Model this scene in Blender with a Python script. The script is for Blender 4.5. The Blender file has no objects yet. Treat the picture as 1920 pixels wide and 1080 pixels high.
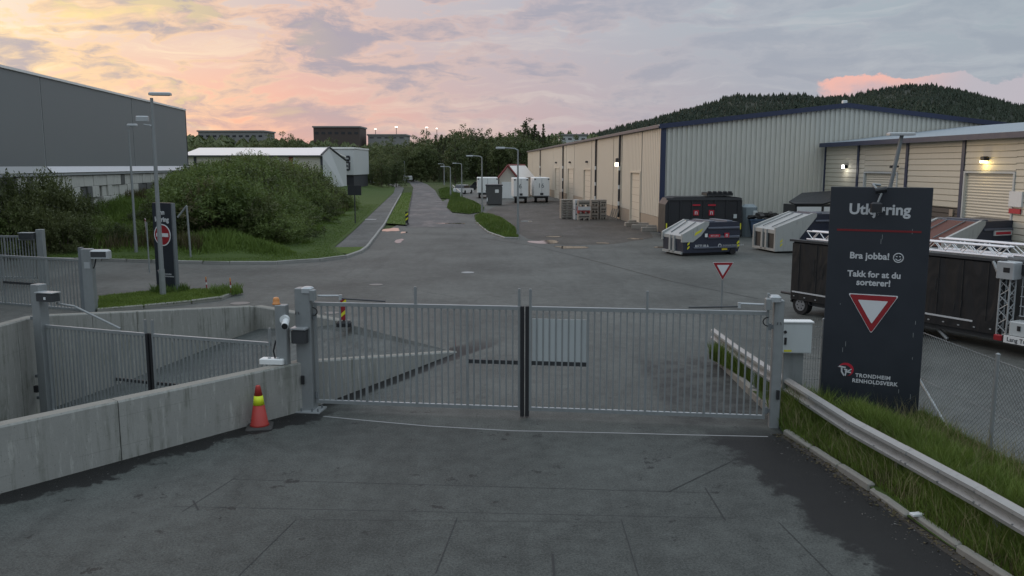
import bpy, math, random
import numpy as np
from mathutils import Vector, Matrix
from mathutils.geometry import tessellate_polygon

random.seed(7)
RNG = np.random.default_rng(7)
SC = bpy.context.scene
COL = SC.collection

# ---------------------------------------------------------------- camera
CAM_H = 4.63
PITCH = math.atan(230 / 1600)
FPX = 1600.0
cam_data = bpy.data.cameras.new('camera')
cam_data.sensor_width = 36.0
cam_data.lens = 36.0 * FPX / 1920.0
cam_data.clip_start = 0.1
cam_data.clip_end = 6000.0
cam = bpy.data.objects.new('camera', cam_data)
cam.location = (0, 0, CAM_H)
cam.rotation_euler = (math.pi / 2 - PITCH, 0, 0)
COL.objects.link(cam)
SC.camera = cam

# ---------------------------------------------------------------- world and sun
SUN_AZ = math.radians(-46)      # left of the view direction (+Y), dawn light
SUN_EL = math.radians(9)
SUN_STRENGTH = 0.55
NISHITA_STRENGTH = 0.05
CLOUD_STRENGTH = 0.86
SC.view_settings.view_transform = 'Standard'
SC.view_settings.look = 'None'
SC.view_settings.gamma = 1.0
SC.view_settings.exposure = 0.12
SC.view_settings.use_curve_mapping = False
SC.cycles.use_denoising = True
SC.cycles.max_bounces = 6
SC.cycles.diffuse_bounces = 3
SC.cycles.glossy_bounces = 3
SC.cycles.transparent_max_bounces = 8
SC.cycles.use_light_tree = True
SC.cycles.sample_clamp_indirect = 4.0


class NT:
    """small helper round a node tree"""
    def __init__(self, tree):
        self.t = tree
        self.n = tree.nodes
        self.l = tree.links

    def new(self, kind, **kw):
        nd = self.n.new(kind)
        for k, v in kw.items():
            setattr(nd, k, v)
        return nd

    def put(self, sock, val):
        if hasattr(val, 'is_output'):
            self.l.new(val, sock)
        elif isinstance(val, (tuple, list)) and len(val) == 3 and sock.type == 'RGBA':
            sock.default_value = (*val, 1.0)
        else:
            sock.default_value = val

    def math(self, op, a, b=None, c=None, clamp=False):
        nd = self.new('ShaderNodeMath', operation=op, use_clamp=clamp)
        self.put(nd.inputs[0], a)
        if b is not None:
            self.put(nd.inputs[1], b)
        if c is not None:
            self.put(nd.inputs[2], c)
        return nd.outputs[0]

    def vmath(self, op, a, b=None, out=0):
        nd = self.new('ShaderNodeVectorMath', operation=op)
        self.put(nd.inputs[0], a)
        if b is not None:
            self.put(nd.inputs[1], b)
        return nd.outputs['Value'] if op in ('DOT_PRODUCT', 'LENGTH', 'DISTANCE') else nd.outputs[0]

    def mix(self, fac, a, b, blend='MIX'):
        nd = self.new('ShaderNodeMix', data_type='RGBA', blend_type=blend)
        self.put(nd.inputs[0], fac)
        self.put(nd.inputs[6], a)
        self.put(nd.inputs[7], b)
        return nd.outputs[2]

    def step(self, v, lo, hi, a=0.0, b=1.0):
        nd = self.new('ShaderNodeMapRange', interpolation_type='SMOOTHSTEP')
        nd.inputs[1].default_value = lo
        nd.inputs[2].default_value = hi
        nd.inputs[3].default_value = a
        nd.inputs[4].default_value = b
        self.put(nd.inputs[0], v)
        return nd.outputs[0]

    def noise(self, vec, scale, detail=4.0, rough=0.55, dist=0.0):
        nd = self.new('ShaderNodeTexNoise')
        if vec is not None:
            self.l.new(vec, nd.inputs['Vector'])
        nd.inputs['Scale'].default_value = scale
        nd.inputs['Detail'].default_value = detail
        nd.inputs['Roughness'].default_value = rough
        nd.inputs['Distortion'].default_value = dist
        return nd.outputs['Fac']

    def ramp(self, fac, stops, interp='LINEAR'):
        nd = self.new('ShaderNodeValToRGB')
        cr = nd.color_ramp
        cr.interpolation = interp
        while len(cr.elements) < len(stops):
            cr.elements.new(0.5)
        for el, (p, c) in zip(cr.elements, stops):
            el.position = p
            el.color = (*c, 1.0)
        self.put(nd.inputs[0], fac)
        return nd.outputs[0]

    def scalev(self, vec, s):
        return self.vmath('MULTIPLY', vec, s)


world = bpy.data.worlds.new('World')
SC.world = world
world.use_nodes = True
w = NT(world.node_tree)
w.n.clear()
gen = w.new('ShaderNodeTexCoord').outputs['Generated']
sep = w.new('ShaderNodeSeparateXYZ')
w.l.new(gen, sep.inputs[0])
elev = sep.outputs[2]
sunward = w.vmath('DOT_PRODUCT', gen, (math.sin(SUN_AZ), math.cos(SUN_AZ), 0.0))
sunw = w.math('MULTIPLY_ADD', sunward, 1.25, -0.25, clamp=True)              # 0 away from the dawn, 1 towards it
low = w.step(elev, 0.0, 0.20, 1.0, 0.0)         # 1 near the horizon
# cloud field: layered cumulus bands, the same all round the sky
warp = w.noise(w.scalev(gen, (3.0, 3.0, 9.0)), 2.0, 4.0)
wv = w.new('ShaderNodeVectorMath', operation='MULTIPLY_ADD')
w.l.new(warp, wv.inputs[0])
wv.inputs[1].default_value = (0.09, 0.09, 0.05)
w.l.new(gen, wv.inputs[2])
gw = wv.outputs[0]
bands = w.noise(w.scalev(gw, (2.8, 2.8, 19.0)), 1.9, 10.0, 0.56)
puffs = w.noise(w.scalev(gw, (7.0, 7.0, 20.0)), 1.5, 9.0, 0.57, 0.35)
fine = w.noise(w.scalev(gw, (15.0, 15.0, 40.0)), 1.6, 7.0, 0.62)
streak = w.noise(w.scalev(gw, (3.5, 3.5, 52.0)), 1.3, 7.0, 0.6)
# thin high veil behind: peach towards the dawn, lavender grey away from it
veil = w.ramp(sunw, [(0.0, (0.36, 0.40, 0.48)), (0.30, (0.40, 0.40, 0.48)), (0.50, (0.50, 0.42, 0.47)), (0.68, (0.68, 0.46, 0.45)), (0.84, (1.10, 0.52, 0.36)), (1.0, (1.0, 0.62, 0.40))])
high = w.ramp(sunw, [(0.0, (0.38, 0.45, 0.50)), (0.35, (0.43, 0.49, 0.55)), (0.60, (0.52, 0.51, 0.57)), (0.80, (0.68, 0.57, 0.57)), (0.92, (0.92, 0.78, 0.64)), (1.0, (1.25, 1.15, 0.90))])
back = w.mix(low, high, veil)
back = w.mix(w.math('MULTIPLY', w.step(streak, 0.50, 0.68), 0.5), back, w.ramp(sunw, [(0.0, (0.48, 0.54, 0.59)), (0.5, (0.62, 0.60, 0.62)), (0.8, (0.98, 0.76, 0.58)), (1.0, (1.3, 1.15, 0.72))]))
# cloud bodies, seen against the light: shaded core, warm lit upper edge
mass = w.math('ADD', w.math('MULTIPLY', bands, 0.38), w.math('ADD', w.math('MULTIPLY', puffs, 0.38), w.math('MULTIPLY', fine, 0.24)))
body = w.step(mass, 0.462, 0.498)
core = w.step(mass, 0.470, 0.575)
lit = w.ramp(sunw, [(0.0, (0.44, 0.48, 0.54)), (0.40, (0.47, 0.47, 0.53)), (0.62, (0.62, 0.50, 0.51)), (0.80, (0.90, 0.60, 0.48)), (0.92, (1.10, 0.76, 0.44)), (1.0, (1.2, 0.95, 0.50))])
dark = w.ramp(sunw, [(0.0, (0.32, 0.36, 0.44)), (0.40, (0.36, 0.38, 0.46)), (0.65, (0.40, 0.38, 0.46)), (0.85, (0.43, 0.38, 0.44)), (1.0, (0.47, 0.45, 0.50))])
cloud = w.mix(core, lit, dark)
cover = w.math('MULTIPLY', body, w.math('MULTIPLY', w.step(sunw, 0.1, 0.8, 0.40, 0.92), w.step(elev, 0.0, 0.10, 0.40, 1.0)))
c1 = w.mix(cover, back, cloud)
# a few burning yellow breaks close to the sun
rim = w.math('MULTIPLY', w.step(w.math('ADD', puffs, w.math('MULTIPLY', w.math('SUBTRACT', fine, 0.5), 0.22)), 0.555, 0.66), w.step(sunw, 0.74, 0.93))
c3 = w.mix(w.math('MULTIPLY', rim, 0.48), c1, (1.30, 1.0, 0.32))
# the bank of cumulus standing behind the wooded hill, lit from the dawn side
cum = w.noise(w.scalev(gen, (16.0, 16.0, 26.0)), 1.25, 7.0, 0.6)
bank_az = w.step(w.math('ADD', sep.outputs[0], w.math('MULTIPLY', cum, 0.10)), 0.378, 0.392)
bank_top = w.math('SUBTRACT', w.math('ADD', w.math('MULTIPLY', cum, 0.055), 0.064), elev)
bank = w.math('MULTIPLY', bank_az, w.step(bank_top, 0.0, 0.003))
bankc = w.mix(w.step(bank_top, 0.004, 0.030), (0.98, 0.52, 0.44), (0.55, 0.46, 0.52))
bankc = w.mix(w.step(sep.outputs[0], 0.38, 0.47), bankc, (0.54, 0.50, 0.56))
c4 = w.mix(w.math('MULTIPLY', bank, 0.88), c3, bankc)
# an overcast deck grows brighter towards the zenith
zen = w.step(elev, 0.15, 0.85, 1.0, 2.5)
c4 = w.vmath('MULTIPLY', c4, w.new('ShaderNodeCombineXYZ').outputs[0])
for k_ in range(3):
    w.l.new(zen, c4.node.inputs[1].links[0].from_node.inputs[k_])
# below the horizon: dull ground colour
c5 = w.mix(w.step(elev, -0.02, 0.0), (0.10, 0.11, 0.09), c4)
skyt = w.new('ShaderNodeTexSky', sky_type='NISHITA', sun_disc=False)
skyt.sun_elevation = math.radians(2.5)
skyt.sun_rotation = SUN_AZ
bg1 = w.new('ShaderNodeBackground')
w.l.new(w.mix(0.82, skyt.outputs[0], (0.0, 0.0, 0.0)), bg1.inputs[0])   # the cloud deck lets little of the clear sky through
bg1.inputs[1].default_value = NISHITA_STRENGTH
bg2 = w.new('ShaderNodeBackground')
w.l.new(c5, bg2.inputs[0])
bg2.inputs[1].default_value = CLOUD_STRENGTH
addw = w.new('ShaderNodeAddShader')
w.l.new(bg1.outputs[0], addw.inputs[0])
w.l.new(bg2.outputs[0], addw.inputs[1])
wo = w.new('ShaderNodeOutputWorld')
w.l.new(addw.outputs[0], wo.inputs[0])

sun_data = bpy.data.lights.new('sun', 'SUN')
sun_data.energy = SUN_STRENGTH
sun_data.angle = math.radians(24)
sun_data.color = (1.0, 0.80, 0.62)
sun = bpy.data.objects.new('sun', sun_data)
sd = Vector((math.sin(SUN_AZ) * math.cos(SUN_EL), math.cos(SUN_AZ) * math.cos(SUN_EL), math.sin(SUN_EL)))
sun.rotation_euler = sd.to_track_quat('Z', 'Y').to_euler()
sun.location = sd * 300
COL.objects.link(sun)


# ---------------------------------------------------------------- survey helpers (photo measure -> metres on site)
_cp, _sp = math.cos(PITCH), math.sin(PITCH)


def _ray(px, py):
    a, b = (px - 960) / FPX, (540 - py) / FPX
    return Vector((a, b * _sp + _cp, b * _cp - _sp))


def G(px, py, z=0.0):
    d = _ray(px, py)
    t = (z - CAM_H) / d.z
    return Vector((d.x * t, d.y * t, z))


def D(px, py, y):
    d = _ray(px, py)
    t = y / d.y
    return Vector((d.x * t, y, CAM_H + d.z * t))


# ---------------------------------------------------------------- object helpers
class MB:
    """collects faces; build() links them as one mesh object"""
    def __init__(self):
        self.v, self.f, self.mi = [], [], []
        self.m = 0

    def add(self, verts, faces):
        o = len(self.v)
        self.v += [tuple(p) for p in verts]
        self.f += [tuple(i + o for i in q) for q in faces]
        self.mi += [self.m] * len(faces)
        return self

    def box(self, c, s, rz=0.0, mat=None):
        hx, hy, hz = s[0] / 2, s[1] / 2, s[2] / 2
        vs = [Vector((x, y, z)) for z in (-hz, hz) for x, y in ((-hx, -hy), (hx, -hy), (hx, hy), (-hx, hy))]
        if rz:
            R = Matrix.Rotation(rz, 3, 'Z')
            vs = [R @ q for q in vs]
        if mat is not None:
            vs = [mat @ q for q in vs]
        vs = [q + Vector(c) for q in vs]
        return self.add(vs, [(3, 2, 1, 0), (4, 5, 6, 7), (0, 1, 5, 4), (1, 2, 6, 5), (2, 3, 7, 6), (3, 0, 4, 7)])

    def box2(self, a, b):
        return self.box([(a[i] + b[i]) / 2 for i in range(3)], [abs(b[i] - a[i]) for i in range(3)])

    def bevel_box(self, c, s, r):
        """box with chamfered vertical and top edges"""
        hx, hy, hz = s[0] / 2, s[1] / 2, s[2] / 2
        def ring(x, y, z, q):
            return [(-x + q, -y, z), (x - q, -y, z), (x, -y + q, z), (x, y - q, z), (x - q, y, z), (-x + q, y, z), (-x, y - q, z), (-x, -y + q, z)]
        rings = [ring(hx, hy, -hz, r), ring(hx, hy, hz - r, r), ring(hx - r, hy - r, hz, r)]
        vs = [(p[0] + c[0], p[1] + c[1], p[2] + c[2]) for g in rings for p in g]
        fs = [tuple(range(7, -1, -1)), tuple(range(16, 24))]
        for k in range(2):
            for i in range(8):
                j = (i + 1) % 8
                fs.append((k * 8 + i, k * 8 + j, k * 8 + 8 + j, k * 8 + 8 + i))
        return self.add(vs, fs)

    def tube(self, p0, p1, r0, r1=None, n=8, cap=True):
        p0, p1 = Vector(p0), Vector(p1)
        r1 = r0 if r1 is None else r1
        ax = (p1 - p0).normalized()
        ref = Vector((0, 0, 1)) if abs(ax.z) < 0.9 else Vector((1, 0, 0))
        u = ax.cross(ref).normalized()
        v = ax.cross(u)
        vs = []
        for p, r in ((p0, r0), (p1, r1)):
            for i in range(n):
                t = 2 * math.pi * i / n
                vs.append(p + (u * math.cos(t) + v * math.sin(t)) * r)
        fs = [(i, n + i, n + (i + 1) % n, (i + 1) % n) for i in range(n)]
        if cap:
            fs += [tuple(range(n)), tuple(range(2 * n - 1, n - 1, -1))]
        return self.add(vs, fs)

    def lathe(self, prof, n=20, c=(0, 0, 0)):
        vs, fs = [], []
        for r, z in prof:
            for i in range(n):
                t = 2 * math.pi * i / n
                vs.append((c[0] + r * math.cos(t), c[1] + r * math.sin(t), c[2] + z))
        for k in range(len(prof) - 1):
            for i in range(n):
                j = (i + 1) % n
                fs.append((k * n + i, k * n + j, k * n + n + j, k * n + n + i))
        fs.append(tuple(range(n - 1, -1, -1)))
        fs.append(tuple(range((len(prof) - 1) * n, len(prof) * n)))
        return self.add(vs, fs)

    def prism(self, prof, a, b, axis='y'):
        """profile (x,z) extruded along y from a to b; axis 'x' takes (y,z) along x; axis 'z' takes (x,y) along z"""
        n = len(prof)
        def P(q, t):
            return (q[0], t, q[1]) if axis == 'y' else ((t, q[0], q[1]) if axis == 'x' else (q[0], q[1], t))
        vs = [P(q, a) for q in prof] + [P(q, b) for q in prof]
        fs = []
        tri = tessellate_polygon([[Vector((q[0], q[1], 0)) for q in prof]])
        for t in tri:
            fs.append(tuple(t))
            fs.append(tuple(n + i for i in reversed(t)))
        for i in range(n):
            j = (i + 1) % n
            fs.append((i, j, n + j, n + i))
        return self.add(vs, fs)

    def build(self, name, mat, parent=None, smooth=False):
        me = bpy.data.meshes.new(name)
        me.from_pydata(self.v, [], self.f)
        mats = mat if isinstance(mat, (list, tuple)) else [mat]
        for m in mats:
            me.materials.append(m)
        if len(mats) > 1:
            me.polygons.foreach_set('material_index', self.mi)
        if smooth:
            me.polygons.foreach_set('use_smooth', [True] * len(me.polygons))
        import bmesh
        bm = bmesh.new()
        bm.from_mesh(me)
        bmesh.ops.recalc_face_normals(bm, faces=bm.faces)
        bm.to_mesh(me)
        bm.free()
        o = bpy.data.objects.new(name, me)
        COL.objects.link(o)
        if parent is not None:
            o.parent = parent
        return o


def tag(o, label=None, cat=None, group=None, kind=None):
    if label:
        o['label'] = label
    if cat:
        o['category'] = cat
    if group:
        o['group'] = group
    if kind:
        o['kind'] = kind
    return o


def thing(name, label, cat, loc=(0, 0, 0), rz=0.0, group=None):
    o = bpy.data.objects.new(name, None)
    COL.objects.link(o)
    o.location = loc
    o.rotation_euler = (0, 0, rz)
    o.empty_display_size = 0.2
    return tag(o, label, cat, group)


def inst(o, parent=None, loc=None):
    c = o.copy()
    COL.objects.link(c)
    c.parent = parent
    if loc is not None:
        c.location = loc
    return c


def copy_tree(o, parent=None):
    c = o.copy()
    COL.objects.link(c)
    c.parent = parent
    for ch in list(o.children):
        copy_tree(ch, c)
    return c


def sheet(name, poly, z, mat, holes=(), kind='structure', parent=None):
    loops = [[Vector((p[0], p[1], 0)) for p in poly]] + [[Vector((p[0], p[1], 0)) for p in h] for h in holes]
    flat = [p for lp in loops for p in lp]
    tri = tessellate_polygon(loops)
    vs = [(p.x, p.y, z) for p in flat]
    fs = []
    for t in tri:
        a, b, c = (flat[i] for i in t)
        fs.append(tuple(t) if (b - a).cross(c - a).z > 0 else tuple(reversed(t)))
    me = bpy.data.meshes.new(name)
    me.from_pydata(vs, [], fs)
    me.materials.append(mat)
    o = bpy.data.objects.new(name, me)
    COL.objects.link(o)
    if parent is not None:
        o.parent = parent
    elif kind:
        o['kind'] = kind
    return o


def raw_mesh(name, verts, faces_n, mat, parent=None, smooth=False):
    """verts: (N,3) array, every faces_n consecutive verts one face"""
    n = len(verts)
    k = n // faces_n
    me = bpy.data.meshes.new(name)
    me.vertices.add(n)
    me.vertices.foreach_set('co', np.asarray(verts, dtype=np.float32).ravel())
    me.loops.add(n)
    me.loops.foreach_set('vertex_index', np.arange(n, dtype=np.int32))
    me.polygons.add(k)
    me.polygons.foreach_set('loop_start', np.arange(0, n, faces_n, dtype=np.int32))
    me.update(calc_edges=True)
    me.materials.append(mat)
    o = bpy.data.objects.new(name, me)
    COL.objects.link(o)
    if parent is not None:
        o.parent = parent
    return o


def in_poly(x, y, poly):
    r = np.zeros(np.shape(x), dtype=bool)
    n = len(poly)
    for i in range(n):
        x0, y0 = poly[i][0], poly[i][1]
        x1, y1 = poly[(i + 1) % n][0], poly[(i + 1) % n][1]
        if y0 == y1:
            continue
        c = ((y0 > y) != (y1 > y)) & (x < (x1 - x0) * (y - y0) / (y1 - y0) + x0)
        r ^= c
    return r


def dist_poly(x, y, pts):
    d = np.full(np.shape(x), 1e9)
    for (x0, y0), (x1, y1) in zip(pts[:-1], pts[1:]):
        dx, dy = x1 - x0, y1 - y0
        t = np.clip(((x - x0) * dx + (y - y0) * dy) / (dx * dx + dy * dy + 1e-9), 0, 1)
        d = np.minimum(d, np.hypot(x - x0 - t * dx, y - y0 - t * dy))
    return d


# ---------------------------------------------------------------- materials
M = {}


def mat_new(name):
    m = bpy.data.materials.new(name)
    m.use_nodes = True
    t = NT(m.node_tree)
    bsdf = t.n['Principled BSDF']
    M[name] = m
    return m, t, bsdf


def coords(t, kind='Object'):
    return t.new('ShaderNodeTexCoord').outputs[kind]


def world_pos(t):
    return t.new('ShaderNodeNewGeometry').outputs['Position']


def bump(t, bsdf, h, strength=0.3, dist=0.02):
    b = t.new('ShaderNodeBump')
    b.inputs['Strength'].default_value = strength
    b.inputs['Distance'].default_value = dist
    t.l.new(h, b.inputs['Height'])
    t.l.new(b.outputs[0], bsdf.inputs['Normal'])


def simple(name, col, rough=0.6, metal=0.0, var=0.18, scale=6.0, grime=0.0, bmp=0.0, spec=0.5, pos='world'):
    """plain surface with uneven tone, faint grime and relief"""
    m, t, b = mat_new(name)
    p = world_pos(t) if pos == 'world' else coords(t)
    n1 = t.noise(p, scale, 6.0, 0.6)
    n2 = t.noise(p, scale * 0.13, 4.0, 0.6)
    d = tuple(c * (1 - var) for c in col)
    l = tuple(min(1.0, c * (1 + var)) for c in col)
    c = t.mix(t.math('MULTIPLY_ADD', n1, 0.6, t.math('MULTIPLY', n2, 0.4)), d, l)
    if grime:
        st = t.noise(t.scalev(p, (5.0, 5.0, 0.7)), 1.6, 6.0, 0.65)
        c = t.mix(t.math('MULTIPLY', t.step(st, 0.5, 0.75), grime), c, tuple(v * 0.35 + 0.01 for v in col))
    t.l.new(c, b.inputs['Base Color'])
    t.l.new(t.math('MULTIPLY_ADD', n1, 0.24, rough - 0.12, clamp=True), b.inputs['Roughness'])
    b.inputs['Metallic'].default_value = metal
    b.inputs['Specular IOR Level'].default_value = spec
    if bmp:
        bump(t, b, n1, bmp, 0.10 if bmp > 0.8 else 0.02)
    return m


def emit(name, col, strength):
    m, t, b = mat_new(name)
    b.inputs['Base Color'].default_value = (*col, 1)
    b.inputs['Emission Color'].default_value = (*col, 1)
    b.inputs['Emission Strength'].default_value = strength
    return m


simple('galv', (0.255, 0.270, 0.272), 0.5, 0.35, 0.2, 9.0, 0.25)
simple('galv_light', (0.42, 0.44, 0.45), 0.42, 0.4, 0.16, 8.0, 0.15)
simple('galv_dark', (0.17, 0.185, 0.195), 0.55, 0.3, 0.2, 8.0, 0.2)
simple('rail_zinc', (0.31, 0.32, 0.31), 0.45, 0.25, 0.18, 5.0, 0.35)
simple('black_rubber', (0.012, 0.012, 0.014), 0.75, 0.0, 0.3, 8.0)
simple('black_metal', (0.016, 0.017, 0.02), 0.5, 0.0, 0.3, 8.0)
simple('dark_steel', (0.05, 0.052, 0.056), 0.5, 0.3, 0.25, 8.0)
simple('tyre', (0.014, 0.014, 0.015), 0.85, 0.0, 0.3, 20.0)
simple('rim', (0.32, 0.33, 0.34), 0.4, 0.5, 0.2, 20.0)
simple('white_plastic', (0.62, 0.64, 0.64), 0.45, 0.0, 0.08, 8.0, 0.1)
simple('sheet_pale', (0.55, 0.58, 0.58), 0.5, 0.0, 0.06, 3.0, 0.1)
simple('white_paint', (0.70, 0.71, 0.70), 0.5, 0.0, 0.08, 3.0, 0.18)
simple('cabinet_grey', (0.46, 0.49, 0.49), 0.45, 0.0, 0.06, 3.0, 0.1)
simple('sign_navy', (0.019, 0.023, 0.031), 0.42, 0.0, 0.22, 2.5, 0.0, 0.0)
simple('sign_white', (0.62, 0.63, 0.64), 0.5, 0.0, 0.05, 5.0)
simple('letter_white', (0.50, 0.51, 0.52), 0.6, 0.0, 0.06, 5.0)
simple('sign_red', (0.27, 0.012, 0.018), 0.45, 0.0, 0.12, 5.0)
simple('line_red', (0.16, 0.006, 0.01), 0.5, 0.0, 0.2, 5.0)
simple('logo_red', (0.42, 0.012, 0.03), 0.5, 0.0, 0.1, 5.0)
simple('cone_orange', (0.36, 0.032, 0.024), 0.55, 0.0, 0.18, 14.0, 0.2)
simple('cone_yellow', (0.62, 0.72, 0.02), 0.5, 0.0, 0.08, 10.0)
simple('marker_yellow', (0.70, 0.55, 0.02), 0.5, 0.0, 0.08, 10.0)
simple('marker_red', (0.25, 0.012, 0.015), 0.5, 0.0, 0.1, 10.0)
simple('cream_panel', (0.61, 0.555, 0.46), 0.55, 0.0, 0.05, 0.6, 0.08)
simple('cream_door', (0.64, 0.575, 0.47), 0.5, 0.0, 0.05, 0.8, 0.1)
simple('plinth', (0.36, 0.295, 0.225), 0.75, 0.0, 0.15, 2.0, 0.3)
simple('navy_trim', (0.022, 0.032, 0.075), 0.45, 0.0, 0.15, 2.0, 0.1)
simple('dark_seam', (0.03, 0.03, 0.038), 0.6, 0.0, 0.2, 3.0)
simple('gable_metal', (0.53, 0.525, 0.475), 0.5, 0.0, 0.07, 0.5, 0.22)
simple('annex_siding', (0.56, 0.53, 0.435), 0.5, 0.0, 0.05, 0.8, 0.12)
simple('annex_roof', (0.22, 0.27, 0.31), 0.38, 0.2, 0.08, 0.6, 0.1)
simple('brown_boards', (0.10, 0.085, 0.072), 0.7, 0.0, 0.2, 3.0, 0.2)
simple('hall_grey', (0.17, 0.18, 0.182), 0.55, 0.0, 0.16, 0.25, 0.0)
simple('hall_joint', (0.32, 0.33, 0.33), 0.5, 0.0, 0.1, 0.5)
simple('hall_skirt', (0.55, 0.58, 0.60), 0.35, 0.3, 0.1, 0.8, 0.2)
simple('white_roof', (0.78, 0.76, 0.74), 0.42, 0.1, 0.05, 0.4, 0.1)
simple('white_wall', (0.52, 0.53, 0.53), 0.55, 0.0, 0.08, 0.4, 0.15)
simple('beige_wall', (0.50, 0.46, 0.40), 0.6, 0.0, 0.08, 0.4, 0.15)
simple('red_roof', (0.20, 0.045, 0.04), 0.6, 0.0, 0.15, 1.0)
simple('brown_far', (0.075, 0.055, 0.048), 0.7, 0.0, 0.15, 0.3)
simple('grey_far', (0.22, 0.215, 0.21), 0.7, 0.0, 0.12, 0.3)
simple('container_grey', (0.085, 0.085, 0.085), 0.55, 0.1, 0.15, 1.5, 0.3)
simple('container_black', (0.020, 0.021, 0.025), 0.5, 0.1, 0.25, 2.0, 0.2)
simple('compactor_navy', (0.028, 0.034, 0.055), 0.38, 0.1, 0.22, 2.0, 0.2)
simple('compactor_ledge', (0.10, 0.11, 0.14), 0.4, 0.1, 0.15, 2.0, 0.2)
simple('compactor_white', (0.35, 0.36, 0.35), 0.5, 0.0, 0.12, 4.0, 0.45)
simple('compactor_rust', (0.115, 0.042, 0.03), 0.75, 0.0, 0.3, 5.0, 0.4)
m, t, b = mat_new('tarp_black')
pt = world_pos(t)
b.inputs['Base Color'].default_value = (0.013, 0.013, 0.014, 1)
t.l.new(t.math('MULTIPLY_ADD', t.noise(pt, 4.0, 4.0, 0.6), 0.3, 0.32), b.inputs['Roughness'])
bump(t, b, t.noise(t.scalev(pt, (1.0, 1.0, 0.35)), 2.2, 2.0, 0.45, 0.6), 0.6, 0.12)
simple('truss_alu', (0.72, 0.73, 0.74), 0.32, 0.5, 0.08, 10.0)
simple('ibc_plastic', (0.45, 0.48, 0.50), 0.4, 0.0, 0.1, 6.0)
simple('blue_bin', (0.04, 0.075, 0.13), 0.5, 0.0, 0.2, 4.0, 0.2)
simple('grey_tank', (0.20, 0.24, 0.26), 0.5, 0.0, 0.15, 4.0, 0.2)
simple('crate_wood', (0.30, 0.27, 0.235), 0.8, 0.0, 0.2, 8.0, 0.4)
simple('crate_red', (0.28, 0.035, 0.035), 0.6, 0.0, 0.2, 8.0, 0.3)
simple('crate_dark', (0.045, 0.042, 0.04), 0.8, 0.0, 0.2, 8.0)
simple('bark', (0.07, 0.055, 0.042), 0.9, 0.0, 0.3, 4.0, 0.0, 0.5)
simple('car_white', (0.62, 0.63, 0.64), 0.25, 0.0, 0.04, 2.0)
simple('car_dark', (0.02, 0.024, 0.03), 0.2, 0.0, 0.1, 2.0)
simple('glass_dark', (0.012, 0.015, 0.018), 0.08, 0.0, 0.1, 2.0)
simple('kerb_stone', (0.215, 0.21, 0.185), 0.85, 0.0, 0.22, 9.0, 0.3, 0.6)
simple('kerb_far', (0.26, 0.255, 0.24), 0.85, 0.0, 0.18, 5.0, 0.2)
simple('block_light', (0.50, 0.49, 0.45), 0.85, 0.0, 0.22, 1.4, 0.5)
simple('block_dark', (0.11, 0.11, 0.105), 0.85, 0.0, 0.25, 1.4, 0.4)
simple('paving_patch', (0.30, 0.30, 0.30), 0.8, 0.0, 0.15, 6.0, 0.3)
simple('iron_cover', (0.17, 0.16, 0.15), 0.6, 0.3, 0.2, 20.0)
simple('saw_cut', (0.024, 0.025, 0.025), 0.8, 0.0, 0.3, 9.0)
simple('dirt_strip', (0.036, 0.031, 0.025), 0.95, 0.0, 0.35, 6.0, 0.0, 0.6)
simple('soil', (0.052, 0.05, 0.03), 0.95, 0.0, 0.35, 1.5, 0.0, 0.5)
simple('amber', (0.55, 0.22, 0.06), 0.3, 0.0, 0.1, 9.0)
simple('warning_yellow', (0.62, 0.58, 0.03), 0.5, 0.0, 0.1, 9.0)
simple('hill_soil', (0.018, 0.024, 0.013), 0.95, 0.0, 0.3, 0.01)
emit('lamp_white', (1.0, 0.97, 0.88), 30.0)
emit('lamp_warm', (1.0, 0.72, 0.25), 14.0)
emit('lamp_wall', (1.0, 0.90, 0.70), 5.0)
emit('lamp_far', (1.0, 0.95, 0.85), 3.0)


def leaf_mat(name, c_lo, c_hi, patch=0.25, transl=0.22):
    m, t, b = mat_new(name)
    p = world_pos(t)
    rnd = t.new('ShaderNodeObjectInfo').outputs['Random']
    n1 = t.noise(p, 2.2, 4.0, 0.6)
    n2 = t.noise(p, patch, 3.0, 0.6)
    f = t.math('ADD', t.math('MULTIPLY', n1, 0.55), t.math('ADD', t.math('MULTIPLY', n2, 0.5), t.math('MULTIPLY', rnd, 0.3)))
    c = t.mix(t.step(f, 0.35, 0.95), c_lo, c_hi)
    t.l.new(c, b.inputs['Base Color'])
    b.inputs['Roughness'].default_value = 0.6
    b.inputs['Specular IOR Level'].default_value = 0.3
    tr = t.new('ShaderNodeBsdfTranslucent')
    t.l.new(t.mix(0.5, c, (0.10, 0.14, 0.02)), tr.inputs[0])
    mx = t.new('ShaderNodeMixShader')
    mx.inputs[0].default_value = transl
    t.l.new(b.outputs[0], mx.inputs[1])
    t.l.new(tr.outputs[0], mx.inputs[2])
    t.l.new(mx.outputs[0], t.n['Material Output'].inputs[0])
    return m


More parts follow.
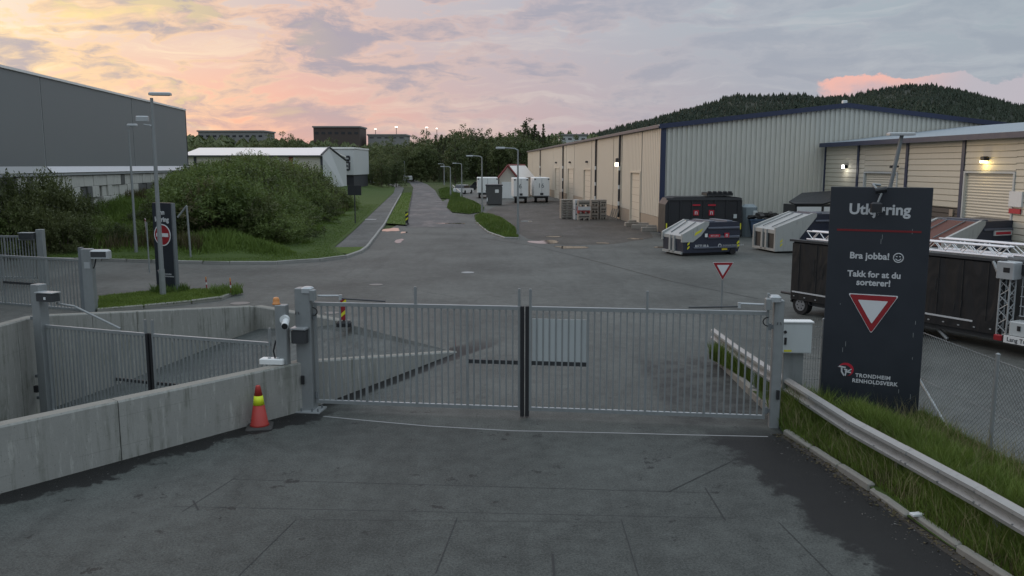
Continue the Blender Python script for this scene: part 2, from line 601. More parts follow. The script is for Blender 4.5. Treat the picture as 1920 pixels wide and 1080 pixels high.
leaf_mat('leaf_shrub', (0.072, 0.108, 0.032), (0.190, 0.245, 0.080), 0.22, 0.38)
leaf_mat('leaf_dark', (0.045, 0.058, 0.024), (0.120, 0.135, 0.055), 0.22, 0.3)
leaf_mat('leaf_brown', (0.080, 0.078, 0.036), (0.170, 0.150, 0.080), 0.22, 0.3)
simple('grit', (0.13, 0.125, 0.115), 0.9, 0.0, 0.4, 30.0)
leaf_mat('leaf_wood', (0.050, 0.066, 0.030), (0.130, 0.155, 0.062), 0.05)
leaf_mat('leaf_conifer', (0.020, 0.030, 0.016), (0.055, 0.068, 0.030), 0.08)
leaf_mat('leaf_hill', (0.026, 0.040, 0.030), (0.072, 0.094, 0.056), 0.006, 0.1)
leaf_mat('grass_long', (0.060, 0.100, 0.016), (0.170, 0.235, 0.048), 0.7, 0.3)
leaf_mat('grass_straw', (0.17, 0.15, 0.07), (0.30, 0.27, 0.14), 0.7, 0.2)
leaf_mat('grass_bank', (0.048, 0.086, 0.018), (0.135, 0.200, 0.040), 0.14, 0.25)
leaf_mat('grass_rust', (0.07, 0.05, 0.03), (0.11, 0.095, 0.045), 0.3, 0.2)
# ---------------------------------------------------------------- survey lines used by ground, walls and damp stains
KERB_R = [G(1467, 814), G(1570, 880), G(1700, 972), G(1790, 1033), G(1935, 1130)]
KERB_R2 = [G(1340, 678), G(1385, 722), G(1425, 762), G(1452, 792)]
W1 = [G(-260, 997), G(575, 769), G(857, 661)]           # base line of the near retaining wall, road side
Q2, Q1 = G(645, 606), G(477, 577)
W2 = [(Q2.x, Q2.y), (Q1.x, Q1.y), (-11.8, 20.9), (-11.7, 13.0)]
GATE_L, GATE_R = G(578, 768), G(1450, 800)

# ---------------------------------------------------------------- ground materials


def line_dist(t, p, a, b):
    """signed distance node to the line a->b (positive on its left)"""
    d = Vector((b[0] - a[0], b[1] - a[1], 0)).normalized()
    n = Vector((-d.y, d.x, 0))
    return t.math('SUBTRACT', t.vmath('DOT_PRODUCT', p, (n.x, n.y, 0.0)), n.x * a[0] + n.y * a[1])


def asphalt(name, base, dry=0.66, damp=True, wet=0.0, spec=0.18):
    m, t, b = mat_new(name)
    p = world_pos(t)
    grain = t.noise(p, 95.0, 3.0, 0.7)
    mid = t.noise(p, 3.2, 5.0, 0.65)
    big = t.noise(p, 0.22, 5.0, 0.6)
    lo = tuple(c * 0.46 for c in base)
    hi = tuple(c * 1.50 for c in base)
    peb = t.noise(p, 34.0, 4.0, 0.75)
    f = t.math('ADD', t.math('MULTIPLY', peb, 0.50), t.math('ADD', t.math('MULTIPLY', mid, 0.20), t.math('MULTIPLY', big, 0.30)))
    c = t.mix(t.step(f, 0.36, 0.64), lo, hi)
    # pale worn aggregate and dark specks
    c = t.mix(t.math('MULTIPLY', t.step(t.noise(p, 60.0, 2.0, 0.5), 0.60, 0.70), 0.5), c, tuple(v * 2.2 for v in base))
    rough = t.math('MULTIPLY_ADD', grain, 0.2, dry - 0.10)
    # tyre-worn drift along the lane
    trk = t.noise(t.scalev(p, (0.9, 0.10, 1.0)), 1.5, 4.0, 0.6)
    c = t.mix(t.math('MULTIPLY', t.step(trk, 0.48, 0.72), 0.28), c, lo)
    # long wavering dark cracks and seams
    vo = t.new('ShaderNodeTexVoronoi', feature='DISTANCE_TO_EDGE')
    vo.inputs['Scale'].default_value = 0.16
    wob = t.new('ShaderNodeVectorMath', operation='MULTIPLY_ADD')
    t.l.new(t.new('ShaderNodeTexNoise').outputs['Color'], wob.inputs[0])
    t.l.new(p, wob.inputs[2])
    wob.inputs[1].default_value = (0.6, 0.6, 0.0)
    t.l.new(p, wob.inputs[0].links[0].from_node.inputs['Vector'])
    t.l.new(wob.outputs[0], vo.inputs['Vector'])
    crack = t.math('MULTIPLY', t.step(vo.outputs['Distance'], 0.0, 0.006, 1.0, 0.0), t.step(big, 0.45, 0.6))
    c = t.mix(t.math('MULTIPLY', crack, 0.5), c, tuple(v * 0.3 for v in base))
    if damp:
        edge = t.noise(p, 1.1, 7.0, 0.68)
        fine = t.noise(p, 5.0, 5.0, 0.7)
        jit = t.math('ADD', t.math('MULTIPLY', t.math('SUBTRACT', edge, 0.5), 2.2), t.math('MULTIPLY', t.math('SUBTRACT', fine, 0.5), 0.5))
        # along the kerb on the gate side of the verge (distance grows into the lane)
        dr = line_dist(t, p, KERB_R[0], KERB_R[-1])
        near = t.step(t.math('ADD', t.math('ABSOLUTE', dr), jit), 1.10, 1.42, 1.0, 0.0)
        yy = t.new('ShaderNodeSeparateXYZ')
        t.l.new(p, yy.inputs[0])
        near = t.math('MULTIPLY', near, t.step(yy.outputs[1], 13.9, 15.0, 1.0, 0.0))
        n2 = t.step(t.math('ADD', yy.outputs[0], t.math('MULTIPLY', jit, 0.55)), 2.7, 3.3, 0.0, 0.85)
        n2 = t.math('MULTIPLY', n2, t.step(t.noise(p, 2.4, 6.0, 0.7), 0.40, 0.58, 1.0, 0.35))
        n2 = t.math('MULTIPLY', n2, t.step(yy.outputs[0], 4.6, 5.2, 1.0, 0.0))
        n2 = t.math('MULTIPLY', n2, t.math('MULTIPLY', t.step(yy.outputs[1], 14.6, 15.4), t.step(t.math('ADD', yy.outputs[1], jit), 19.5, 21.5, 1.0, 0.0)))
        dl = line_dist(t, p, W1[0], W1[1])
        n3 = t.step(t.math('ADD', t.math('ABSOLUTE', dl), t.math('MULTIPLY', jit, 0.75)), 0.50, 0.64, 1.0, 0.0)
        n3 = t.math('MULTIPLY', n3, t.step(yy.outputs[1], 15.3, 16.2, 1.0, 0.0))
        dl2 = line_dist(t, p, W1[1], W1[2])
        n4 = t.step(t.math('ADD', t.math('ABSOLUTE', dl2), t.math('MULTIPLY', jit, 0.3)), 0.30, 0.42, 1.0, 0.0)
        n4 = t.math('MULTIPLY', n4, t.math('MULTIPLY', t.step(yy.outputs[1], 15.7, 16.4), t.step(yy.outputs[1], 21.0, 23.0, 1.0, 0.0)))
        spots = t.step(t.math('ADD', t.math('MULTIPLY', edge, 0.55), t.math('MULTIPLY', fine, 0.45)), 0.588, 0.610)
        spots = t.math('MULTIPLY', spots, t.step(yy.outputs[1], 16.5, 19.0, 0.8, 0.0))
        dm = near
        for q in (n2, n3, n4, spots):
            dm = t.math('MAXIMUM', dm, q)
        c = t.mix(t.math('MULTIPLY', dm, 0.94), c, (0.013, 0.0125, 0.0125))
        rough = t.math('SUBTRACT', rough, t.math('MULTIPLY', dm, 0.06))
    if wet:
        wn = t.noise(t.scalev(p, (1.0, 0.35, 1.0)), 0.55, 6.0, 0.68)
        wm = t.math('MULTIPLY', t.step(wn, 0.42, 0.70), wet)
        c = t.mix(t.math('MULTIPLY', wm, 0.45), c, tuple(v * 0.45 for v in base))
        rough = t.math('SUBTRACT', rough, t.math('MULTIPLY', wm, 0.32))
    t.l.new(c, b.inputs['Base Color'])
    t.l.new(rough, b.inputs['Roughness'])
    b.inputs['Specular IOR Level'].default_value = spec
    bump(t, b, t.math('ADD', grain, t.math('MULTIPLY', mid, 0.6)), 0.35, 0.01)
    return m


asphalt('asphalt', (0.088, 0.092, 0.085))
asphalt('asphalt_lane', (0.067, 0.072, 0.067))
asphalt('asphalt_road', (0.075, 0.078, 0.078), 0.66, False, 0.8, 0.25)
asphalt('asphalt_yard_dirt', (0.072, 0.066, 0.058), 0.75, False, 0.6)
asphalt('asphalt_path', (0.105, 0.107, 0.102), 0.8, False)
asphalt('asphalt_ramp', (0.090, 0.098, 0.094), 0.7, False)


def turf(name, lo, hi, soil, soil_at=0.62):
    m, t, b = mat_new(name)
    p = world_pos(t)
    n = t.noise(p, 1.3, 7.0, 0.7)
    n2 = t.noise(p, 22.0, 4.0, 0.7)
    c = t.mix(t.math('MULTIPLY_ADD', n2, 0.6, t.math('MULTIPLY', n, 0.4)), lo, hi)
    c = t.mix(t.step(t.noise(p, 0.35, 6.0, 0.65), soil_at, soil_at + 0.08), c, soil)
    t.l.new(c, b.inputs['Base Color'])
    b.inputs['Roughness'].default_value = 0.95
    b.inputs['Specular IOR Level'].default_value = 0.2
    bump(t, b, n2, 0.8, 0.06)
    return m


turf('turf', (0.028, 0.050, 0.012), (0.080, 0.120, 0.028), (0.06, 0.05, 0.03))
turf('turf_lawn', (0.045, 0.078, 0.016), (0.105, 0.150, 0.032), (0.075, 0.07, 0.032), 0.66)
turf('turf_far', (0.026, 0.042, 0.014), (0.070, 0.092, 0.030), (0.05, 0.045, 0.03))

m, t, b = mat_new('water')
pw = world_pos(t)
b.inputs['Base Color'].default_value = (0.03, 0.03, 0.03, 1)
b.inputs['Roughness'].default_value = 0.035
b.inputs['IOR'].default_value = 1.33
bump(t, b, t.noise(pw, 7.0, 3.0, 0.5), 0.012, 0.01)


def concrete(name, base, streaks=0.55, t_gain=1.25):
    m, t, b = mat_new(name)
    p = world_pos(t)
    n1 = t.noise(p, 1.1, 7.0, 0.65)
    n2 = t.noise(p, 26.0, 4.0, 0.7)
    lo, hi = tuple(c * 0.72 for c in base), tuple(min(1, c * 1.28) for c in base)
    c = t.mix(t.math('MULTIPLY_ADD', n1, 0.7, t.math('MULTIPLY', n2, 0.3)), lo, hi)
    # vertical run-off streaks: dark green-brown from the top, pale lime below
    st = t.noise(t.scalev(p, (3.0, 3.0, 0.22)), 2.2, 7.0, 0.70)
    st2 = t.noise(t.scalev(p, (5.0, 5.0, 0.9)), 2.0, 6.0, 0.7)
    sx = t.new('ShaderNodeSeparateXYZ')
    t.l.new(p, sx.inputs[0])
    c = t.mix(t.math('MULTIPLY', t.math('MULTIPLY', t.step(st, 0.46, 0.64), t.step(n1, 0.38, 0.60)), streaks * t_gain), c, tuple(v * f for v, f in zip(base, (0.40, 0.42, 0.36))))
    c = t.mix(t.math('MULTIPLY', t.step(st2, 0.54, 0.70), 0.45), c, tuple(min(1, v * 1.7) for v in base))
    c = t.mix(t.math('MULTIPLY', t.step(t.noise(p, 45.0, 3.0, 0.5), 0.66, 0.72), 0.7), c, tuple(v * 0.3 for v in base))
    # form board lines
    band = t.math('FRACT', t.math('MULTIPLY', sx.outputs[2], 2.1))
    c = t.mix(t.math('MULTIPLY', t.step(t.math('ABSOLUTE', t.math('SUBTRACT', band, 0.5)), 0.0, 0.02, 1.0, 0.0), t.step(n1, 0.45, 0.55, 0.0, 0.35)), c, tuple(v * 0.4 for v in base))
    t.l.new(c, b.inputs['Base Color'])
    b.inputs['Roughness'].default_value = 0.85
    bump(t, b, t.math('ADD', t.math('MULTIPLY', n2, 0.5), st), 0.35, 0.02)
    return m


concrete('concrete', (0.285, 0.285, 0.265))
concrete('concrete_rear', (0.275, 0.272, 0.25), 0.6)
simple('concrete_top', (0.225, 0.215, 0.19), 0.9, 0.0, 0.25, 5.0, 0.3, 0.5)

# ---------------------------------------------------------------- ground sheets
R1 = (W1[1].x - 0.24, W1[1].y + 0.10)
ramp_hole = [(W1[2].x, W1[2].y), (W1[1].x - 0.14, W1[1].y + 0.12), (W1[0].x - 0.04, W1[0].y + 0.12), (-11.7, 13.0), (-11.8, 20.9), (Q1.x, Q1.y), (Q2.x, Q2.y)]
big = [(-3000, -60), (3000, -60), (3000, 5200), (-3000, 5200)]
sheet('ground', big, -0.06, M['turf_far'], [ramp_hole])
yard_poly = [(-60, -30), (80, -30), (80, 70), (14, 70), (11, 168), (-9.0, 168), (-9.0, 62), (-60, 62)]
sheet('yard', yard_poly, 0.0, M['asphalt'], [ramp_hole])
road_px_l = [(758, 426), (764, 405), (770, 375), (775, 352), (768, 343), (738, 335.5), (690, 331), (640, 329.5)]
road_px_r = [(640, 326.5), (700, 327.5), (745, 330.5), (775, 336), (800, 345), (816, 357), (822, 368), (838, 388), (858, 408), (872, 426)]
lane_edge = [G(606, 782), G(700, 790), G(800, 799), G(960, 808), G(1150, 812), G(1300, 816), G(1450, 818)]
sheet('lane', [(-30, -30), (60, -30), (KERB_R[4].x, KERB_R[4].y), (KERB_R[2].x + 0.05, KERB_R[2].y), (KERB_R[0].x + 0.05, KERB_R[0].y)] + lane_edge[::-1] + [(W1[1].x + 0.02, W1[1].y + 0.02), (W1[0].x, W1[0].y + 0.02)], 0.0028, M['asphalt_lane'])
sheet('road', [G(*q) for q in road_px_l + road_px_r], 0.006, M['asphalt_road'])
# worn dirty part of the yard in front of the long warehouse
sheet('dirt_yard', [G(*q) for q in ((905, 402), (925, 388), (1000, 372), (1110, 385), (1215, 428), (1225, 446), (1150, 458), (1060, 460), (990, 448), (960, 430))], 0.004, M['asphalt_yard_dirt'])

# ramp down to the lower lane
mb = MB()
def lerp(a, b, k):
    return tuple(a[i] + (b[i] - a[i]) * k for i in range(len(a)))
sideA = [(W1[2].x, W1[2].y), (W1[1].x, W1[1].y + 0.1), (W1[0].x, W1[0].y + 0.1)]
sideB = [(Q2.x, Q2.y), (Q1.x, Q1.y), (-11.8, 20.9), (-11.75, 13.0)]
def along(poly, k):
    seg = [math.dist(poly[i], poly[i + 1]) for i in range(len(poly) - 1)]
    tot = sum(seg) * k
    for i, s in enumerate(seg):
        if tot <= s or i == len(seg) - 1:
            return lerp(poly[i], poly[i + 1], min(1, tot / s))
        tot -= s
NR = 14
vs, fs = [], []
for i in range(NR + 1):
    k = i / NR
    z = -1.45 * min(1.0, (k / 0.55)) ** 0.8 if k > 0 else -0.002
    a, bq = along(sideA, k), along(sideB, k)
    vs += [(*a, z), (*bq, z)]
for i in range(NR):
    fs.append((2 * i, 2 * i + 1, 2 * i + 3, 2 * i + 2))
mb.add(vs, fs)
tag(mb.build('ramp_road', M['asphalt_ramp']), kind='structure')

# ---------------------------------------------------------------- retaining walls (each with cast panels)


def wall_run(parent, pts, tops, bots, thick, mat, top_mat, side=1, joints=None):
    """pts: base polyline; tops/bots heights at the points; panels split by joints (metres along)"""
    for i in range(len(pts) - 1):
        a, b2 = Vector((pts[i][0], pts[i][1], 0)), Vector((pts[i + 1][0], pts[i + 1][1], 0))
        L = (b2 - a).length
        u = (b2 - a) / L
        n = Vector((-u.y, u.x, 0)) * thick * side
        cuts = [0.0] + [j for j in (joints or {}).get(i, []) if 0 < j < L] + [L]
        for c0, c1 in zip(cuts[:-1], cuts[1:]):
            g0, g1 = c0 + (0.008 if c0 > 0 else 0), c1 - (0.008 if c1 < L else 0)
            q = MB()
            vs = []
            for s in (g0, g1):
                k = s / L
                zt = tops[i] + (tops[i + 1] - tops[i]) * k
                zb = bots[i] + (bots[i + 1] - bots[i]) * k
                p = a + u * s
                for off in (Vector((0, 0, 0)), n):
                    vs += [p + off + Vector((0, 0, zb)), p + off + Vector((0, 0, zt - 0.03))]
                # chamfered top
                for off in (n * 0.08, n * 0.92):
                    vs.append(p + off + Vector((0, 0, zt)))
            # per end: 0 fb,1 ft,2 bb,3 bt,4 topf,5 topb
            f = [(0, 6, 7, 1), (1, 7, 10, 4), (5, 11, 9, 3), (3, 9, 8, 2), (0, 1, 4, 5, 3, 2), (6, 8, 9, 11, 10, 7)]
            q.add(vs, f)
            q.m = 1
            q.add([vs[4], vs[10], vs[11], vs[5]], [(0, 1, 2, 3)])
            q.build('panel', [mat, top_mat], parent)


w1 = thing('retaining_wall', 'low streaked concrete wall behind the traffic cone, left of the closed gate', 'wall')
wall_run(w1, W1, [0.99, 0.95, 0.03], [-1.7, -1.7, -0.9], 0.26, M['concrete'], M['concrete_top'], 1,
         {0: [3.4, 8.55, 11.95], 1: [1.9, 4.1]})
w2 = thing('retaining_wall', 'tall stained concrete wall behind the smaller lower gate', 'wall')
wall_run(w2, W2, [0.06, 0.06, 0.93, 1.15], [-1.6, -1.8, -1.8, -1.8], 0.28, M['concrete_rear'], M['concrete_top'], -1,
         {0: [2.0], 1: [1.3, 4.6, 6.0], 2: [0.9]})

# ---------------------------------------------------------------- grassy bank on the left
kerb_px = [(-330, 480), (-60, 485), (190, 490), (330, 494), (430, 496), (520, 495.5), (600, 490), (650, 484), (678, 474), (690, 466)]
path_l = [(627, 467), (641, 456), (670, 429), (698, 401), (720, 380), (738, 363), (741, 352), (722, 343.5), (692, 337), (650, 333)]
path_r = [(690, 466), (706, 444), (723, 421), (740, 388), (753, 364), (757.5, 354), (747, 346), (716, 339), (693, 334), (655, 331)]
KERB_W = [G(*q) for q in kerb_px]
PL = [G(*q) for q in path_l]
PR = [G(*q) for q in path_r]
bank_edge = [(p.x, p.y) for p in KERB_W[:8]] + [(PL[0].x + 0.3, PL[0].y - 1.2)] + [(p.x, p.y) for p in PL]
bank_poly = bank_edge + [(PL[-1].x - 10, 320), (-150, 320), (-150, KERB_W[0].y)]


def bank_h(x, y):
    d = dist_poly(x, y, bank_edge)
    h = np.clip((d - 2.2) * 0.135, 0, 2.6)
    return 0.13 + h + 0.10 * np.sin(x * 0.45 + y * 0.3) * np.clip(d / 6, 0, 1)


def grid_in_poly(name, poly, step, hfun, mat, kind='structure', ymax=200):
    xs = [p[0] for p in poly]
    ys = [p[1] for p in poly]
    x0, x1, y0, y1 = min(xs), max(xs), min(ys), min(max(ys), ymax)
    nx, ny = int((x1 - x0) / step) + 2, int((y1 - y0) / step) + 2
    X, Y = np.meshgrid(x0 + np.arange(nx) * step, y0 + np.arange(ny) * step)
    ins = in_poly(X, Y, poly)
    # pull outside nodes next to the edge on to it
    Z = hfun(X, Y)
    idx = -np.ones(X.shape, dtype=int)
    verts, faces = [], []
    edge = [(p[0], p[1]) for p in poly] + [(poly[0][0], poly[0][1])]
    def snap(px, py):
        best = None
        for (ax, ay), (bx, by) in zip(edge[:-1], edge[1:]):
            dx, dy = bx - ax, by - ay
            tt = max(0, min(1, ((px - ax) * dx + (py - ay) * dy) / (dx * dx + dy * dy + 1e-9)))
            qx, qy = ax + tt * dx, ay + tt * dy
            dd = (px - qx) ** 2 + (py - qy) ** 2
            if best is None or dd < best[0]:
                best = (dd, qx, qy)
        return best[1], best[2]
    def vid(j, i):
        if idx[j, i] < 0:
            px, py = X[j, i], Y[j, i]
            if not ins[j, i]:
                px, py = snap(px, py)
            idx[j, i] = len(verts)
            verts.append((px, py, float(hfun(np.array(px), np.array(py)))))
        return idx[j, i]
    for j in range(ny - 1):
        for i in range(nx - 1):
            if ins[j, i] or ins[j, i + 1] or ins[j + 1, i] or ins[j + 1, i + 1]:
                faces.append((vid(j, i), vid(j, i + 1), vid(j + 1, i + 1), vid(j + 1, i)))
    me = bpy.data.meshes.new(name)
    me.from_pydata(verts, [], faces)
    me.materials.append(mat)
    me.polygons.foreach_set('use_smooth', [True] * len(me.polygons))
    o = bpy.data.objects.new(name, me)
    COL.objects.link(o)
    o['kind'] = kind
    return o


bank = grid_in_poly('bank', bank_poly, 1.5, bank_h, M['turf'], 'structure', 190)

# footpath, its kerb and the strip of grass beside the road
sheet('footpath', PL + PR[::-1], 0.10, M['asphalt_path'])
sheet('footpath_apron', [G(627, 467), G(690, 466), G(678, 474), G(650, 480), G(622, 473)], 0.105, M['turf_lawn'])


def kerb(name, pts, width, height, length, mat, side=1, jitter=0.01, z0=-0.03):
    """kerb made of separate stones along a polyline; the top-level object is structure"""
    root = bpy.data.objects.new(name, None)
    COL.objects.link(root)
    root['kind'] = 'structure'
    rr = random.Random(len(pts) * 7 + int(width * 1000))
    dist = 0
    for a, b2 in zip(pts[:-1], pts[1:]):
        a, b2 = Vector((a[0], a[1], 0)), Vector((b2[0], b2[1], 0))
        L = (b2 - a).length
        u = (b2 - a) / L
        n = Vector((-u.y, u.x, 0)) * side
        k = max(1, round(L / length))
        for i in range(k):
            s0, s1 = L * i / k + 0.012, L * (i + 1) / k - 0.012
            c = a + u * (s0 + s1) / 2 + n * (width / 2 + rr.uniform(-jitter, jitter))
            q = MB()
            q.bevel_box((0, 0, 0), (s1 - s0, width, height - z0), min(0.025, width * 0.2))
            o = q.build('kerb_stone', mat, root)
            o.location = c + Vector((0, 0, (height + z0) / 2 + rr.uniform(-jitter, jitter)))
            o.rotation_euler = (rr.uniform(-1, 1) * jitter * 2, rr.uniform(-1, 1) * jitter, math.atan2(u.y, u.x) + rr.uniform(-1, 1) * jitter)
    return root


kerb('kerb', KERB_W, 0.16, 0.14, 1.6, M['kerb_far'], 1)
kerb('kerb', PR[:5], 0.15, 0.13, 1.6, M['kerb_far'], 1)
strip = [G(724, 421), G(763, 424), G(769, 385), G(773.5, 362), G(755, 363)]
sheet('grass_strip', strip, 0.11, M['turf_lawn'])
kerb('kerb', [G(763.5, 424), G(769.5, 385), G(774, 362)], 0.14, 0.13, 2.0, M['crate_dark'], 1)

# grass patches on the right of the road
patches = [
    [(838, 390), (848, 399), (880, 402), (905, 398), (908, 390), (890, 379), (865, 371), (842, 376)],
    [(890, 405), (904, 402), (940, 410), (966, 428), (972, 446), (945, 446), (915, 436), (892, 418)],
    [(822, 356), (838, 352), (862, 358), (868, 370), (845, 374), (826, 372)],
]
PATCH_W = [[G(*q) for q in pp] for pp in patches]
for pw_ in PATCH_W:
    sheet('grass_patch', pw_, 0.07, M['turf'])
kerb('kerb', [G(890, 404), G(892, 418), G(915, 437), G(945, 447.5), G(973, 448)], 0.15, 0.1, 1.8, M['kerb_far'], 1)

# small lawn island by the no-entry board
island_px = [(182, 586), (186, 560), (300, 548), (380, 546), (425, 548), (440, 553), (415, 563), (360, 570), (270, 579)]
ISL = [G(*q) for q in island_px]
sheet('lawn_island', ISL, 0.09, M['turf_lawn'])
kerb('kerb', [ISL[5], ISL[6], ISL[7], ISL[8], ISL[0]], 0.14, 0.13, 1.2, M['kerb_stone'], -1)

# verge along the guard rail, with its broken kerb of concrete stones
verge = [(p.x, p.y) for p in KERB_R2] + [(p.x, p.y) for p in KERB_R] + [(8.9, KERB_R[-1].y), (7.75, 9.0), (7.35, 15.3), (5.7, 15.7), (4.75, 17.0)]


def verge_h(x, y):
    d = dist_poly(x, y, [(p.x, p.y) for p in KERB_R])
    return 0.05 + 0.06 * np.clip(d, 0, 2) + 0.03 * np.sin(x * 3 + y * 2)


verge_o = grid_in_poly('verge', verge, 0.3, verge_h, M['turf'], 'structure', 60)
kerb('kerb', KERB_R, 0.12, 0.085, 0.92, M['kerb_stone'], 1, 0.03)
kerb('kerb', KERB_R2, 0.14, 0.16, 0.85, M['kerb_stone'], 1, 0.012)
# soil that has washed over the kerb foot
sheet('dirt_strip', [(KERB_R[0].x - 0.10, KERB_R[0].y), (KERB_R[1].x - 0.12, KERB_R[1].y - 0.1), (KERB_R[2].x - 0.10, KERB_R[2].y - 0.1), (KERB_R[3].x - 0.14, KERB_R[3].y - 0.1), (KERB_R[4].x - 0.1, KERB_R[4].y - 0.1), (KERB_R[4].x + 0.05, KERB_R[4].y), (KERB_R[2].x + 0.05, KERB_R[2].y), (KERB_R[0].x + 0.05, KERB_R[0].y)], 0.005, M['dirt_strip'])

# ---------------------------------------------------------------- saw cuts of the detector loops, seams, covers, puddles


def strip_line(name, a, b2, wd, z, mat, kind='structure'):
    a, b2 = Vector(a), Vector(b2)
    u = (b2 - a).normalized()
    n = Vector((-u.y, u.x, 0)) * wd * (0.68 if name == 'saw_cut' else 0.5)
    return sheet(name, [a + n, a - n, b2 - n, b2 + n], z, mat, kind=kind)


for k, (a, b2, wd) in enumerate([((325, 950), (1375, 972), .010), ((432, 899), (1350, 925), .009), ((342, 960), (440, 897), .012), ((362, 939), (372, 957), .02),
                  ((448, 1080), (555, 975), .010), ((817, 1076), (857, 972), .011), ((1165, 975), (1200, 1090), .009), ((1255, 922), (1385, 859), .012),
                  ((1322, 915), (1360, 976), .012), ((1460, 980), (1570, 1090), .007), ((1036, 1040), (1040, 1090), .02), ((560, 975), (1165, 980), .004)]):
    strip_line('saw_cut', G(*a), G(*b2), wd, 0.004 + 0.0007 * k, M['saw_cut'])
# drain seam across the lane at the gate (a slightly bowed pale strip)
seam = [G(606, 781), G(700, 790), G(800, 799), G(960, 808), G(1150, 812), G(1300, 816), G(1440, 819)]
for k in range(len(seam) - 1):
    strip_line('drain_seam', seam[k], seam[k + 1], 0.035, 0.0045 + 0.0003 * (k % 2), M['paving_patch'])
# joint between old and new asphalt in the yard
jl = [G(900, 446), G(1000, 461), G(1090, 483), G(1260, 528), G(1420, 560)]
for k in range(len(jl) - 1):
    strip_line('asphalt_joint', jl[k], jl[k + 1], 0.07, 0.0045 + 0.0003 * (k % 2), M['saw_cut'] if k % 2 else M['dirt_strip'])


def blob(cx, cy, rx, ry, seed, n=40, amp=0.36):
    rr = random.Random(seed)
    ph = [rr.uniform(0, 6.28) for _ in range(6)]
    out = []
    for i in range(n):
        t_ = 2 * math.pi * i / n
        k = 1 + amp * sum(math.sin((j + 2) * t_ + ph[j]) / (j + 2) for j in range(5))
        out.append((cx + rx * k * math.cos(t_), cy + ry * k * math.sin(t_)))
    return out


for k, (px, py, wpx, hpx) in enumerate([(733, 431, 14, 3.6), (757, 436, 5, 1.8), (748, 452, 8, 3.4), (1020, 454, 34, 2.6), (1072, 464, 26, 2.6), (1040, 444, 12, 1.0), (1190, 448, 14, 1.0), (986, 415, 11, 1.0), (1240, 464, 14, 1.2), (1130, 456, 12, 1.0), (848, 419, 24, 0.9)]):
    c = G(px, py)
    ex = G(px + wpx, py) - c
    ey = G(px, py - hpx) - c
    sheet('puddle', blob(c.x, c.y, ex.x, ey.y, k + 3), 0.011 + 0.0006 * k, M['water'])

for (px, py, wpx, lab) in [(450, 569, 18, 'round iron manhole cover on the asphalt beyond the small lawn'), (622, 587, 14, 'pale oval manhole cover behind the left gate leaf'),
                           (705, 534, 13, 'iron manhole cover lying in the open yard'), (877, 511, 12, 'pale rectangular cover set in the middle of the yard')]:
    c = G(px, py)
    r = G(px + wpx, py).x - c.x
    q = MB()
    q.lathe([(r, 0.0), (r, 0.012), (r * 0.9, 0.016), (r * 0.85, 0.010), (r * 0.2, 0.014)], 18)
    o = q.build('manhole_cover', M['iron_cover'] if px != 877 else M['paving_patch'])
    o.location = (c.x, c.y, 0.001)
    tag(o, lab, 'manhole')
pv = G(693, 414)
q = MB()
q.box((0, 0, 0.012), (1.1, 0.9, 0.02))
o = q.build('concrete_slab', M['paving_patch'])
o.location = (pv.x, pv.y, 0.105)
tag(o, 'pale flat slab lying on the footpath beside the bank', 'slab')
q = MB()
q.bevel_box((0, 0, 0.02), (0.17, 0.09, 0.03), 0.008)
o = q.build('litter', M['white_plastic'])
p_ = G(1710, 980)
o.location = (p_.x + 0.06, p_.y + 0.02, 0.09)
o.rotation_euler = (0, 0.05, 0.3)
tag(o, 'small white scrap lying on the kerb below the guard rail', 'litter')
# ---------------------------------------------------------------- gates


def frame_z(a, b2):
    return math.atan2(b2[1] - a[1], b2[0] - a[0])


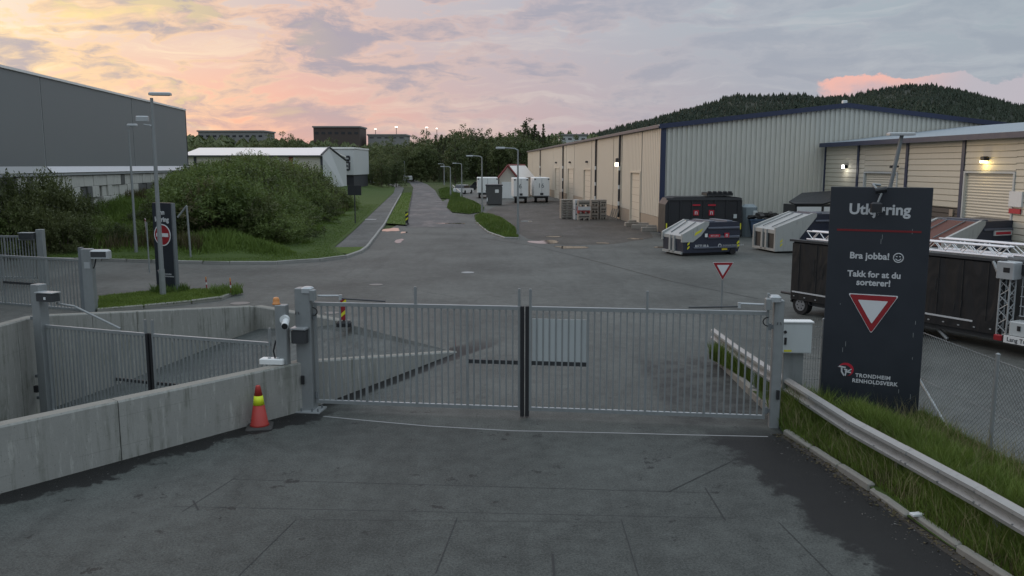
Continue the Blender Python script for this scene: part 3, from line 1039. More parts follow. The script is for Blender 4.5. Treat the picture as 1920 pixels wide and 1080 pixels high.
def gate_leaf(label, a, b2, zb, zt, bays, bars, tall=(), lock_bay=None, sheet_bay=None, meet=None, group='swing gate leaves', back=1, bar_r=0.014, stile=0.045):
    """a swing gate leaf from hinge a to b2; bays between thick stiles, thin square bars in each bay"""
    L = math.dist(a[:2], b2[:2])
    t = thing('gate_leaf', label, 'gate', (a[0], a[1], 0), frame_z(a, b2), group)
    q = MB()
    q.box((L / 2, 0, zt - 0.03), (L, 0.05, 0.06))
    q.m = 1
    q.box((L / 2, 0, zt + 0.006), (L, 0.054, 0.012))
    q.build('top_rail', [M['galv'], M['galv_light']], t)
    q = MB()
    q.box((L / 2, 0, zb + 0.03), (L, 0.05, 0.06))
    q.m = 1
    q.box((L / 2, 0, zb + 0.064), (L, 0.046, 0.008))
    q.build('bottom_rail', [M['galv'], M['galv_light']], t)
    xs = [stile / 2 + (L - stile) * i / bays for i in range(bays + 1)]
    for i, x in enumerate(xs):
        up = 0.33 if i in tall else 0.0
        q = MB()
        q.box((0, 0, (zb + zt + up) / 2), (stile, 0.052, zt - zb + up + (0.004 if up else -0.004)))
        o = q.build('stile', M['galv'], t)
        o.location = (x, 0.003, 0)
    q = MB()
    q.box((0, 0, (zb + zt) / 2), (2 * bar_r, 2 * bar_r, zt - zb - 0.10))
    bar0 = None
    for i in range(bays):
        for k in range(bars):
            x = xs[i] + (xs[i + 1] - xs[i]) * (k + 1) / (bars + 1)
            if bar0 is None:
                bar0 = q.build('bar', M['galv'], t)
                bar0.location = (x, 0, 0)
            else:
                inst(bar0, t, (x, 0, 0))
    zl = zb + (zt - zb) * 0.46
    if lock_bay is not None:
        q = MB()
        q.box(((xs[lock_bay] + xs[lock_bay + 1]) / 2, 0.035 * back, zl), (xs[lock_bay + 1] - xs[lock_bay], 0.03, 0.075))
        q.build('lock_bar', M['dark_steel'], t)
    if sheet_bay is not None:
        q = MB()
        q.box(((xs[sheet_bay] + xs[sheet_bay + 1]) / 2, 0.045 * back, (zl + zt - 0.25) / 2 + 0.03), (xs[sheet_bay + 1] - xs[sheet_bay] - 0.06, 0.012, zt - 0.25 - zl))
        q.build('cover_sheet', M['sheet_pale'], t)
    if meet is not None:
        q = MB()
        q.box((L + 0.035, -0.01, (zb + zt) / 2 - 0.05), (0.065, 0.09, zt - zb + 0.12))
        q.build('rubber_edge', M['black_rubber'], t)
    return t


gl, gr = Vector(GATE_L), Vector(GATE_R)
ud = (gr - gl).normalized()
LEN = (gr - gl).length
hl = gl + ud * 0.18
hr = gr - ud * 0.16
mid = gl + ud * (LEN * 0.482)
ZB, ZT = 0.14, 2.08
gate_leaf('large steel bar gate leaf at the traffic cone end of the closed gate', hl, mid - ud * 0.08, ZB, ZT, 4, 7, (2, 4), 3, None, True, 'leaves of the big closed gate')
gate_leaf('large steel bar gate leaf with a pale sheet behind its bars', hr, mid + ud * 0.08, ZB, ZT, 4, 8, (0, 2, 4), 3, 3, True, 'leaves of the big closed gate', -1)


def gate_post(label, p, rz, w_, d_, h, plate=True, z0=0.0, group='gate posts', mat='galv'):
    t = thing('gate_post', label, 'post', (p[0], p[1], z0), rz, group)
    q = MB()
    q.bevel_box((0, 0, h / 2), (w_, d_, h), 0.012)
    q.build('post', M[mat], t)
    if plate:
        q = MB()
        q.box((0.05, -0.04, 0.012), (w_ + 0.22, d_ + 0.2, 0.024))
        q.build('base_plate', M['galv_light'], t)
        for sx, sy in ((-.5, -1), (.5, -1), (1, -.9), (1, .4)):
            q = MB()
            q.tube((0.05 + sx * (w_ / 2 + 0.06), sy * (d_ / 2 + 0.06) - 0.03, 0.02), (0.05 + sx * (w_ / 2 + 0.06), sy * (d_ / 2 + 0.06) - 0.03, 0.085), 0.016, n=6)
            q.build('bolt', M['galv_dark'], t)
    return t


rzg = frame_z(gl, gr)
pl_ = gate_post('broad galvanised gate post on a bolted plate beside the traffic cone', gl, rzg, 0.30, 0.24, 2.36)
pr_ = gate_post('narrow galvanised gate post beside the grey electrical cabinet', gr, rzg, 0.17, 0.18, 2.30, False)


def hinge(parent, x, z, sx):
    q = MB()
    q.tube((x, -0.02, z - 0.06), (x, -0.02, z + 0.06), 0.028, n=10)
    q.box((x - sx * 0.05, -0.02, z), (0.1, 0.03, 0.07))
    q.build('hinge', M['galv_dark'], parent)


for z in (0.3, 1.82):
    hinge(pl_, 0.185, z, 1)
    hinge(pr_, -0.14, z, -1)
for par, sx in ((pl_, 1), (pr_, -1)):
    # motor housing near the top, photocell near the foot, cable loop, number plate
    q = MB()
    q.bevel_box((sx * 0.08, -0.03, 2.33), (0.20, 0.22, 0.11), 0.03)
    q.build('motor_cap', M['galv_light'], par)
    q = MB()
    q.bevel_box((sx * 0.20, -0.09, 2.24), (0.10, 0.14, 0.20), 0.015)
    q.build('motor_box', M['galv'], par)
    q = MB()
    q.box((-sx * 0.03, -0.155 if sx > 0 else -0.13, 0.62), (0.05, 0.05, 0.16))
    q.build('photocell', M['black_rubber'], par)
    q = MB()
    pts = [Vector((sx * (0.17 + 0.10 * math.sin(a)), -0.08, 2.0 - 0.16 * (1 - math.cos(a)) / 2)) for a in np.linspace(0.1, 3.0, 7)]
    for a_, b_ in zip(pts[:-1], pts[1:]):
        q.tube(a_, b_, 0.011, n=6, cap=False)
    q.build('cable', M['black_rubber'], par)
    # articulated arm reaching along the leaf
    q = MB()
    q.tube((sx * 0.24, 0.06, 2.20), (sx * 0.66, 0.13, 2.20), 0.018, n=8)
    q.box((sx * 0.66, 0.13, 2.17), (0.05, 0.05, 0.1))
    q.build('arm', M['galv_light'], par)
    q = MB()
    q.tube((sx * 0.66, 0.13, 2.145), (sx * 1.55, 0.03, 2.125), 0.015, n=8)
    q.build('arm', M['dark_steel'], par)

# small vent holes seen on both post faces
for par, x in ((pl_, -0.10), (pr_, 0.0)):
    for dx in (-0.022, 0.022):
        q = MB()
        q.tube((x + dx, -0.135 if par is pl_ else -0.115, 1.92), (x + dx * 1.5, -0.135 if par is pl_ else -0.115, 1.87), 0.007, n=5)
        q.build('lifting_mark', M['dark_steel'], par)

# ---- second gate on the lower lane
ZT2 = 0.80
def at_z(px, py, z):
    return G(px, py, z)
g2l, g2r = at_z(78, 609, ZT2), at_z(508, 643, ZT2)
u2 = (g2r - g2l).normalized()
u2.z = 0
g2m = at_z(280, 626, ZT2)
gate_leaf('lower lane bar gate leaf by the operator with the bent arm', g2l + u2 * 0.12, g2m - u2 * 0.08, -1.36, ZT2, 3, 8, (3,), 2, None, True, 'leaves of the lower lane gate')
gate_leaf('lower lane bar gate leaf ending at the post with the white camera', g2r, g2m + u2 * 0.08, -1.36, ZT2, 3, 8, (0, 3), 2, None, True, 'leaves of the lower lane gate', -1)
rz2 = frame_z(g2l, g2r)
p2 = gate_post('tall galvanised gate post with a dark operator box and bent arm', g2l, rz2, 0.26, 0.26, 3.3, False, -1.5)
q = MB()
q.bevel_box((0.38, -0.10, 3.02), (0.52, 0.26, 0.20), 0.03)
q.build('operator_box', [M['dark_steel']], p2)
q = MB()
q.box((0.38, -0.10, 3.13), (0.54, 0.28, 0.02))
q.build('box_lid', M['galv_light'], p2)
q = MB()
q.box((0.42, -0.236, 3.0), (0.06, 0.012, 0.06))
q.build('badge', M['white_plastic'], p2)
q = MB()
q.tube((0.55, -0.02, 2.86), (1.05, 0.05, 2.80), 0.026)
q.build('arm', M['galv'], p2)
q = MB()
q.tube((1.05, 0.05, 2.79), (2.35, 0.06, 2.34), 0.026)
q.build('arm', M['galv'], p2)
for z in (0.45, 1.0, 2.45):
    q = MB()
    q.box((-0.22, 0.02, z), (0.24, 0.06, 0.07))
    q.build('bracket', M['galv_dark'], p2)
q = MB()
q.box((-0.17, -0.14, 0.72), (0.10, 0.08, 0.16))
q.build('photocell', M['black_rubber'], p2)

# camera post standing on the near wall
cpb = G(529, 684, 0.96)
cp = gate_post('slim galvanised post with white bullet camera standing on the low wall', cpb + Vector((0, 0.12, 0)), rzg, 0.21, 0.18, 1.12, False, 0.955)
q = MB()
q.lathe([(0.075, 0), (0.075, 0.02), (0.06, 0.03), (0.06, 0.09), (0.045, 0.13), (0.01, 0.14)], 14, (-0.10, 0.0, 1.12))
q.build('beacon', M['amber'], cp, True)
q = MB()
q.tube((0.10, -0.08, 0.86), (0.10, -0.16, 0.86), 0.085, n=16)
q.build('camera_mount', M['white_plastic'], cp)
q = MB()
q.tube((0.13, -0.13, 0.84), (0.19, -0.36, 0.78), 0.062, 0.066, n=14)
bc = q.build('bullet_camera', M['white_plastic'], cp)
q = MB()
q.tube((0.1905, -0.362, 0.7795), (0.1925, -0.37, 0.778), 0.056, n=14)
q.build('lens_window', M['black_rubber'], bc)
q = MB()
q.bevel_box((0.30, 0.10, 0.52), (0.28, 0.24, 0.26), 0.03)
q.build('operator_box', M['dark_steel'], cp)
q = MB()
q.box((0.30, 0.10, 0.665), (0.30, 0.26, 0.03))
q.build('box_lid', M['galv_light'], cp)
q = MB()
q.tube((-0.12, -0.05, 0.45), (-0.16, -0.08, 0.25), 0.015, n=6)
q.tube((-0.16, -0.08, 0.25), (-0.12, -0.08, 0.06), 0.015, n=6)
q.build('cable', M['black_rubber'], cp)
jb = thing('junction_box', 'flat white junction box lying on top of the low concrete wall', 'junction box', G(508, 684, 0.965), rzg)
q = MB()
q.bevel_box((0, 0.10, 0.055), (0.46, 0.20, 0.10), 0.015)
q.build('housing', M['white_paint'], jb)
for x in (-0.05, 0.12):
    q = MB()
    q.box((x, 0.06, 0.118), (0.05, 0.03, 0.025))
    q.build('clip', M['galv_light'], jb)

# ---- third and fourth gates further left
g3 = G(172, 584, 0.0)
g3far = D(-120, 470, 29.5)
d3 = (Vector((g3far.x, g3far.y, 0)) - Vector((g3.x, g3.y, 0)))
p3 = gate_post('weathered double gate post with a white rimmed operator, by the small lawn', g3, 0.0, 0.32, 0.24, 2.02, False)
gate_leaf('long bar gate leaf reaching out of view beside the small lawn', g3 + d3.normalized() * 0.25, Vector((g3.x, g3.y, 0)) + d3.normalized() * 7.4, 0.0, 1.66, 4, 11, (), 1, None, None, 'gate leaves of the far lanes')
q = MB()
q.box((-0.21, 0, 1.03), (0.09, 0.2, 2.06))
q.build('slide_profile', M['galv_dark'], p3)
q = MB()
q.bevel_box((0.46, -0.1, 1.86), (0.58, 0.32, 0.28), 0.05)
q.build('operator_box', M['galv_light'], p3)
q = MB()
q.box((0.46, -0.265, 1.86), (0.48, 0.012, 0.17))
q.build('operator_face', M['dark_steel'], p3)
q = MB()
q.tube((0.30, -0.1, 1.72), (0.25, -0.1, 1.50), 0.02, n=6)
q.tube((0.25, -0.1, 1.50), (0.20, -0.1, 1.40), 0.02, n=6)
q.build('cable', M['black_rubber'], p3)
q = MB()
q.box((0.02, -0.13, 1.50), (0.18, 0.01, 0.20))
q.build('plate', M['galv_light'], p3)
g4 = D(78, 470, 33.0)
p4 = gate_post('furthest galvanised gate post with an angled operator box', (g4.x, g4.y), 0.0, 0.26, 0.22, 2.18, False)
gate_leaf('furthest bar gate leaf, half hidden behind the long gate leaf', (g4.x - 0.25, g4.y, 0), (g4.x - 3.9, g4.y + 0.3, 0), 0.25, 1.92, 3, 9, (), None, None, None, 'gate leaves of the far lanes')
q = MB()
q.bevel_box((-0.42, -0.16, 1.94), (0.56, 0.28, 0.22), 0.04)
q.build('operator_box', M['dark_steel'], p4)
q = MB()
q.box((-0.42, -0.16, 2.06), (0.58, 0.30, 0.02))
q.build('box_lid', M['galv_light'], p4)
q = MB()
q.tube((-0.15, -0.2, 1.8), (-0.75, -0.2, 1.8), 0.03, n=8)
q.build('arm', M['galv'], p4)

# ---------------------------------------------------------------- traffic cone
cn = thing('traffic_cone', 'worn red traffic cone with one fluorescent yellow band by the wall', 'cone', G(487, 801), 0.2)
q = MB()
q.bevel_box((0, 0, 0.022), (0.46, 0.46, 0.044), 0.03)
q.build('base', M['crate_dark'], cn)
q = MB()
q.lathe([(0.175, 0.044), (0.155, 0.07), (0.098, 0.42)], 24)
q.build('cone_body', M['cone_orange'], cn, True)
q = MB()
q.lathe([(0.101, 0.42), (0.077, 0.585)], 24)
q.build('reflective_band', M['cone_yellow'], cn, True)
q = MB()
q.lathe([(0.074, 0.585), (0.042, 0.75), (0.036, 0.765), (0.026, 0.765)], 24)
q.build('cone_tip', M['cone_orange'], cn, True)

# ---------------------------------------------------------------- guard rail
RAILP = [G(1340, 616, 0.72), G(1380, 645, 0.72), G(1465, 700, 0.72), G(1600, 783, 0.72), G(1705, 838, 0.72), G(1845, 912, 0.72), G(1990, 992, 0.72)]
gd = thing('guard_rail', 'long corrugated steel guard rail above the grass verge', 'guard rail')
prof = [(-0.0, 0.31), (0.012, 0.30), (0.075, 0.265), (0.08, 0.225), (0.01, 0.18), (0.01, 0.13), (0.08, 0.085), (0.075, 0.045), (0.012, 0.01), (0.0, 0.0)]
for k, (a, b2) in enumerate(zip(RAILP[:-1], RAILP[1:])):
    a, b2 = Vector(a), Vector(b2)
    u = b2 - a
    u.z = 0
    L = u.length
    u /= L
    n = Vector((u.y, -u.x, 0))
    vs = []
    ext = 0.06
    off = 0.006 * (k % 2)
    for s in (-ext, L + ext):
        for (d_, z) in prof:
            vs.append(a + u * s + n * (d_ + off) + Vector((0, 0, z - 0.31)))
    vs = [(v_.x, v_.y, v_.z) for v_ in vs]
    m_ = len(prof)
    q = MB()
    q.add(vs, [(i, i + 1, m_ + i + 1, m_ + i) for i in range(m_ - 1)])
    o = q.build('rail', M['rail_zinc'], gd)
    md = o.modifiers.new('thickness', 'SOLIDIFY')
    md.thickness = 0.006
    for z in (-0.085, -0.225):
        for s in (L - 0.05, L + 0.05, L * 0.5) if k > 1 else (L,):
            q = MB()
            p_ = a + u * s + n * 0.07 + Vector((0, 0, z))
            q.tube(p_, p_ + n * 0.02, 0.018, n=6)
            q.build('bolt', M['galv_dark'], gd)
for (px, py) in ((1352, 648), (1385, 672), (1418, 697), (1450, 720), (1528, 790), (1735, 915), (1905, 1030)):
    p_ = G(px, py)
    a = min(range(len(RAILP) - 1), key=lambda i: abs((RAILP[i].y + RAILP[i + 1].y) / 2 - p_.y))
    # stand the post just behind the rail line
    A, B = RAILP[a], RAILP[a + 1]
    kk = max(0, min(1, (p_.y - A.y) / (B.y - A.y)))
    c = A + (B - A) * kk
    u = (B - A).normalized()
    n = Vector((u.y, -u.x, 0)) * -0.08
    q = MB()
    q.box((0, 0, 0.31), (0.10, 0.11, 0.62), math.atan2(u.y, u.x))
    o = q.build('rail_post', M['galv_dark'], gd)
    o.location = (c.x + n.x, c.y + n.y, 0)

# ---------------------------------------------------------------- lettering


def letters(s, size, mat, parent, loc, rot=(math.pi / 2, 0, 0), align='CENTER', bold=0.0, name='lettering', depth=0.003, spacing=1.0):
    cu = bpy.data.curves.new(name, 'FONT')
    cu.body = s
    cu.size = size
    cu.align_x = align
    cu.extrude = depth
    cu.offset = bold
    cu.space_character = spacing
    cu.resolution_u = 3
    cu.materials.append(mat)
    tmp = bpy.data.objects.new(name, cu)
    me = bpy.data.meshes.new_from_object(tmp)
    bpy.data.objects.remove(tmp)
    o = bpy.data.objects.new(name, me)
    COL.objects.link(o)
    o.parent = parent
    o.location = loc
    o.rotation_euler = rot
    return o


def tri_prism(q, cx, cz, half, h, y, th, r):
    """down-pointing triangle with cut corners, facing -y"""
    top, bot = cz + h / 2, cz - h / 2
    pts = [(cx - half + r * 0.3, top), (cx + half - r * 0.3, top), (cx + half, top - r * 0.35), (cx + half - r * 0.15, top - r * 0.8), (cx + r * 0.4, bot + r * 0.15), (cx, bot), (cx - r * 0.4, bot + r * 0.15), (cx - half + r * 0.15, top - r * 0.8), (cx - half, top - r * 0.35)]
    q.prism(pts, y - th, y)


def yield_face(parent, cx, cz, half, y):
    h = half * 1.70
    q = MB()
    tri_prism(q, cx, cz, half, h, y, 0.010, half * 0.10)
    q.build('sign_rim', M['sign_white'], parent)
    q = MB()
    tri_prism(q, cx, cz, half * 0.95, h * 0.955, y - 0.010, 0.004, half * 0.10)
    q.build('red_border', M['sign_red'], parent)
    q = MB()
    tri_prism(q, cx, cz + h * 0.045, half * 0.60, h * 0.60, y - 0.014, 0.004, half * 0.04)
    q.build('sign_field', M['sign_white'], parent)


def swirl_logo(parent, cx, cz, s, y):
    """round red emblem with three white strokes"""
    q = MB()
    q.prism([(cx + s * 0.12 + s * 0.80 * math.cos(a), cz + s * 0.16 + s * 0.74 * math.sin(a)) for a in np.linspace(0, 2 * math.pi, 22)[:-1]], y - 0.004, y)
    q.build('emblem_disc', M['logo_red'], parent)
    q = MB()
    q.prism([(cx - s * 0.02 + s * 0.70 * math.cos(a), cz + s * 0.02 + s * 0.64 * math.sin(a)) for a in np.linspace(0, 2 * math.pi, 22)[:-1]], y - 0.007, y - 0.004)
    q.build('emblem_disc', M['sign_navy'], parent)
    strokes = [[(-1.0, 0.55), (-0.75, 0.75), (0.15, 0.62), (0.10, 0.40), (-0.62, 0.50)],
               [(-0.55, 0.45), (-0.32, 0.42), (-0.30, -0.10), (-0.02, -0.62), (-0.10, -0.85), (-0.52, -0.20)],
               [(0.02, -0.75), (0.20, -0.78), (0.30, -0.20), (0.85, -0.28), (0.98, -0.10), (0.20, 0.0), (0.06, -0.3)],
               [(-0.10, 0.30), (0.35, 0.30), (0.42, 0.05), (0.10, -0.15), (0.0, 0.02), (0.22, 0.12), (-0.1, 0.16)],
               [(0.45, 0.12), (0.95, 0.42), (1.0, 0.28), (0.55, -0.02)]]
    for k, st in enumerate(strokes):
        q = MB()
        q.prism([(cx + x * s * 0.72, cz + z * s * 0.72) for x, z in st], y - 0.011 - 0.0005 * k, y - 0.007)
        q.build('emblem_stroke', M['letter_white'], parent)


# ---- the tall exit board on the right
bl, br = D(1547, 560, 15.25), D(1736, 560, 14.55)
SB_W = math.dist(bl[:2], br[:2])
SB_Z0, SB_Z1 = 0.24, D(1650, 351, 14.9).z
sb = thing('exit_board', 'tall navy exit board with white lettering and a painted yield triangle', 'sign', ((bl.x + br.x) / 2, (bl.y + br.y) / 2, 0), frame_z(bl, br))
q = MB()
q.bevel_box((0, 0.05, (SB_Z0 + SB_Z1) / 2), (SB_W, 0.10, SB_Z1 - SB_Z0), 0.006)
q.build('board', M['sign_navy'], sb)
for x in (-0.45, 0.45):
    q = MB()
    q.box((x, 0.13, 1.6), (0.09, 0.07, 3.2))
    q.build('leg', M['galv_dark'], sb)
FY = -0.003
kz = (SB_Z1 - SB_Z0) / 435.0      # metres per photo pixel on the board
def bz(py):
    return SB_Z1 - (py - 351) * kz
letters('Utkjøring', 0.258, M['letter_white'], sb, (-0.005, FY, bz(402)), bold=0.0075)
q = MB()
q.box((0.0, FY, bz(433)), (1.36, 0.006, 0.035))
q.build('red_line', M['line_red'], sb)
letters('Bra jobba!', 0.158, M['letter_white'], sb, (-0.12, FY, bz(487)), bold=0.0045)
letters('Takk for at du', 0.150, M['letter_white'], sb, (-0.03, FY, bz(522)), bold=0.0045)
letters('sorterer!', 0.152, M['letter_white'], sb, (-0.03, FY, bz(538)), bold=0.0045)
# smiling face ring
sx_, sz_ = 0.345, bz(483)
q = MB()
for k in range(24):
    a0, a1 = 2 * math.pi * k / 24, 2 * math.pi * (k + 1) / 24
    q.tube((sx_ + 0.078 * math.cos(a0), FY, sz_ + 0.078 * math.sin(a0)), (sx_ + 0.078 * math.cos(a1), FY, sz_ + 0.078 * math.sin(a1)), 0.010, n=4)
for k in range(8):
    a0, a1 = math.pi * (1.1 + 0.8 * k / 8), math.pi * (1.1 + 0.8 * (k + 1) / 8)
    q.tube((sx_ + 0.045 * math.cos(a0), FY, sz_ + 0.045 * math.sin(a0)), (sx_ + 0.045 * math.cos(a1), FY, sz_ + 0.045 * math.sin(a1)), 0.009, n=4)
for dx in (-0.026, 0.026):
    q.tube((sx_ + dx - 0.014, FY, sz_ + 0.02), (sx_ + dx + 0.014, FY, sz_ + 0.02), 0.009, n=4)
q.build('smiley', M['letter_white'], sb)
yield_face(sb, -0.02, (bz(555) + bz(629)) / 2, 0.40, FY)
swirl_logo(sb, -0.42, bz(709), 0.165, FY)
letters('TRONDHEIM', 0.092, M['letter_white'], sb, (-0.235, FY, bz(719)), align='LEFT', bold=0.0028, spacing=1.12)
letters('RENHOLDSVERK', 0.094, M['letter_white'], sb, (-0.285, FY, bz(730)), align='LEFT', bold=0.0028, spacing=1.08)
# scratches and droppings on the board face
rr = random.Random(4)
for k in range(14):
    q = MB()
    x, z = rr.choice((rr.uniform(0.45, 0.78), rr.uniform(-0.7, 0.7))), rr.uniform(SB_Z0 + 0.1, SB_Z1 - 0.1)
    q.box((x, FY, z), (0.008, 0.004, rr.uniform(0.02, 0.10)))
    q.build('scratch', M['galv'], sb)
# lamp hooked over the top edge, hanging in front of the lettering
fl = thing('board_lamp', 'small black floodlight on a curved arm hung over the exit board top', 'lamp', (sb.location.x, sb.location.y, 0), sb.rotation_euler.z)
arc = [(-0.02, 0.16, SB_Z1 + 0.03), (-0.14, 0.05, SB_Z1 + 0.05), (-0.04, -0.06, SB_Z1 - 0.06), (0.02, -0.16, SB_Z1 - 0.12)]
q = MB()
for a, b2 in zip(arc[:-1], arc[1:]):
    q.tube(a, b2, 0.022, n=8)
q.tube((0.02, -0.16, SB_Z1 - 0.10), (-0.03, -0.2, SB_Z1 - 0.26), 0.018, n=8)
q.build('arm', M['galv'], fl)
q = MB()
q.tube((-0.08, -0.15, SB_Z1 - 0.06), (0.10, -0.15, SB_Z1 - 0.03), 0.05, n=10)
q.build('joint', M['black_metal'], fl)
q = MB()
q.bevel_box((-0.05, -0.22, SB_Z1 - 0.34), (0.19, 0.11, 0.18), 0.03)
q.build('lamp_housing', M['black_metal'], fl)
# slanting lamp pole behind the board
lm = thing('lamp_pole', 'slanting dark pole with a flat lamp head rising behind the exit board', 'lamp')
a_ = D(1655, 372, 17.5)
b_ = D(1691, 254, 17.5)
q = MB()
q.tube((a_.x - 0.55, 17.5, -0.0), (b_.x, 17.5, b_.z), 0.05, 0.04, n=8)
q.build('pole', M['galv_dark'], lm)
q = MB()
q.bevel_box((b_.x - 0.02, 17.5, b_.z + 0.03), (0.52, 0.22, 0.06), 0.02)
q.build('lamp_head', M['galv_light'], lm)

# ---------------------------------------------------------------- free-standing yield sign
ys = thing('yield_sign', 'small red and white yield sign on a thin pole beyond the gate', 'sign', G(1352, 600), 0.06)
yb = ys.location
zs = D(1353, 508, yb.y).z
q = MB()
q.tube((0, 0.03, -0.05), (0, 0.03, zs + 0.12), 0.03, n=10)
q.build('pole', M['galv'], ys)
yield_face(ys, 0, zs, 0.31, 0.0)
q = MB()
tri_prism(q, 0, zs, 0.30, 0.51, 0.012, 0.010, 0.03)
q.build('back_plate', M['galv'], ys)

# ---------------------------------------------------------------- grey electrical cabinet and mesh fences
cb = D(1493, 634, 15.35)
cab = thing('electrical_cabinet', 'pale grey steel electrical cabinet beside the narrow gate post', 'cabinet', (cb.x, cb.y, 0), -0.06)
zc0, zc1 = D(1493, 662, 15.35).z, D(1493, 605, 15.35).z
q = MB()
q.bevel_box((0, 0.1, (zc0 + zc1) / 2), (0.56, 0.22, zc1 - zc0), 0.008)
body_ = q.build('body', M['cabinet_grey'], cab)
q = MB()
q.box((0, -0.016, (zc0 + zc1) / 2 - 0.01), (0.53, 0.012, zc1 - zc0 - 0.05))
q.build('door', M['cabinet_grey'], cab)
q = MB()
q.box((0, 0.09, zc1 + 0.012), (0.60, 0.26, 0.022))
q.build('roof', M['white_paint'], cab)
q = MB()
q.tube((-0.21, -0.022, zc1 - 0.17), (-0.21, -0.045, zc1 - 0.17), 0.028, n=12)
q.build('lock', M['black_rubber'], cab)
q = MB()
q.box((-0.20, -0.03, zc1 - 0.34), (0.04, 0.02, 0.13))
q.build('handle', M['black_rubber'], cab)
q = MB()
q.box((0, 0.15, zc0 / 2), (0.36, 0.06, zc0))
q.build('stand', M['galv'], cab)
q = MB()
q.box((-0.15, -0.0235, zc0 + 0.045), (0.14, 0.002, 0.035))
q.build('warning_label', M['warning_yellow'], cab)

mf = thing('mesh_fence', 'welded wire fence panel between the gate post and exit board', 'fence', (4.72, 15.50, 0), 0.08)
q = MB()
Lm, Hm = 1.15, 1.78
for k in range(int(Lm / 0.05) + 1):
    q.box((k * 0.05, 0, Hm / 2 + 0.05), (0.005, 0.005, Hm))
for k in range(int(Hm / 0.2) + 1):
    q.box((Lm / 2, 0.006, 0.06 + k * 0.2), (Lm, 0.006, 0.006))
o = q.build('wire_mesh', M['galv'], mf)
o['kind'] = 'stuff'
q = MB()
q.box((Lm, 0.03, Hm / 2), (0.05, 0.05, Hm + 0.1))
q.build('fence_post', M['galv'], mf)

cf = thing('chain_link_fence', 'chain link fence with grey posts beside the exit board', 'fence')
FPTS = [(5.85, 15.75), (7.30, 15.45), (7.42, 12.75), (7.55, 10.0), (7.7, 7.2)]
FH = 1.62
wires = MB()
for a, b2 in zip(FPTS[:-1], FPTS[1:]):
    L = math.dist(a, b2)
    u = ((b2[0] - a[0]) / L, (b2[1] - a[1]) / L)
    st = 0.085
    k = -FH
    while k < L:
        for sgn in (0, 1):
            s0, z0, s1, z1 = (k, 0.0, k + FH, FH) if sgn == 0 else (k, FH, k + FH, 0.0)
            # clip to 0..L
            c0, c1 = max(0, s0), min(L, s1)
            if c1 - c0 > 0.02:
                f = lambda s: z0 + (z1 - z0) * (s - s0) / (s1 - s0)
                wires.tube((a[0] + u[0] * c0, a[1] + u[1] * c0, f(c0) + 0.08), (a[0] + u[0] * c1, a[1] + u[1] * c1, f(c1) + 0.08), 0.0026, n=3, cap=False)
        k += st
o = wires.build('wire_mesh', M['galv'], cf)
o['kind'] = 'stuff'
for i, p_ in enumerate(FPTS):
    q = MB()
    q.tube((p_[0], p_[1], -0.05), (p_[0], p_[1], FH + 0.14), 0.032, n=10)
    q.lathe([(0.036, 0.0), (0.036, 0.02), (0.01, 0.035)], 10, (p_[0], p_[1], FH + 0.14))
    q.build('fence_post', M['galv'], cf)
for z in (0.1, 0.85, FH + 0.06):
    q = MB()
    for a, b2 in zip(FPTS[:-1], FPTS[1:]):
        q.tube((*a, z), (*b2, z), 0.005, n=4, cap=False)
    q.build('tension_wire', M['galv'], cf)
q = MB()
q.tube((7.31, 15.35, 1.05), (7.40, 13.7, 0.05), 0.02, n=8)
q.build('brace', M['galv_light'], cf)
# ---------------------------------------------------------------- long warehouse with corrugated gable
WC = G(1237, 436)
UL = Vector((-0.064, 1, 0)).normalized()        # along the long side, away from the camera
UG = Vector((UL.y, -UL.x, 0))                    # along the gable, to the right
EAVE, RIDGE, GW = 7.30, 8.72, 25.6
WL = 112.0
RZW = math.atan2(UG.y, UG.x)


def s_long(px):
    """metres from the corner along the long side for a photo column"""
    k = (px - 960) / FPX * 1.0
    # ray plane: x = k' * y with k' evaluated near the horizon
    kk = k / (_cp + 0.144 * _sp)
    return (WC.x - kk * WC.y) / (kk * UL.y - UL.x)


wh = thing('warehouse', 'long warehouse with cream panelled side and corrugated grey gable', 'warehouse', WC, RZW)
# local frame: x along the gable, y along the long side (away), z up; the long side lies in x = 0, facing -x
def gable_z(x):
    return EAVE + (RIDGE - EAVE) * (1 - abs(x - GW / 2) / (GW / 2))


q = MB()
vs, fs = [], []
x, per = 0.35, 0.345
cols = [(0.20, 0.0)]
while x < GW - 0.3:
    cols += [(x, 0.0), (x + 0.03, -0.085), (x + 0.19, -0.085), (x + 0.22, 0.0)]
    x += per
cols.append((GW - 0.02, 0.0))
for (cx, cy) in cols:
    vs += [(cx, cy, 0.0), (cx, cy, gable_z(cx) - 0.1)]
for i in range(len(cols) - 1):
    fs.append((2 * i, 2 * i + 2, 2 * i + 3, 2 * i + 1))
q.add(vs, fs)
q.build('gable_cladding', M['gable_metal'], wh)
q = MB()
q.add([(0.02, WL, 0), (GW, WL, 0), (GW, WL, EAVE), (GW / 2, WL, RIDGE), (0.02, WL, EAVE)], [(0, 1, 2, 3, 4)])
q.add([(GW, 0.03, 0), (GW, WL, 0), (GW, WL, EAVE), (GW, 0.03, EAVE)], [(0, 1, 2, 3)])
q.build('rear_wall', M['gable_metal'], wh)
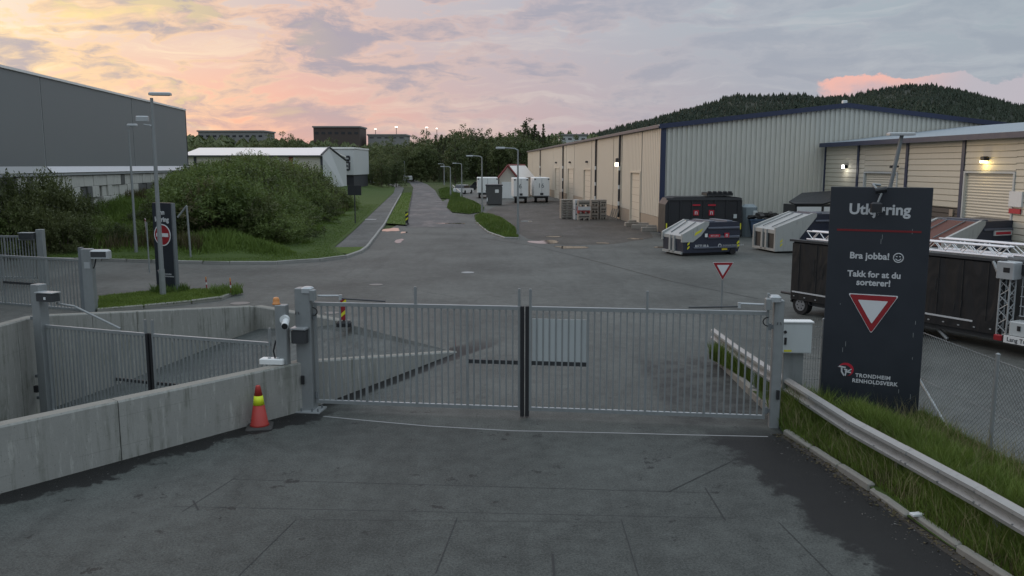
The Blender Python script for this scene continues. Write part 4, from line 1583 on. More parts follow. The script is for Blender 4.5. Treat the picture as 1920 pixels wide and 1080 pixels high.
# roof: two pitched slabs with trim
for sgn in (0, 1):
    q = MB()
    x0, x1 = (-0.25, GW / 2) if sgn == 0 else (GW / 2, GW + 0.25)
    z0, z1 = (EAVE - 0.02, RIDGE + 0.03) if sgn == 0 else (RIDGE + 0.03, EAVE - 0.02)
    q.add([(x0, -0.2, z0), (x1, -0.2, z1), (x1, WL + 0.2, z1), (x0, WL + 0.2, z0), (x0, -0.2, z0 + 0.12), (x1, -0.2, z1 + 0.12), (x1, WL + 0.2, z1 + 0.12), (x0, WL + 0.2, z0 + 0.12)],
          [(3, 2, 1, 0), (4, 5, 6, 7), (0, 1, 5, 4), (1, 2, 6, 5), (2, 3, 7, 6), (3, 0, 4, 7)])
    rf = q.build('roof', M['annex_roof'], wh)
    q = MB()
    q.add([(x0, -0.26, z0 - 0.18), (x1, -0.26, z1 - 0.18), (x1, -0.26, z1 + 0.14), (x0, -0.26, z0 + 0.14), (x0, -0.19, z0 - 0.18), (x1, -0.19, z1 - 0.18), (x1, -0.19, z1 + 0.14), (x0, -0.19, z0 + 0.14)],
          [(0, 1, 2, 3), (7, 6, 5, 4), (3, 2, 6, 7), (0, 4, 5, 1)])
    q.build('verge_trim', M['navy_trim'], rf)
q = MB()
q.box((-0.19, WL / 2, EAVE - 0.02), (0.14, WL, 0.20))
q.build('gutter', M['navy_trim'], wh)
q = MB()
q.box((0.08, -0.03, EAVE / 2 - 0.05), (0.36, 0.14, EAVE - 0.1))
q.build('corner_trim', M['navy_trim'], wh)
q = MB()
q.bevel_box((GW / 2, 0.2, RIDGE + 0.25), (0.30, 0.3, 0.22), 0.03)
q.build('ridge_lamp', M['white_plastic'], wh)
# long side: bays between dark seams
seams_px = [1203, 1166, 1150, 1119, 1109, 1077, 1062, 1057, 1037, 1016, 1012, 998.5]
S = [0.28] + [s_long(p) for p in seams_px] + [WL]
doors_px = [(1183, 1201, 4.05), (1095, 1108.3, 4.15), (1065, 1075.5, 4.2), (1041, 1049, 4.2)]
DOORS = [(s_long(b_), s_long(a_), h) for a_, b_, h in doors_px]
q = MB()
q.box((0.20, WL / 2, EAVE / 2), (0.1, WL - 0.1, EAVE - 0.1))
q.build('dark_backing', M['dark_seam'], wh)
for i in range(len(S) - 1):
    a, b2 = S[i] + 0.13, S[i + 1] - 0.13
    if b2 - a < 0.35:
        a, b2 = S[i] + 0.06, S[i + 1] - 0.06
    if b2 - a < 0.15:
        continue
    # cut the doors out of the panel
    ds = [d for d in DOORS if d[0] < b2 and d[1] > a]
    q = MB()
    def slab(s0, s1, z0, z1, q=q):
        if s1 - s0 > 0.03 and z1 - z0 > 0.03:
            # shallow vertical ribs
            n = max(1, int((s1 - s0) / 0.5))
            vs, fs = [], []
            pr = []
            for k in range(n):
                t0 = s0 + (s1 - s0) * k / n
                w_ = (s1 - s0) / n
                pr += [(t0, 0.0), (t0 + w_ * 0.70, 0.0), (t0 + w_ * 0.76, 0.035), (t0 + w_ * 0.94, 0.035)]
            pr.append((s1, 0.0))
            for (yy, xx) in pr:
                vs += [(xx, yy, z0), (xx, yy, z1)]
            for k in range(len(pr) - 1):
                fs.append((2 * k, 2 * k + 1, 2 * k + 3, 2 * k + 2))
            q.add(vs, fs)
            for yy in (s0, s1):
                q.add([(0, yy, z0), (0.14, yy, z0), (0.14, yy, z1), (0, yy, z1)], [(0, 1, 2, 3)])
    zp = 1.05
    if not ds:
        slab(a, b2, zp, EAVE - 0.12)
    else:
        d = ds[0]
        slab(a, max(a, d[0] - 0.1), zp, EAVE - 0.12)
        slab(min(b2, d[1] + 0.1), b2, zp, EAVE - 0.12)
        slab(max(a, d[0] - 0.1), min(b2, d[1] + 0.1), d[2] + 0.12, EAVE - 0.12)
    if q.v:
        q.build('wall_panel', M['cream_panel'], wh)
    q = MB()
    segs = [(a, b2)] if not ds else [(a, ds[0][0] - 0.1), (ds[0][1] + 0.1, b2)]
    for s0, s1 in segs:
        if s1 - s0 > 0.05:
            q.box2((-0.015, s0, 0), (0.14, s1, zp - 0.02))
    if q.v:
        q.build('plinth', M['plinth'], wh)
for (s0, s1, h) in DOORS:
    q = MB()
    q.box2((0.10, s0 + 0.06, 0.02), (0.17, s1 - 0.06, h - 0.02))
    dr_ = q.build('door', M['cream_door'], wh)
    for k in range(1, 7):
        q = MB()
        q.box2((0.095, s0 + 0.08, h * k / 7 - 0.012), (0.103, s1 - 0.08, h * k / 7 + 0.012))
        q.build('door_joint', M['plinth'], dr_)
    q = MB()
    q.box2((-0.05, s0 - 0.09, 0), (0.16, s0 + 0.06, h))
    q.box2((-0.05, s1 - 0.06, 0), (0.16, s1 + 0.09, h))
    q.box2((-0.05, s0 - 0.09, h), (0.16, s1 + 0.09, h + 0.12))
    q.build('door_frame', M['cream_door'], dr_)
for px in (1164, 1119, 1057, 1014):
    s0 = s_long(px)
    q = MB()
    q.tube((-0.12, s0, 0.2), (-0.12, s0, EAVE - 0.1), 0.09, n=8)
    pp = q.build('downpipe', M['dark_seam'], wh)
    for z in (1.2, 2.6, 4.2):
        q = MB()
        q.tube((-0.12, s0, z), (-0.12, s0, z + 0.35), 0.10, n=8)
        q.build('pipe_clip', M['white_plastic'], pp)
for px, mt in ((1160, 'lamp_wall'), (1102, 'black_metal'), (1070, 'black_metal'), (1044, 'black_metal')):
    s0 = s_long(px)
    q = MB()
    q.bevel_box((-0.14, s0, 5.0), (0.26, 0.32, 0.5 if px == 1160 else 0.22), 0.04)
    lo_ = q.build('wall_lamp', M['dark_steel'], wh)
    if px == 1160:
        q = MB()
        q.box((-0.20, s0 - 0.08, 4.70), (0.22, 0.34, 0.34))
        q.build('lamp_glass', M['lamp_wall'], lo_)

# ---------------------------------------------------------------- annex with horizontal siding
AX0 = 11.5                                       # where it meets the gable (local x)
an = thing('annex', 'lower annex with cream horizontal siding and two roller doors', 'building', WC, RZW)
AEAVE = 6.0
def s_annex(px):
    k = (px - 960) / FPX / (_cp + 0.144 * _sp)
    P = WC + UG * AX0
    return (P.x - k * P.y) / (k * UL.y - UL.x)    # negative: towards the camera
AE = s_annex(2060)
bays = [(-0.25, s_annex(1607)), (s_annex(1611), s_annex(1699)), (s_annex(1703), s_annex(1804)), (s_annex(1809), AE)]
ADO = [(s_annex(1683), s_annex(1623), 4.15, 0), (s_annex(1903), s_annex(1812), 4.25, 0)]
q = MB()
q.box2((AX0 + 0.16, AE, 0), (AX0 + 0.24, -0.02, AEAVE - 0.05))
q.box2((AX0 + 0.16, AE - 0.08, 0), (AX0 + 16, AE, AEAVE))
q.build('backing_wall', M['dark_seam'], an)


def siding(q, y0, y1, z0, z1, pitch=0.30):
    n = max(1, round((z1 - z0) / pitch))
    for k in range(n):
        a, b2 = z0 + (z1 - z0) * k / n, z0 + (z1 - z0) * (k + 1) / n
        m_ = a + 0.16 * (b2 - a)
        q.add([(AX0 + 0.03, y0, a), (AX0 + 0.03, y1, a), (AX0 - 0.012, y1, m_), (AX0 - 0.012, y0, m_), (AX0 + 0.0, y1, b2), (AX0 + 0.0, y0, b2)], [(0, 1, 2, 3), (3, 2, 4, 5)])
        q.add([(AX0 + 0.0, y0, b2), (AX0 + 0.0, y1, b2), (AX0 + 0.03, y1, b2), (AX0 + 0.03, y0, b2)], [(0, 1, 2, 3)])
    for yy in (y0, y1):
        q.add([(AX0, yy, z0), (AX0 + 0.15, yy, z0), (AX0 + 0.15, yy, z1), (AX0, yy, z1)], [(0, 1, 2, 3)])


for bi, (y1, y0) in enumerate(bays):
    q = MB()
    zb = 2.45 if bi == 2 else 0.0
    ds = [d for d in ADO if d[0] < y1 and d[1] > y0]
    if not ds:
        siding(q, y0, y1, zb, AEAVE - 0.12)
    else:
        d = ds[0]
        siding(q, y0, d[0] - 0.12, zb, AEAVE - 0.12)
        if y1 - d[1] > 0.2:
            siding(q, d[1] + 0.12, y1, zb, AEAVE - 0.12)
        siding(q, d[0] - 0.12, d[1] + 0.12, d[2] + 0.1, AEAVE - 0.12)
    q.build('siding', M['annex_siding'], an)
    if bi == 2:
        q = MB()
        siding(q, y0, y1, 0.0, 2.40, 0.26)
        q.build('lower_boards', M['brown_boards'], an)
    q = MB()
    q.box2((AX0 - 0.06, y1 - 0.0, 0), (AX0 + 0.15, y1 + 0.26, AEAVE - 0.1))
    q.build('post_trim', M['navy_trim'], an)
for d in ADO:
    q = MB()
    n = 30
    z = 0
    vs, fs = [], []
    for k in range(n + 1):
        z = d[2] * k / n
        vs += [(AX0 + 0.10, d[0], z), (AX0 + 0.10, d[1], z), (AX0 + 0.075, d[0], z + d[2] / n * 0.5), (AX0 + 0.075, d[1], z + d[2] / n * 0.5)]
    for k in range(2 * n):
        fs.append((2 * k, 2 * k + 1, 2 * k + 3, 2 * k + 2))
    q.add(vs[:-2], fs[:-0 or None][: 2 * n])
    dd = q.build('roller_door', M['annex_siding'], an)
    q = MB()
    q.box2((AX0 - 0.05, d[1] - 0.0, 0), (AX0 + 0.15, d[1] + 0.12, d[2]))
    q.box2((AX0 - 0.05, d[0] - 0.12, 0), (AX0 + 0.15, d[0], d[2]))
    q.box2((AX0 - 0.05, d[0] - 0.12, d[2]), (AX0 + 0.15, d[1] + 0.12, d[2] + 0.1))
    q.build('door_frame', M['cabinet_grey'], dd)
q = MB()
q.add([(AX0 - 0.45, AE - 0.4, AEAVE + 0.02), (AX0 - 0.45, -0.3, AEAVE + 0.02), (AX0 + 9.5, -0.3, AEAVE + 1.15), (AX0 + 9.5, AE - 0.4, AEAVE + 1.15),
       (AX0 - 0.45, AE - 0.4, AEAVE + 0.14), (AX0 - 0.45, -0.3, AEAVE + 0.14), (AX0 + 9.5, -0.3, AEAVE + 1.27), (AX0 + 9.5, AE - 0.4, AEAVE + 1.27)],
      [(0, 1, 2, 3), (7, 6, 5, 4), (0, 4, 5, 1), (1, 5, 6, 2), (2, 6, 7, 3), (3, 7, 4, 0)])
arf = q.build('roof', M['annex_roof'], an)
q = MB()
q.box2((AX0 - 0.55, AE - 0.4, AEAVE - 0.14), (AX0 - 0.44, -0.3, AEAVE + 0.13))
q.build('gutter', M['navy_trim'], arf)
k = 0
while k < 22:
    q = MB()
    y = AE + 0.5 + k * 0.98
    if y > -0.6:
        break
    q.add([(AX0 - 0.3, y, AEAVE + 0.175), (AX0 + 9.4, y, AEAVE + 1.275), (AX0 + 9.4, y + 0.05, AEAVE + 1.275), (AX0 - 0.3, y + 0.05, AEAVE + 0.175)], [(0, 1, 2, 3)])
    q.build('roof_seam', M['gable_metal'], arf)
    k += 1


def annex_point(px, z, out=0.2):
    return (AX0 - out, s_annex(px), z)


for px, z, mt, e, col_ in ((1588, 4.55, 'lamp_white', 7, (1, 0.95, 0.85)), (1850, 4.95, 'lamp_warm', 10, (1, 0.72, 0.30))):
    q = MB()
    c = annex_point(px, z, 0.14)
    q.bevel_box(c, (0.24, 0.34, 0.22), 0.03)
    lb = q.build('wall_lamp', M['black_metal'], an)
    q = MB()
    if mt == 'lamp_white':
        q.box((c[0] - 0.125, c[1] - 0.03, c[2] - 0.02), (0.03, 0.26, 0.20))
    else:
        q.box((c[0] - 0.03, c[1] - 0.0, c[2] - 0.15), (0.20, 0.30, 0.10))
    q.build('lamp_glass', M[mt], lb)
    ld = bpy.data.lights.new('wall_lamp_light', 'POINT')
    ld.energy = e
    ld.color = col_
    ld.shadow_soft_size = 0.08
    lo_ = bpy.data.objects.new('wall_lamp_light', ld)
    COL.objects.link(lo_)
    lo_.parent = lb
    lo_.location = (c[0] - 0.25, c[1], c[2] - 0.30)
q = MB()
c = annex_point(1688, 4.55, 0.1)
q.tube(c, (c[0] - 0.35, c[1], c[2] + 0.05), 0.05, n=8)
q.bevel_box((c[0] - 0.4, c[1], c[2] + 0.0), (0.2, 0.2, 0.16), 0.03)
q.build('wall_lamp', M['black_metal'], an)
q = MB()
c = annex_point(1912, 3.1, 0.05)
q.box(c, (0.08, 0.9, 0.7))
q.build('notice', M['white_paint'], an)
q = MB()
c = annex_point(1912, 2.55, 0.06)
q.box(c, (0.05, 0.8, 0.22))
q.build('notice', M['logo_red'], an)
q = MB()
c = annex_point(1792, 2.2, 0.06)
q.box(c, (0.06, 0.3, 0.35))
q.build('meter_box', M['plinth'], an)

# ---------------------------------------------------------------- big dark hall on the left, on its platform
HC = D(353, 318, 80.0)
UH = Vector((-0.1075, 1, 0)).normalized()
hall_near = HC - UH * 62
hz0, hz1 = D(353, 319, 80.0).z, D(353, 207, 80.0).z
hl_ = thing('dark_hall', 'large dark grey sheet hall with pale skirting above concrete blocks', 'hall', (HC.x, HC.y, 0), math.atan2(UH.y, UH.x))
# local x along the facade away from the camera, y to the left; facade at y=0 facing -y
joints_ = [-62.0, -39.0, -30.6, -15.0, 0.0]
for a, b2 in zip(joints_[:-1], joints_[1:]):
    q = MB()
    q.box2((a + 0.07, 0.0, hz0 + 0.35), (b2 - 0.07, 0.25, hz1))
    q.build('facade_sheet', M['hall_grey'], hl_)
for a in joints_[1:-1]:
    q = MB()
    q.box2((a - 0.07, 0.03, hz0 + 0.2), (a + 0.07, 0.2, hz1 + 0.02))
    q.build('joint_strip', M['hall_joint'], hl_)
q = MB()
q.box2((-62, 0.26, hz0), (0, 24, hz1 - 0.03))
q.build('hall_core', M['hall_grey'], hl_)
q = MB()
q.add([(-30.6, -0.02, hz0 + 0.38), (0.0, -0.02, hz0 + 0.38), (0.0, -0.35, hz0 + 0.02), (-30.6, -0.35, hz0 + 0.02)], [(0, 1, 2, 3)])
q.build('skirt', M['hall_skirt'], hl_)
q = MB()
q.add([(-62, -0.02, hz0 + 0.38), (-30.7, -0.02, hz0 + 0.38), (-30.7, -0.25, hz0 + 0.02), (-62, -0.25, hz0 + 0.02)], [(0, 1, 2, 3)])
q.build('skirt', M['hall_joint'], hl_)
q = MB()
q.box2((-62, -0.08, hz1 - 0.02), (0.05, 0.35, hz1 + 0.12))
q.build('roof_edge', M['white_roof'], hl_)
q = MB()
q.box2((0.0, -0.02, hz0), (0.12, 0.3, hz1 - 0.03))
q.build('corner_strip', M['dark_seam'], hl_)
# platform of stacked concrete blocks
bw = thing('block_wall', 'stacked pale concrete blocks under the dark hall', 'wall', (HC.x, HC.y, 0), math.atan2(UH.y, UH.x))
q = MB()
q.box2((-62, -0.30, hz0 - 0.16), (0.5, 0.5, hz0 - 0.02))
q.build('platform_edge', M['hall_joint'], bw)
rr = random.Random(11)
bh = 0.72
meshes = {}
for row in range(4):
    z1 = hz0 - 0.18 - row * bh
    x = -60.0 + (row % 2) * 0.5
    while x < -0.5:
        L = rr.choice((0.8, 0.8, 1.2, 1.6))
        key = (L, rr.random() < (0.12, 0.35, 0.15, 0.2)[row])
        rec = rr.choice((0, 0, 0.06, 0.12)) if row else rr.choice((0, 0.02, 0.04))
        if rr.random() > (0.0, 0.03, 0.10, 0.2)[row] and not (row > 2 and x < -34):
            if key not in meshes:
                q = MB()
                q.bevel_box((0, 0, 0), (L - 0.03, 0.7, bh - 0.025), 0.03)
                o = q.build('block', M['block_dark' if key[1] else 'block_light'], bw)
                meshes[key] = o
            else:
                o = inst(meshes[key], bw)
            o.location = (x + L / 2, 0.15 + rec, z1 - bh / 2)
        x += L
q = MB()
q.box2((-62, 0.75, -1.0), (0.0, 8, hz0 - 0.2))
q.build('fill', M['soil'], bw)

# ---------------------------------------------------------------- white roofed hall behind the thicket
YB = 135.0
def dz(py, y=YB):
    return D(700, py, y).z
def dx(px, y=YB):
    return D(px, 300, y).x
x0, x1 = dx(340), dx(605)
wt = thing('white_roofed_hall', 'long low hall with white metal roof behind the green thicket', 'building')
zr, ze = dz(277, YB + 8), dz(291)
XR, XF = dx(618, YB + 8), dx(649, YB + 17)
q = MB()
q.add([(x0, YB - 0.4, ze), (x1, YB - 0.4, ze), (XR, YB + 8, zr), (x0, YB + 8, zr), (x0, YB + 17, ze), (XF, YB + 17, ze)], [(0, 1, 2, 3), (3, 2, 5, 4)])
o = q.build('roof', M['white_roof'], wt)
md = o.modifiers.new('thickness', 'SOLIDIFY')
md.thickness = 0.25
q = MB()
q.box2((x0, YB, -0.1), (x1 - 0.2, YB + 0.3, ze - 0.05))
q.build('wall', M['beige_wall'], wt)
q = MB()
q.add([(x1 - 0.1, YB, -0.1), (XF, YB + 17, -0.1), (XF, YB + 17, ze - 0.9), (XR, YB + 8, zr - 0.15), (x1 - 0.1, YB, ze - 0.1)], [(0, 1, 2, 3, 4)])
q.build('gable', M['white_wall'], wt)
q = MB()
q.tube((x1 - 0.1, YB - 0.35, ze + 0.05), (XR, YB + 7.9, zr + 0.1), 0.16, n=6)
q.tube((XR, YB + 7.9, zr + 0.1), (XF, YB + 17, ze - 0.7), 0.16, n=6)
q.build('gable_trim', M['dark_seam'], wt)
for px, w_, mt in ((452, 0.5, 'dark_seam'), (546, 0.7, 'red_roof'), (552, 0.35, 'white_wall'), (366, 0.4, 'dark_seam'), (603, 0.35, 'dark_seam')):
    q = MB()
    q.box2((dx(px) - w_ / 2, YB - 0.12, 0), (dx(px) + w_ / 2, YB - 0.003, ze - 0.1))
    q.build('wall_post', M[mt], wt)
q = MB()
q.box2((x0, YB - 0.50, ze - 0.22), (x1, YB - 0.30, ze - 0.03))
q.build('gutter', M['dark_seam'], wt)

YC = 156.0
wb = thing('white_block', 'white box building with a dark angular mark behind the white roof', 'building')
xa, xb = dx(588, YC), dx(664, YC)
za, zb_ = dz(279, YC), dz(328, YC)
q = MB()
q.bevel_box(((xa + xb) / 2, YC + 8, (za + zb_) / 2), (xb - xa, 16, za - zb_), 0.15)
q.build('upper_storey', M['white_wall'], wb)
q = MB()
q.box2((xa + 0.2, YC + 0.3, -0.1), (xb - 0.2, YC + 15.5, zb_ + 0.02))
q.build('base', M['dark_seam'], wb)
q = MB()
q.box2((xa - 0.1, YC - 0.15, za - 0.02), (xb + 0.1, YC + 16, za + 0.3))
q.build('roof_edge', M['white_roof'], wb)
for (ax, ay, bx, by) in ((633, 296, 655, 293), (655, 293, 655, 300), (633, 300, 655, 300), (648, 304, 655, 304), (655, 304, 655, 318), (640, 304, 652, 312), (650, 318, 655, 318)):
    q = MB()
    p, r = D(ax, ay, YC - 0.06), D(bx, by, YC - 0.06)
    q.tube(p, r, 0.16, n=4)
    q.build('mark', M['dark_seam'], wb)

# ---------------------------------------------------------------- small far buildings
def far_block(name, label, pxa, pxb, pya, pyb, y, mat, roof, depth=14, gable=False, extra=0):
    t = thing(name, label, 'building')
    a, b2 = D(pxa, pyb, y), D(pxb, pya, y)
    zb = a.z - extra
    q = MB()
    q.box2((a.x, y, zb), (b2.x, y + depth, b2.z))
    q.build('walls', M[mat], t)
    q = MB()
    q.box2((a.x - 0.5, y - 0.5, b2.z - 0.02), (b2.x + 0.5, y + depth + 0.5, b2.z + (y * 0.0016)))
    q.build('roof', M[roof], t)
    n = max(2, int((pxb - pxa) / 12))
    for k in range(n):
        xx = a.x + (b2.x - a.x) * (k + 0.5) / n
        q = MB()
        zc = a.z + (b2.z - a.z) * 0.45
        q.box2((xx - (b2.x - a.x) / n * 0.28, y - 0.08, zc - (b2.z - a.z) * 0.12), (xx + (b2.x - a.x) / n * 0.28, y - 0.004, zc + (b2.z - a.z) * 0.12))
        q.build('window', M['glass_dark'], t)
    return t


far_block('ridge_house', 'flat brown building standing on the wooded ridge against the sky', 588, 674, 239, 258, 440, 'brown_far', 'grey_far', 20, extra=10)
far_block('ridge_house', 'long pale low building on the ridge beside the dark hall', 372, 494, 247, 262, 430, 'grey_far', 'grey_far', 20, extra=8)
far_block('ridge_house', 'low grey roof showing over the wood below the floodlight masts', 690, 760, 254, 262, 445, 'grey_far', 'grey_far', 20, extra=10)
far_block('ridge_house', 'small pale flat building above the long warehouse roof end', 1050, 1100, 254, 266, 330, 'white_wall', 'grey_far', 12, extra=14)
rh = thing('red_roofed_house', 'small gabled house with red roof beyond the white trailers', 'house')
YH = 122.0
xa, xb = D(936, 340, YH).x, D(969, 340, YH).x
ze2, zp2 = D(940, 333, YH).z, D(953, 311, YH).z
xd = D(1002, 340, YH).x
q = MB()
q.add([(xa, YH, 0), (xb, YH, 0), (xb, YH, ze2), ((xa + xb) / 2, YH, zp2), (xa, YH, ze2)], [(0, 1, 2, 3, 4)])
q.add([(xb, YH, 0), (xd, YH + 9, 0), (xd, YH + 9, ze2), (xb, YH, ze2)], [(0, 1, 2, 3)])
q.build('walls', M['beige_wall'], rh)
q = MB()
xm = (xa + xb) / 2
q.add([(xb + 0.2, YH - 0.3, ze2 - 0.1), (xd + 0.2, YH + 9, ze2 - 0.1), (xm + xd - xb, YH + 9, zp2), (xm, YH - 0.3, zp2)], [(0, 1, 2, 3)])
o = q.build('roof', M['white_roof'], rh)
md = o.modifiers.new('t', 'SOLIDIFY')
md.thickness = 0.12
q = MB()
q.tube((xa - 0.25, YH - 0.4, ze2 - 0.15), (xm, YH - 0.4, zp2 + 0.06), 0.15, n=5)
q.tube((xm, YH - 0.4, zp2 + 0.06), (xb + 0.25, YH - 0.4, ze2 - 0.15), 0.15, n=5)
q.tube((xm, YH - 0.4, zp2 + 0.1), (xm + xd - xb, YH + 9, zp2 + 0.1), 0.14, n=5)
q.build('barge_board', M['red_roof'], rh)
q = MB()
q.box2((xm - 0.9, YH - 0.1, 0), (xm + 0.9, YH - 0.004, 2.3))
q.build('door', M['white_paint'], rh)
# ---------------------------------------------------------------- street lamps


def street_lamp(label, base, h, az, arm=1.0, r=0.075, head=(0.55, 0.2, 0.10), tilt=0.0, extra=None):
    t = thing('street_lamp', label, 'street lamp', (base[0], base[1], base[2] if len(base) > 2 else 0), az, 'street lamps')
    t.rotation_euler = (0, tilt, az)
    q = MB()
    q.tube((0, 0, 0), (0, 0, 1.0), r * 1.25, r * 1.2, n=10)
    q.tube((0, 0, 1.0), (0, 0, h), r, r * 0.62, n=10)
    q.build('pole', M['galv'], t)
    if arm > 0.05:
        q = MB()
        q.tube((0, 0, h - 0.02), (arm * 0.25, 0, h + 0.10), r * 0.55, n=8)
        q.tube((arm * 0.25, 0, h + 0.10), (arm, 0, h + 0.14), r * 0.5, n=8)
        q.build('arm', M['galv'], t)
    q = MB()
    q.bevel_box((arm + head[0] * 0.4, 0, h + 0.14), head, 0.03)
    hd = q.build('lamp_head', M['galv_light'], t)
    q = MB()
    q.box((arm + head[0] * 0.4, 0, h + 0.14 - head[2] / 2 - 0.006), (head[0] * 0.8, head[1] * 0.7, 0.012))
    q.build('lamp_glass', M['cabinet_grey'], hd)
    return t


b0 = G(306, 557)
L0 = street_lamp('tall lamp pole with flat head standing before the no-entry board', b0, D(285, 178, b0.y).z - 0.1, 0.15, 0.0, 0.085, (0.72, 0.30, 0.10), -0.012)
L0.rotation_euler = (0, 0, 0.15)
hL = D(285, 178, b0.y).z - 0.1
q = MB()
q.tube((0, 0, hL - 0.95), (-0.30, 0, hL - 0.90), 0.03, n=6)
q.bevel_box((-0.34, 0, hL - 0.70), (0.42, 0.16, 0.18), 0.03)
q.build('side_camera', M['galv_light'], L0)
b1 = D(256, 480, 44.0)
b1z = float(bank_h(np.array(b1.x), np.array(b1.y)))
st = street_lamp('lamp pole with small dark head in front of the dark hall', (b1.x, b1.y, b1z - 0.1), D(243, 236, b1.y).z - b1z, 0.0, 0.0, 0.07, (0.5, 0.2, 0.12))
for lab, bx, by, ty in (('nearest lamp pole on the grass patch before the white trailers', 971, 443, 277),
                        ('lamp pole between the two round grass patches by the road', 904, 404, 292),
                        ('lamp pole beside the dark parked car past the grass', 866, 366, 306),
                        ('lamp pole on the small grass patch at the road bend', 845, 370, 312),
                        ('furthest lamp pole of the row right of the road', 833, 347, 307),
                        ('lamp pole at the road bend under the wood', 759, 342, 302),
                        ('distant thin lamp pole left of the bend under the wood', 732, 332, 297)):
    b = G(bx, by)
    street_lamp(lab, b, D(bx, ty, b.y).z - 0.15, math.pi, 0.9 if bx > 800 else 0.5, 0.065 + b.y * 0.0003, (0.6, 0.25, 0.12))

# ---------------------------------------------------------------- no-entry board on the lawn island
nb = G(304, 551)
nz = D(305, 381, nb.y).z
NB = thing('no_entry_board', 'narrow dark board with red no-entry disc behind a lamp pole', 'sign', (nb.x, nb.y + 0.35, 0), -0.42)
bw_ = 0.90
q = MB()
q.bevel_box((0, 0.09, nz / 2 + 0.04), (bw_, 0.18, nz - 0.08), 0.01)
q.build('board', M['sign_navy'], NB)
q = MB()
q.box((bw_ / 2 + 0.035, 0.09, nz / 2 + 0.04), (0.07, 0.14, nz - 0.1))
q.build('side_profile', M['galv_dark'], NB)
yb_ = -0.004
letters('Inn', 0.24, M['letter_white'], NB, (0.0, yb_, nz - 0.42), bold=0.01)
letters('kjøring', 0.24, M['letter_white'], NB, (0.0, yb_, nz - 0.68), bold=0.01)
def disc(q, cx, cz, r, y, th, n=28):
    q.prism([(cx + r * math.cos(a), cz + r * math.sin(a)) for a in np.linspace(0, 2 * math.pi, n + 1)[:-1]], y - th, y)
zc = D(300, 442, nb.y).z
DR = 0.40
q = MB(); disc(q, 0, zc, 0.40, yb_, 0.01); q.build('sign_rim', M['sign_white'], NB)
q = MB(); disc(q, 0, zc, 0.36, yb_ - 0.01, 0.004); q.build('red_disc', M['sign_red'], NB)
q = MB(); q.box((0, yb_ - 0.017, zc), (0.58, 0.006, 0.13)); q.build('white_bar', M['sign_white'], NB)
swirl_logo(NB, -0.24, 0.72, 0.15, yb_)
letters('TRONDHEIM', 0.07, M['letter_white'], NB, (-0.08, yb_, 0.66), align='LEFT')
letters('RENHOLDSVERK', 0.07, M['letter_white'], NB, (-0.08, yb_, 0.58), align='LEFT')
# small yield sign seen edge-on behind it
y2 = thing('yield_sign', 'yield sign seen almost edge-on at the edge of the no-entry board', 'sign', (D(276, 470, 37).x, 37.0, 0), -1.12)
zy = D(276, 425, 37).z
q = MB(); q.tube((0, 0.04, -0.05), (0, 0.04, zy + 0.2), 0.03, n=8); q.build('pole', M['galv'], y2)
yield_face(y2, 0, zy, 0.40, 0.0)
# leaning stay behind the board
sy = 42.0
stt = thing('stay_post', 'pale slanted wooden stay leaning on a short post by the thicket', 'post')
q = MB()
a_, b_ = D(333, 404, sy), D(350, 386, sy)
q.tube((a_.x, sy, a_.z - 0.1), (b_.x, sy, b_.z), 0.05, n=6)
q.build('stay', M['galv'], stt)
q = MB()
q.tube((b_.x, sy, b_.z), (D(354, 412, sy).x, sy, 0.0), 0.05, n=6)
q.build('post', M['galv'], stt)

# ---------------------------------------------------------------- thin marker sticks and the striped marker plate
for (px, py0, py1, lab) in ((388, 545, 519, 'thin red and white marker stick behind the lawn island'), (434, 555, 521, 'thin red and white marker stick at the tip of the lawn island'),
                            (853, 649, 604, 'thin marker stick at the tapered end of the low wall')):
    p = G(px, py0)
    h = D(px, py1, p.y).z
    t = thing('marker_stick', lab, 'marker', p, 0, 'road marker sticks')
    t.rotation_euler = (0.02, -0.03, 0)
    for k, (a, b2, mt) in enumerate(((0, .45, 'marker_red'), (.45, .6, 'sign_white'), (.6, .8, 'marker_red'), (.8, 1, 'amber'))):
        q = MB()
        q.tube((0, 0, a * h), (0, 0, b2 * h), 0.022, n=6)
        q.build('stick_band', M[mt], t)
p = G(645, 612)
mk = thing('striped_marker', 'yellow and dark red striped marker plate at the rear wall end', 'marker', p, 0.1)
h0, h1 = D(645, 600, p.y).z, D(645, 560, p.y).z
q = MB(); q.tube((0, 0.03, 0), (0, 0.03, h1), 0.03, n=8); q.build('post', M['black_metal'], mk)
q = MB(); q.box((0, 0, (h0 + h1) / 2), (0.17, 0.02, h1 - h0)); q.build('plate', M['marker_red'], mk)
hh = (h1 - h0)
for zf in (0.12, 0.60):
    q = MB()
    z = h0 + hh * zf
    q.prism([(-0.083, z), (0.083, z + 0.14), (0.083, z + 0.14 + 0.17 * min(1, hh)), (-0.083, z + 0.17 * min(1, hh))], -0.016, -0.0105)
    q.build('stripe', M['warning_yellow'], mk)
q = MB(); q.bevel_box((0, 0, 0.08), (0.42, 0.3, 0.16), 0.05); q.build('foot', M['black_rubber'], mk)
p = G(763, 421)
mk2 = thing('striped_marker', 'small yellow and black striped marker at the grass strip corner', 'marker', p, 0.0)
q = MB(); q.box((0, 0, 0.55), (0.22, 0.04, 0.9)); q.build('plate', M['black_metal'], mk2)
for z in (0.3, 0.65):
    q = MB(); q.prism([(-0.105, z), (0.105, z + 0.15), (0.105, z + 0.30), (-0.105, z + 0.15)], -0.03, -0.0205); q.build('stripe', M['warning_yellow'], mk2)
q = MB(); q.box((0, 0, 0.05), (0.3, 0.3, 0.1)); q.build('foot', M['black_rubber'], mk2)
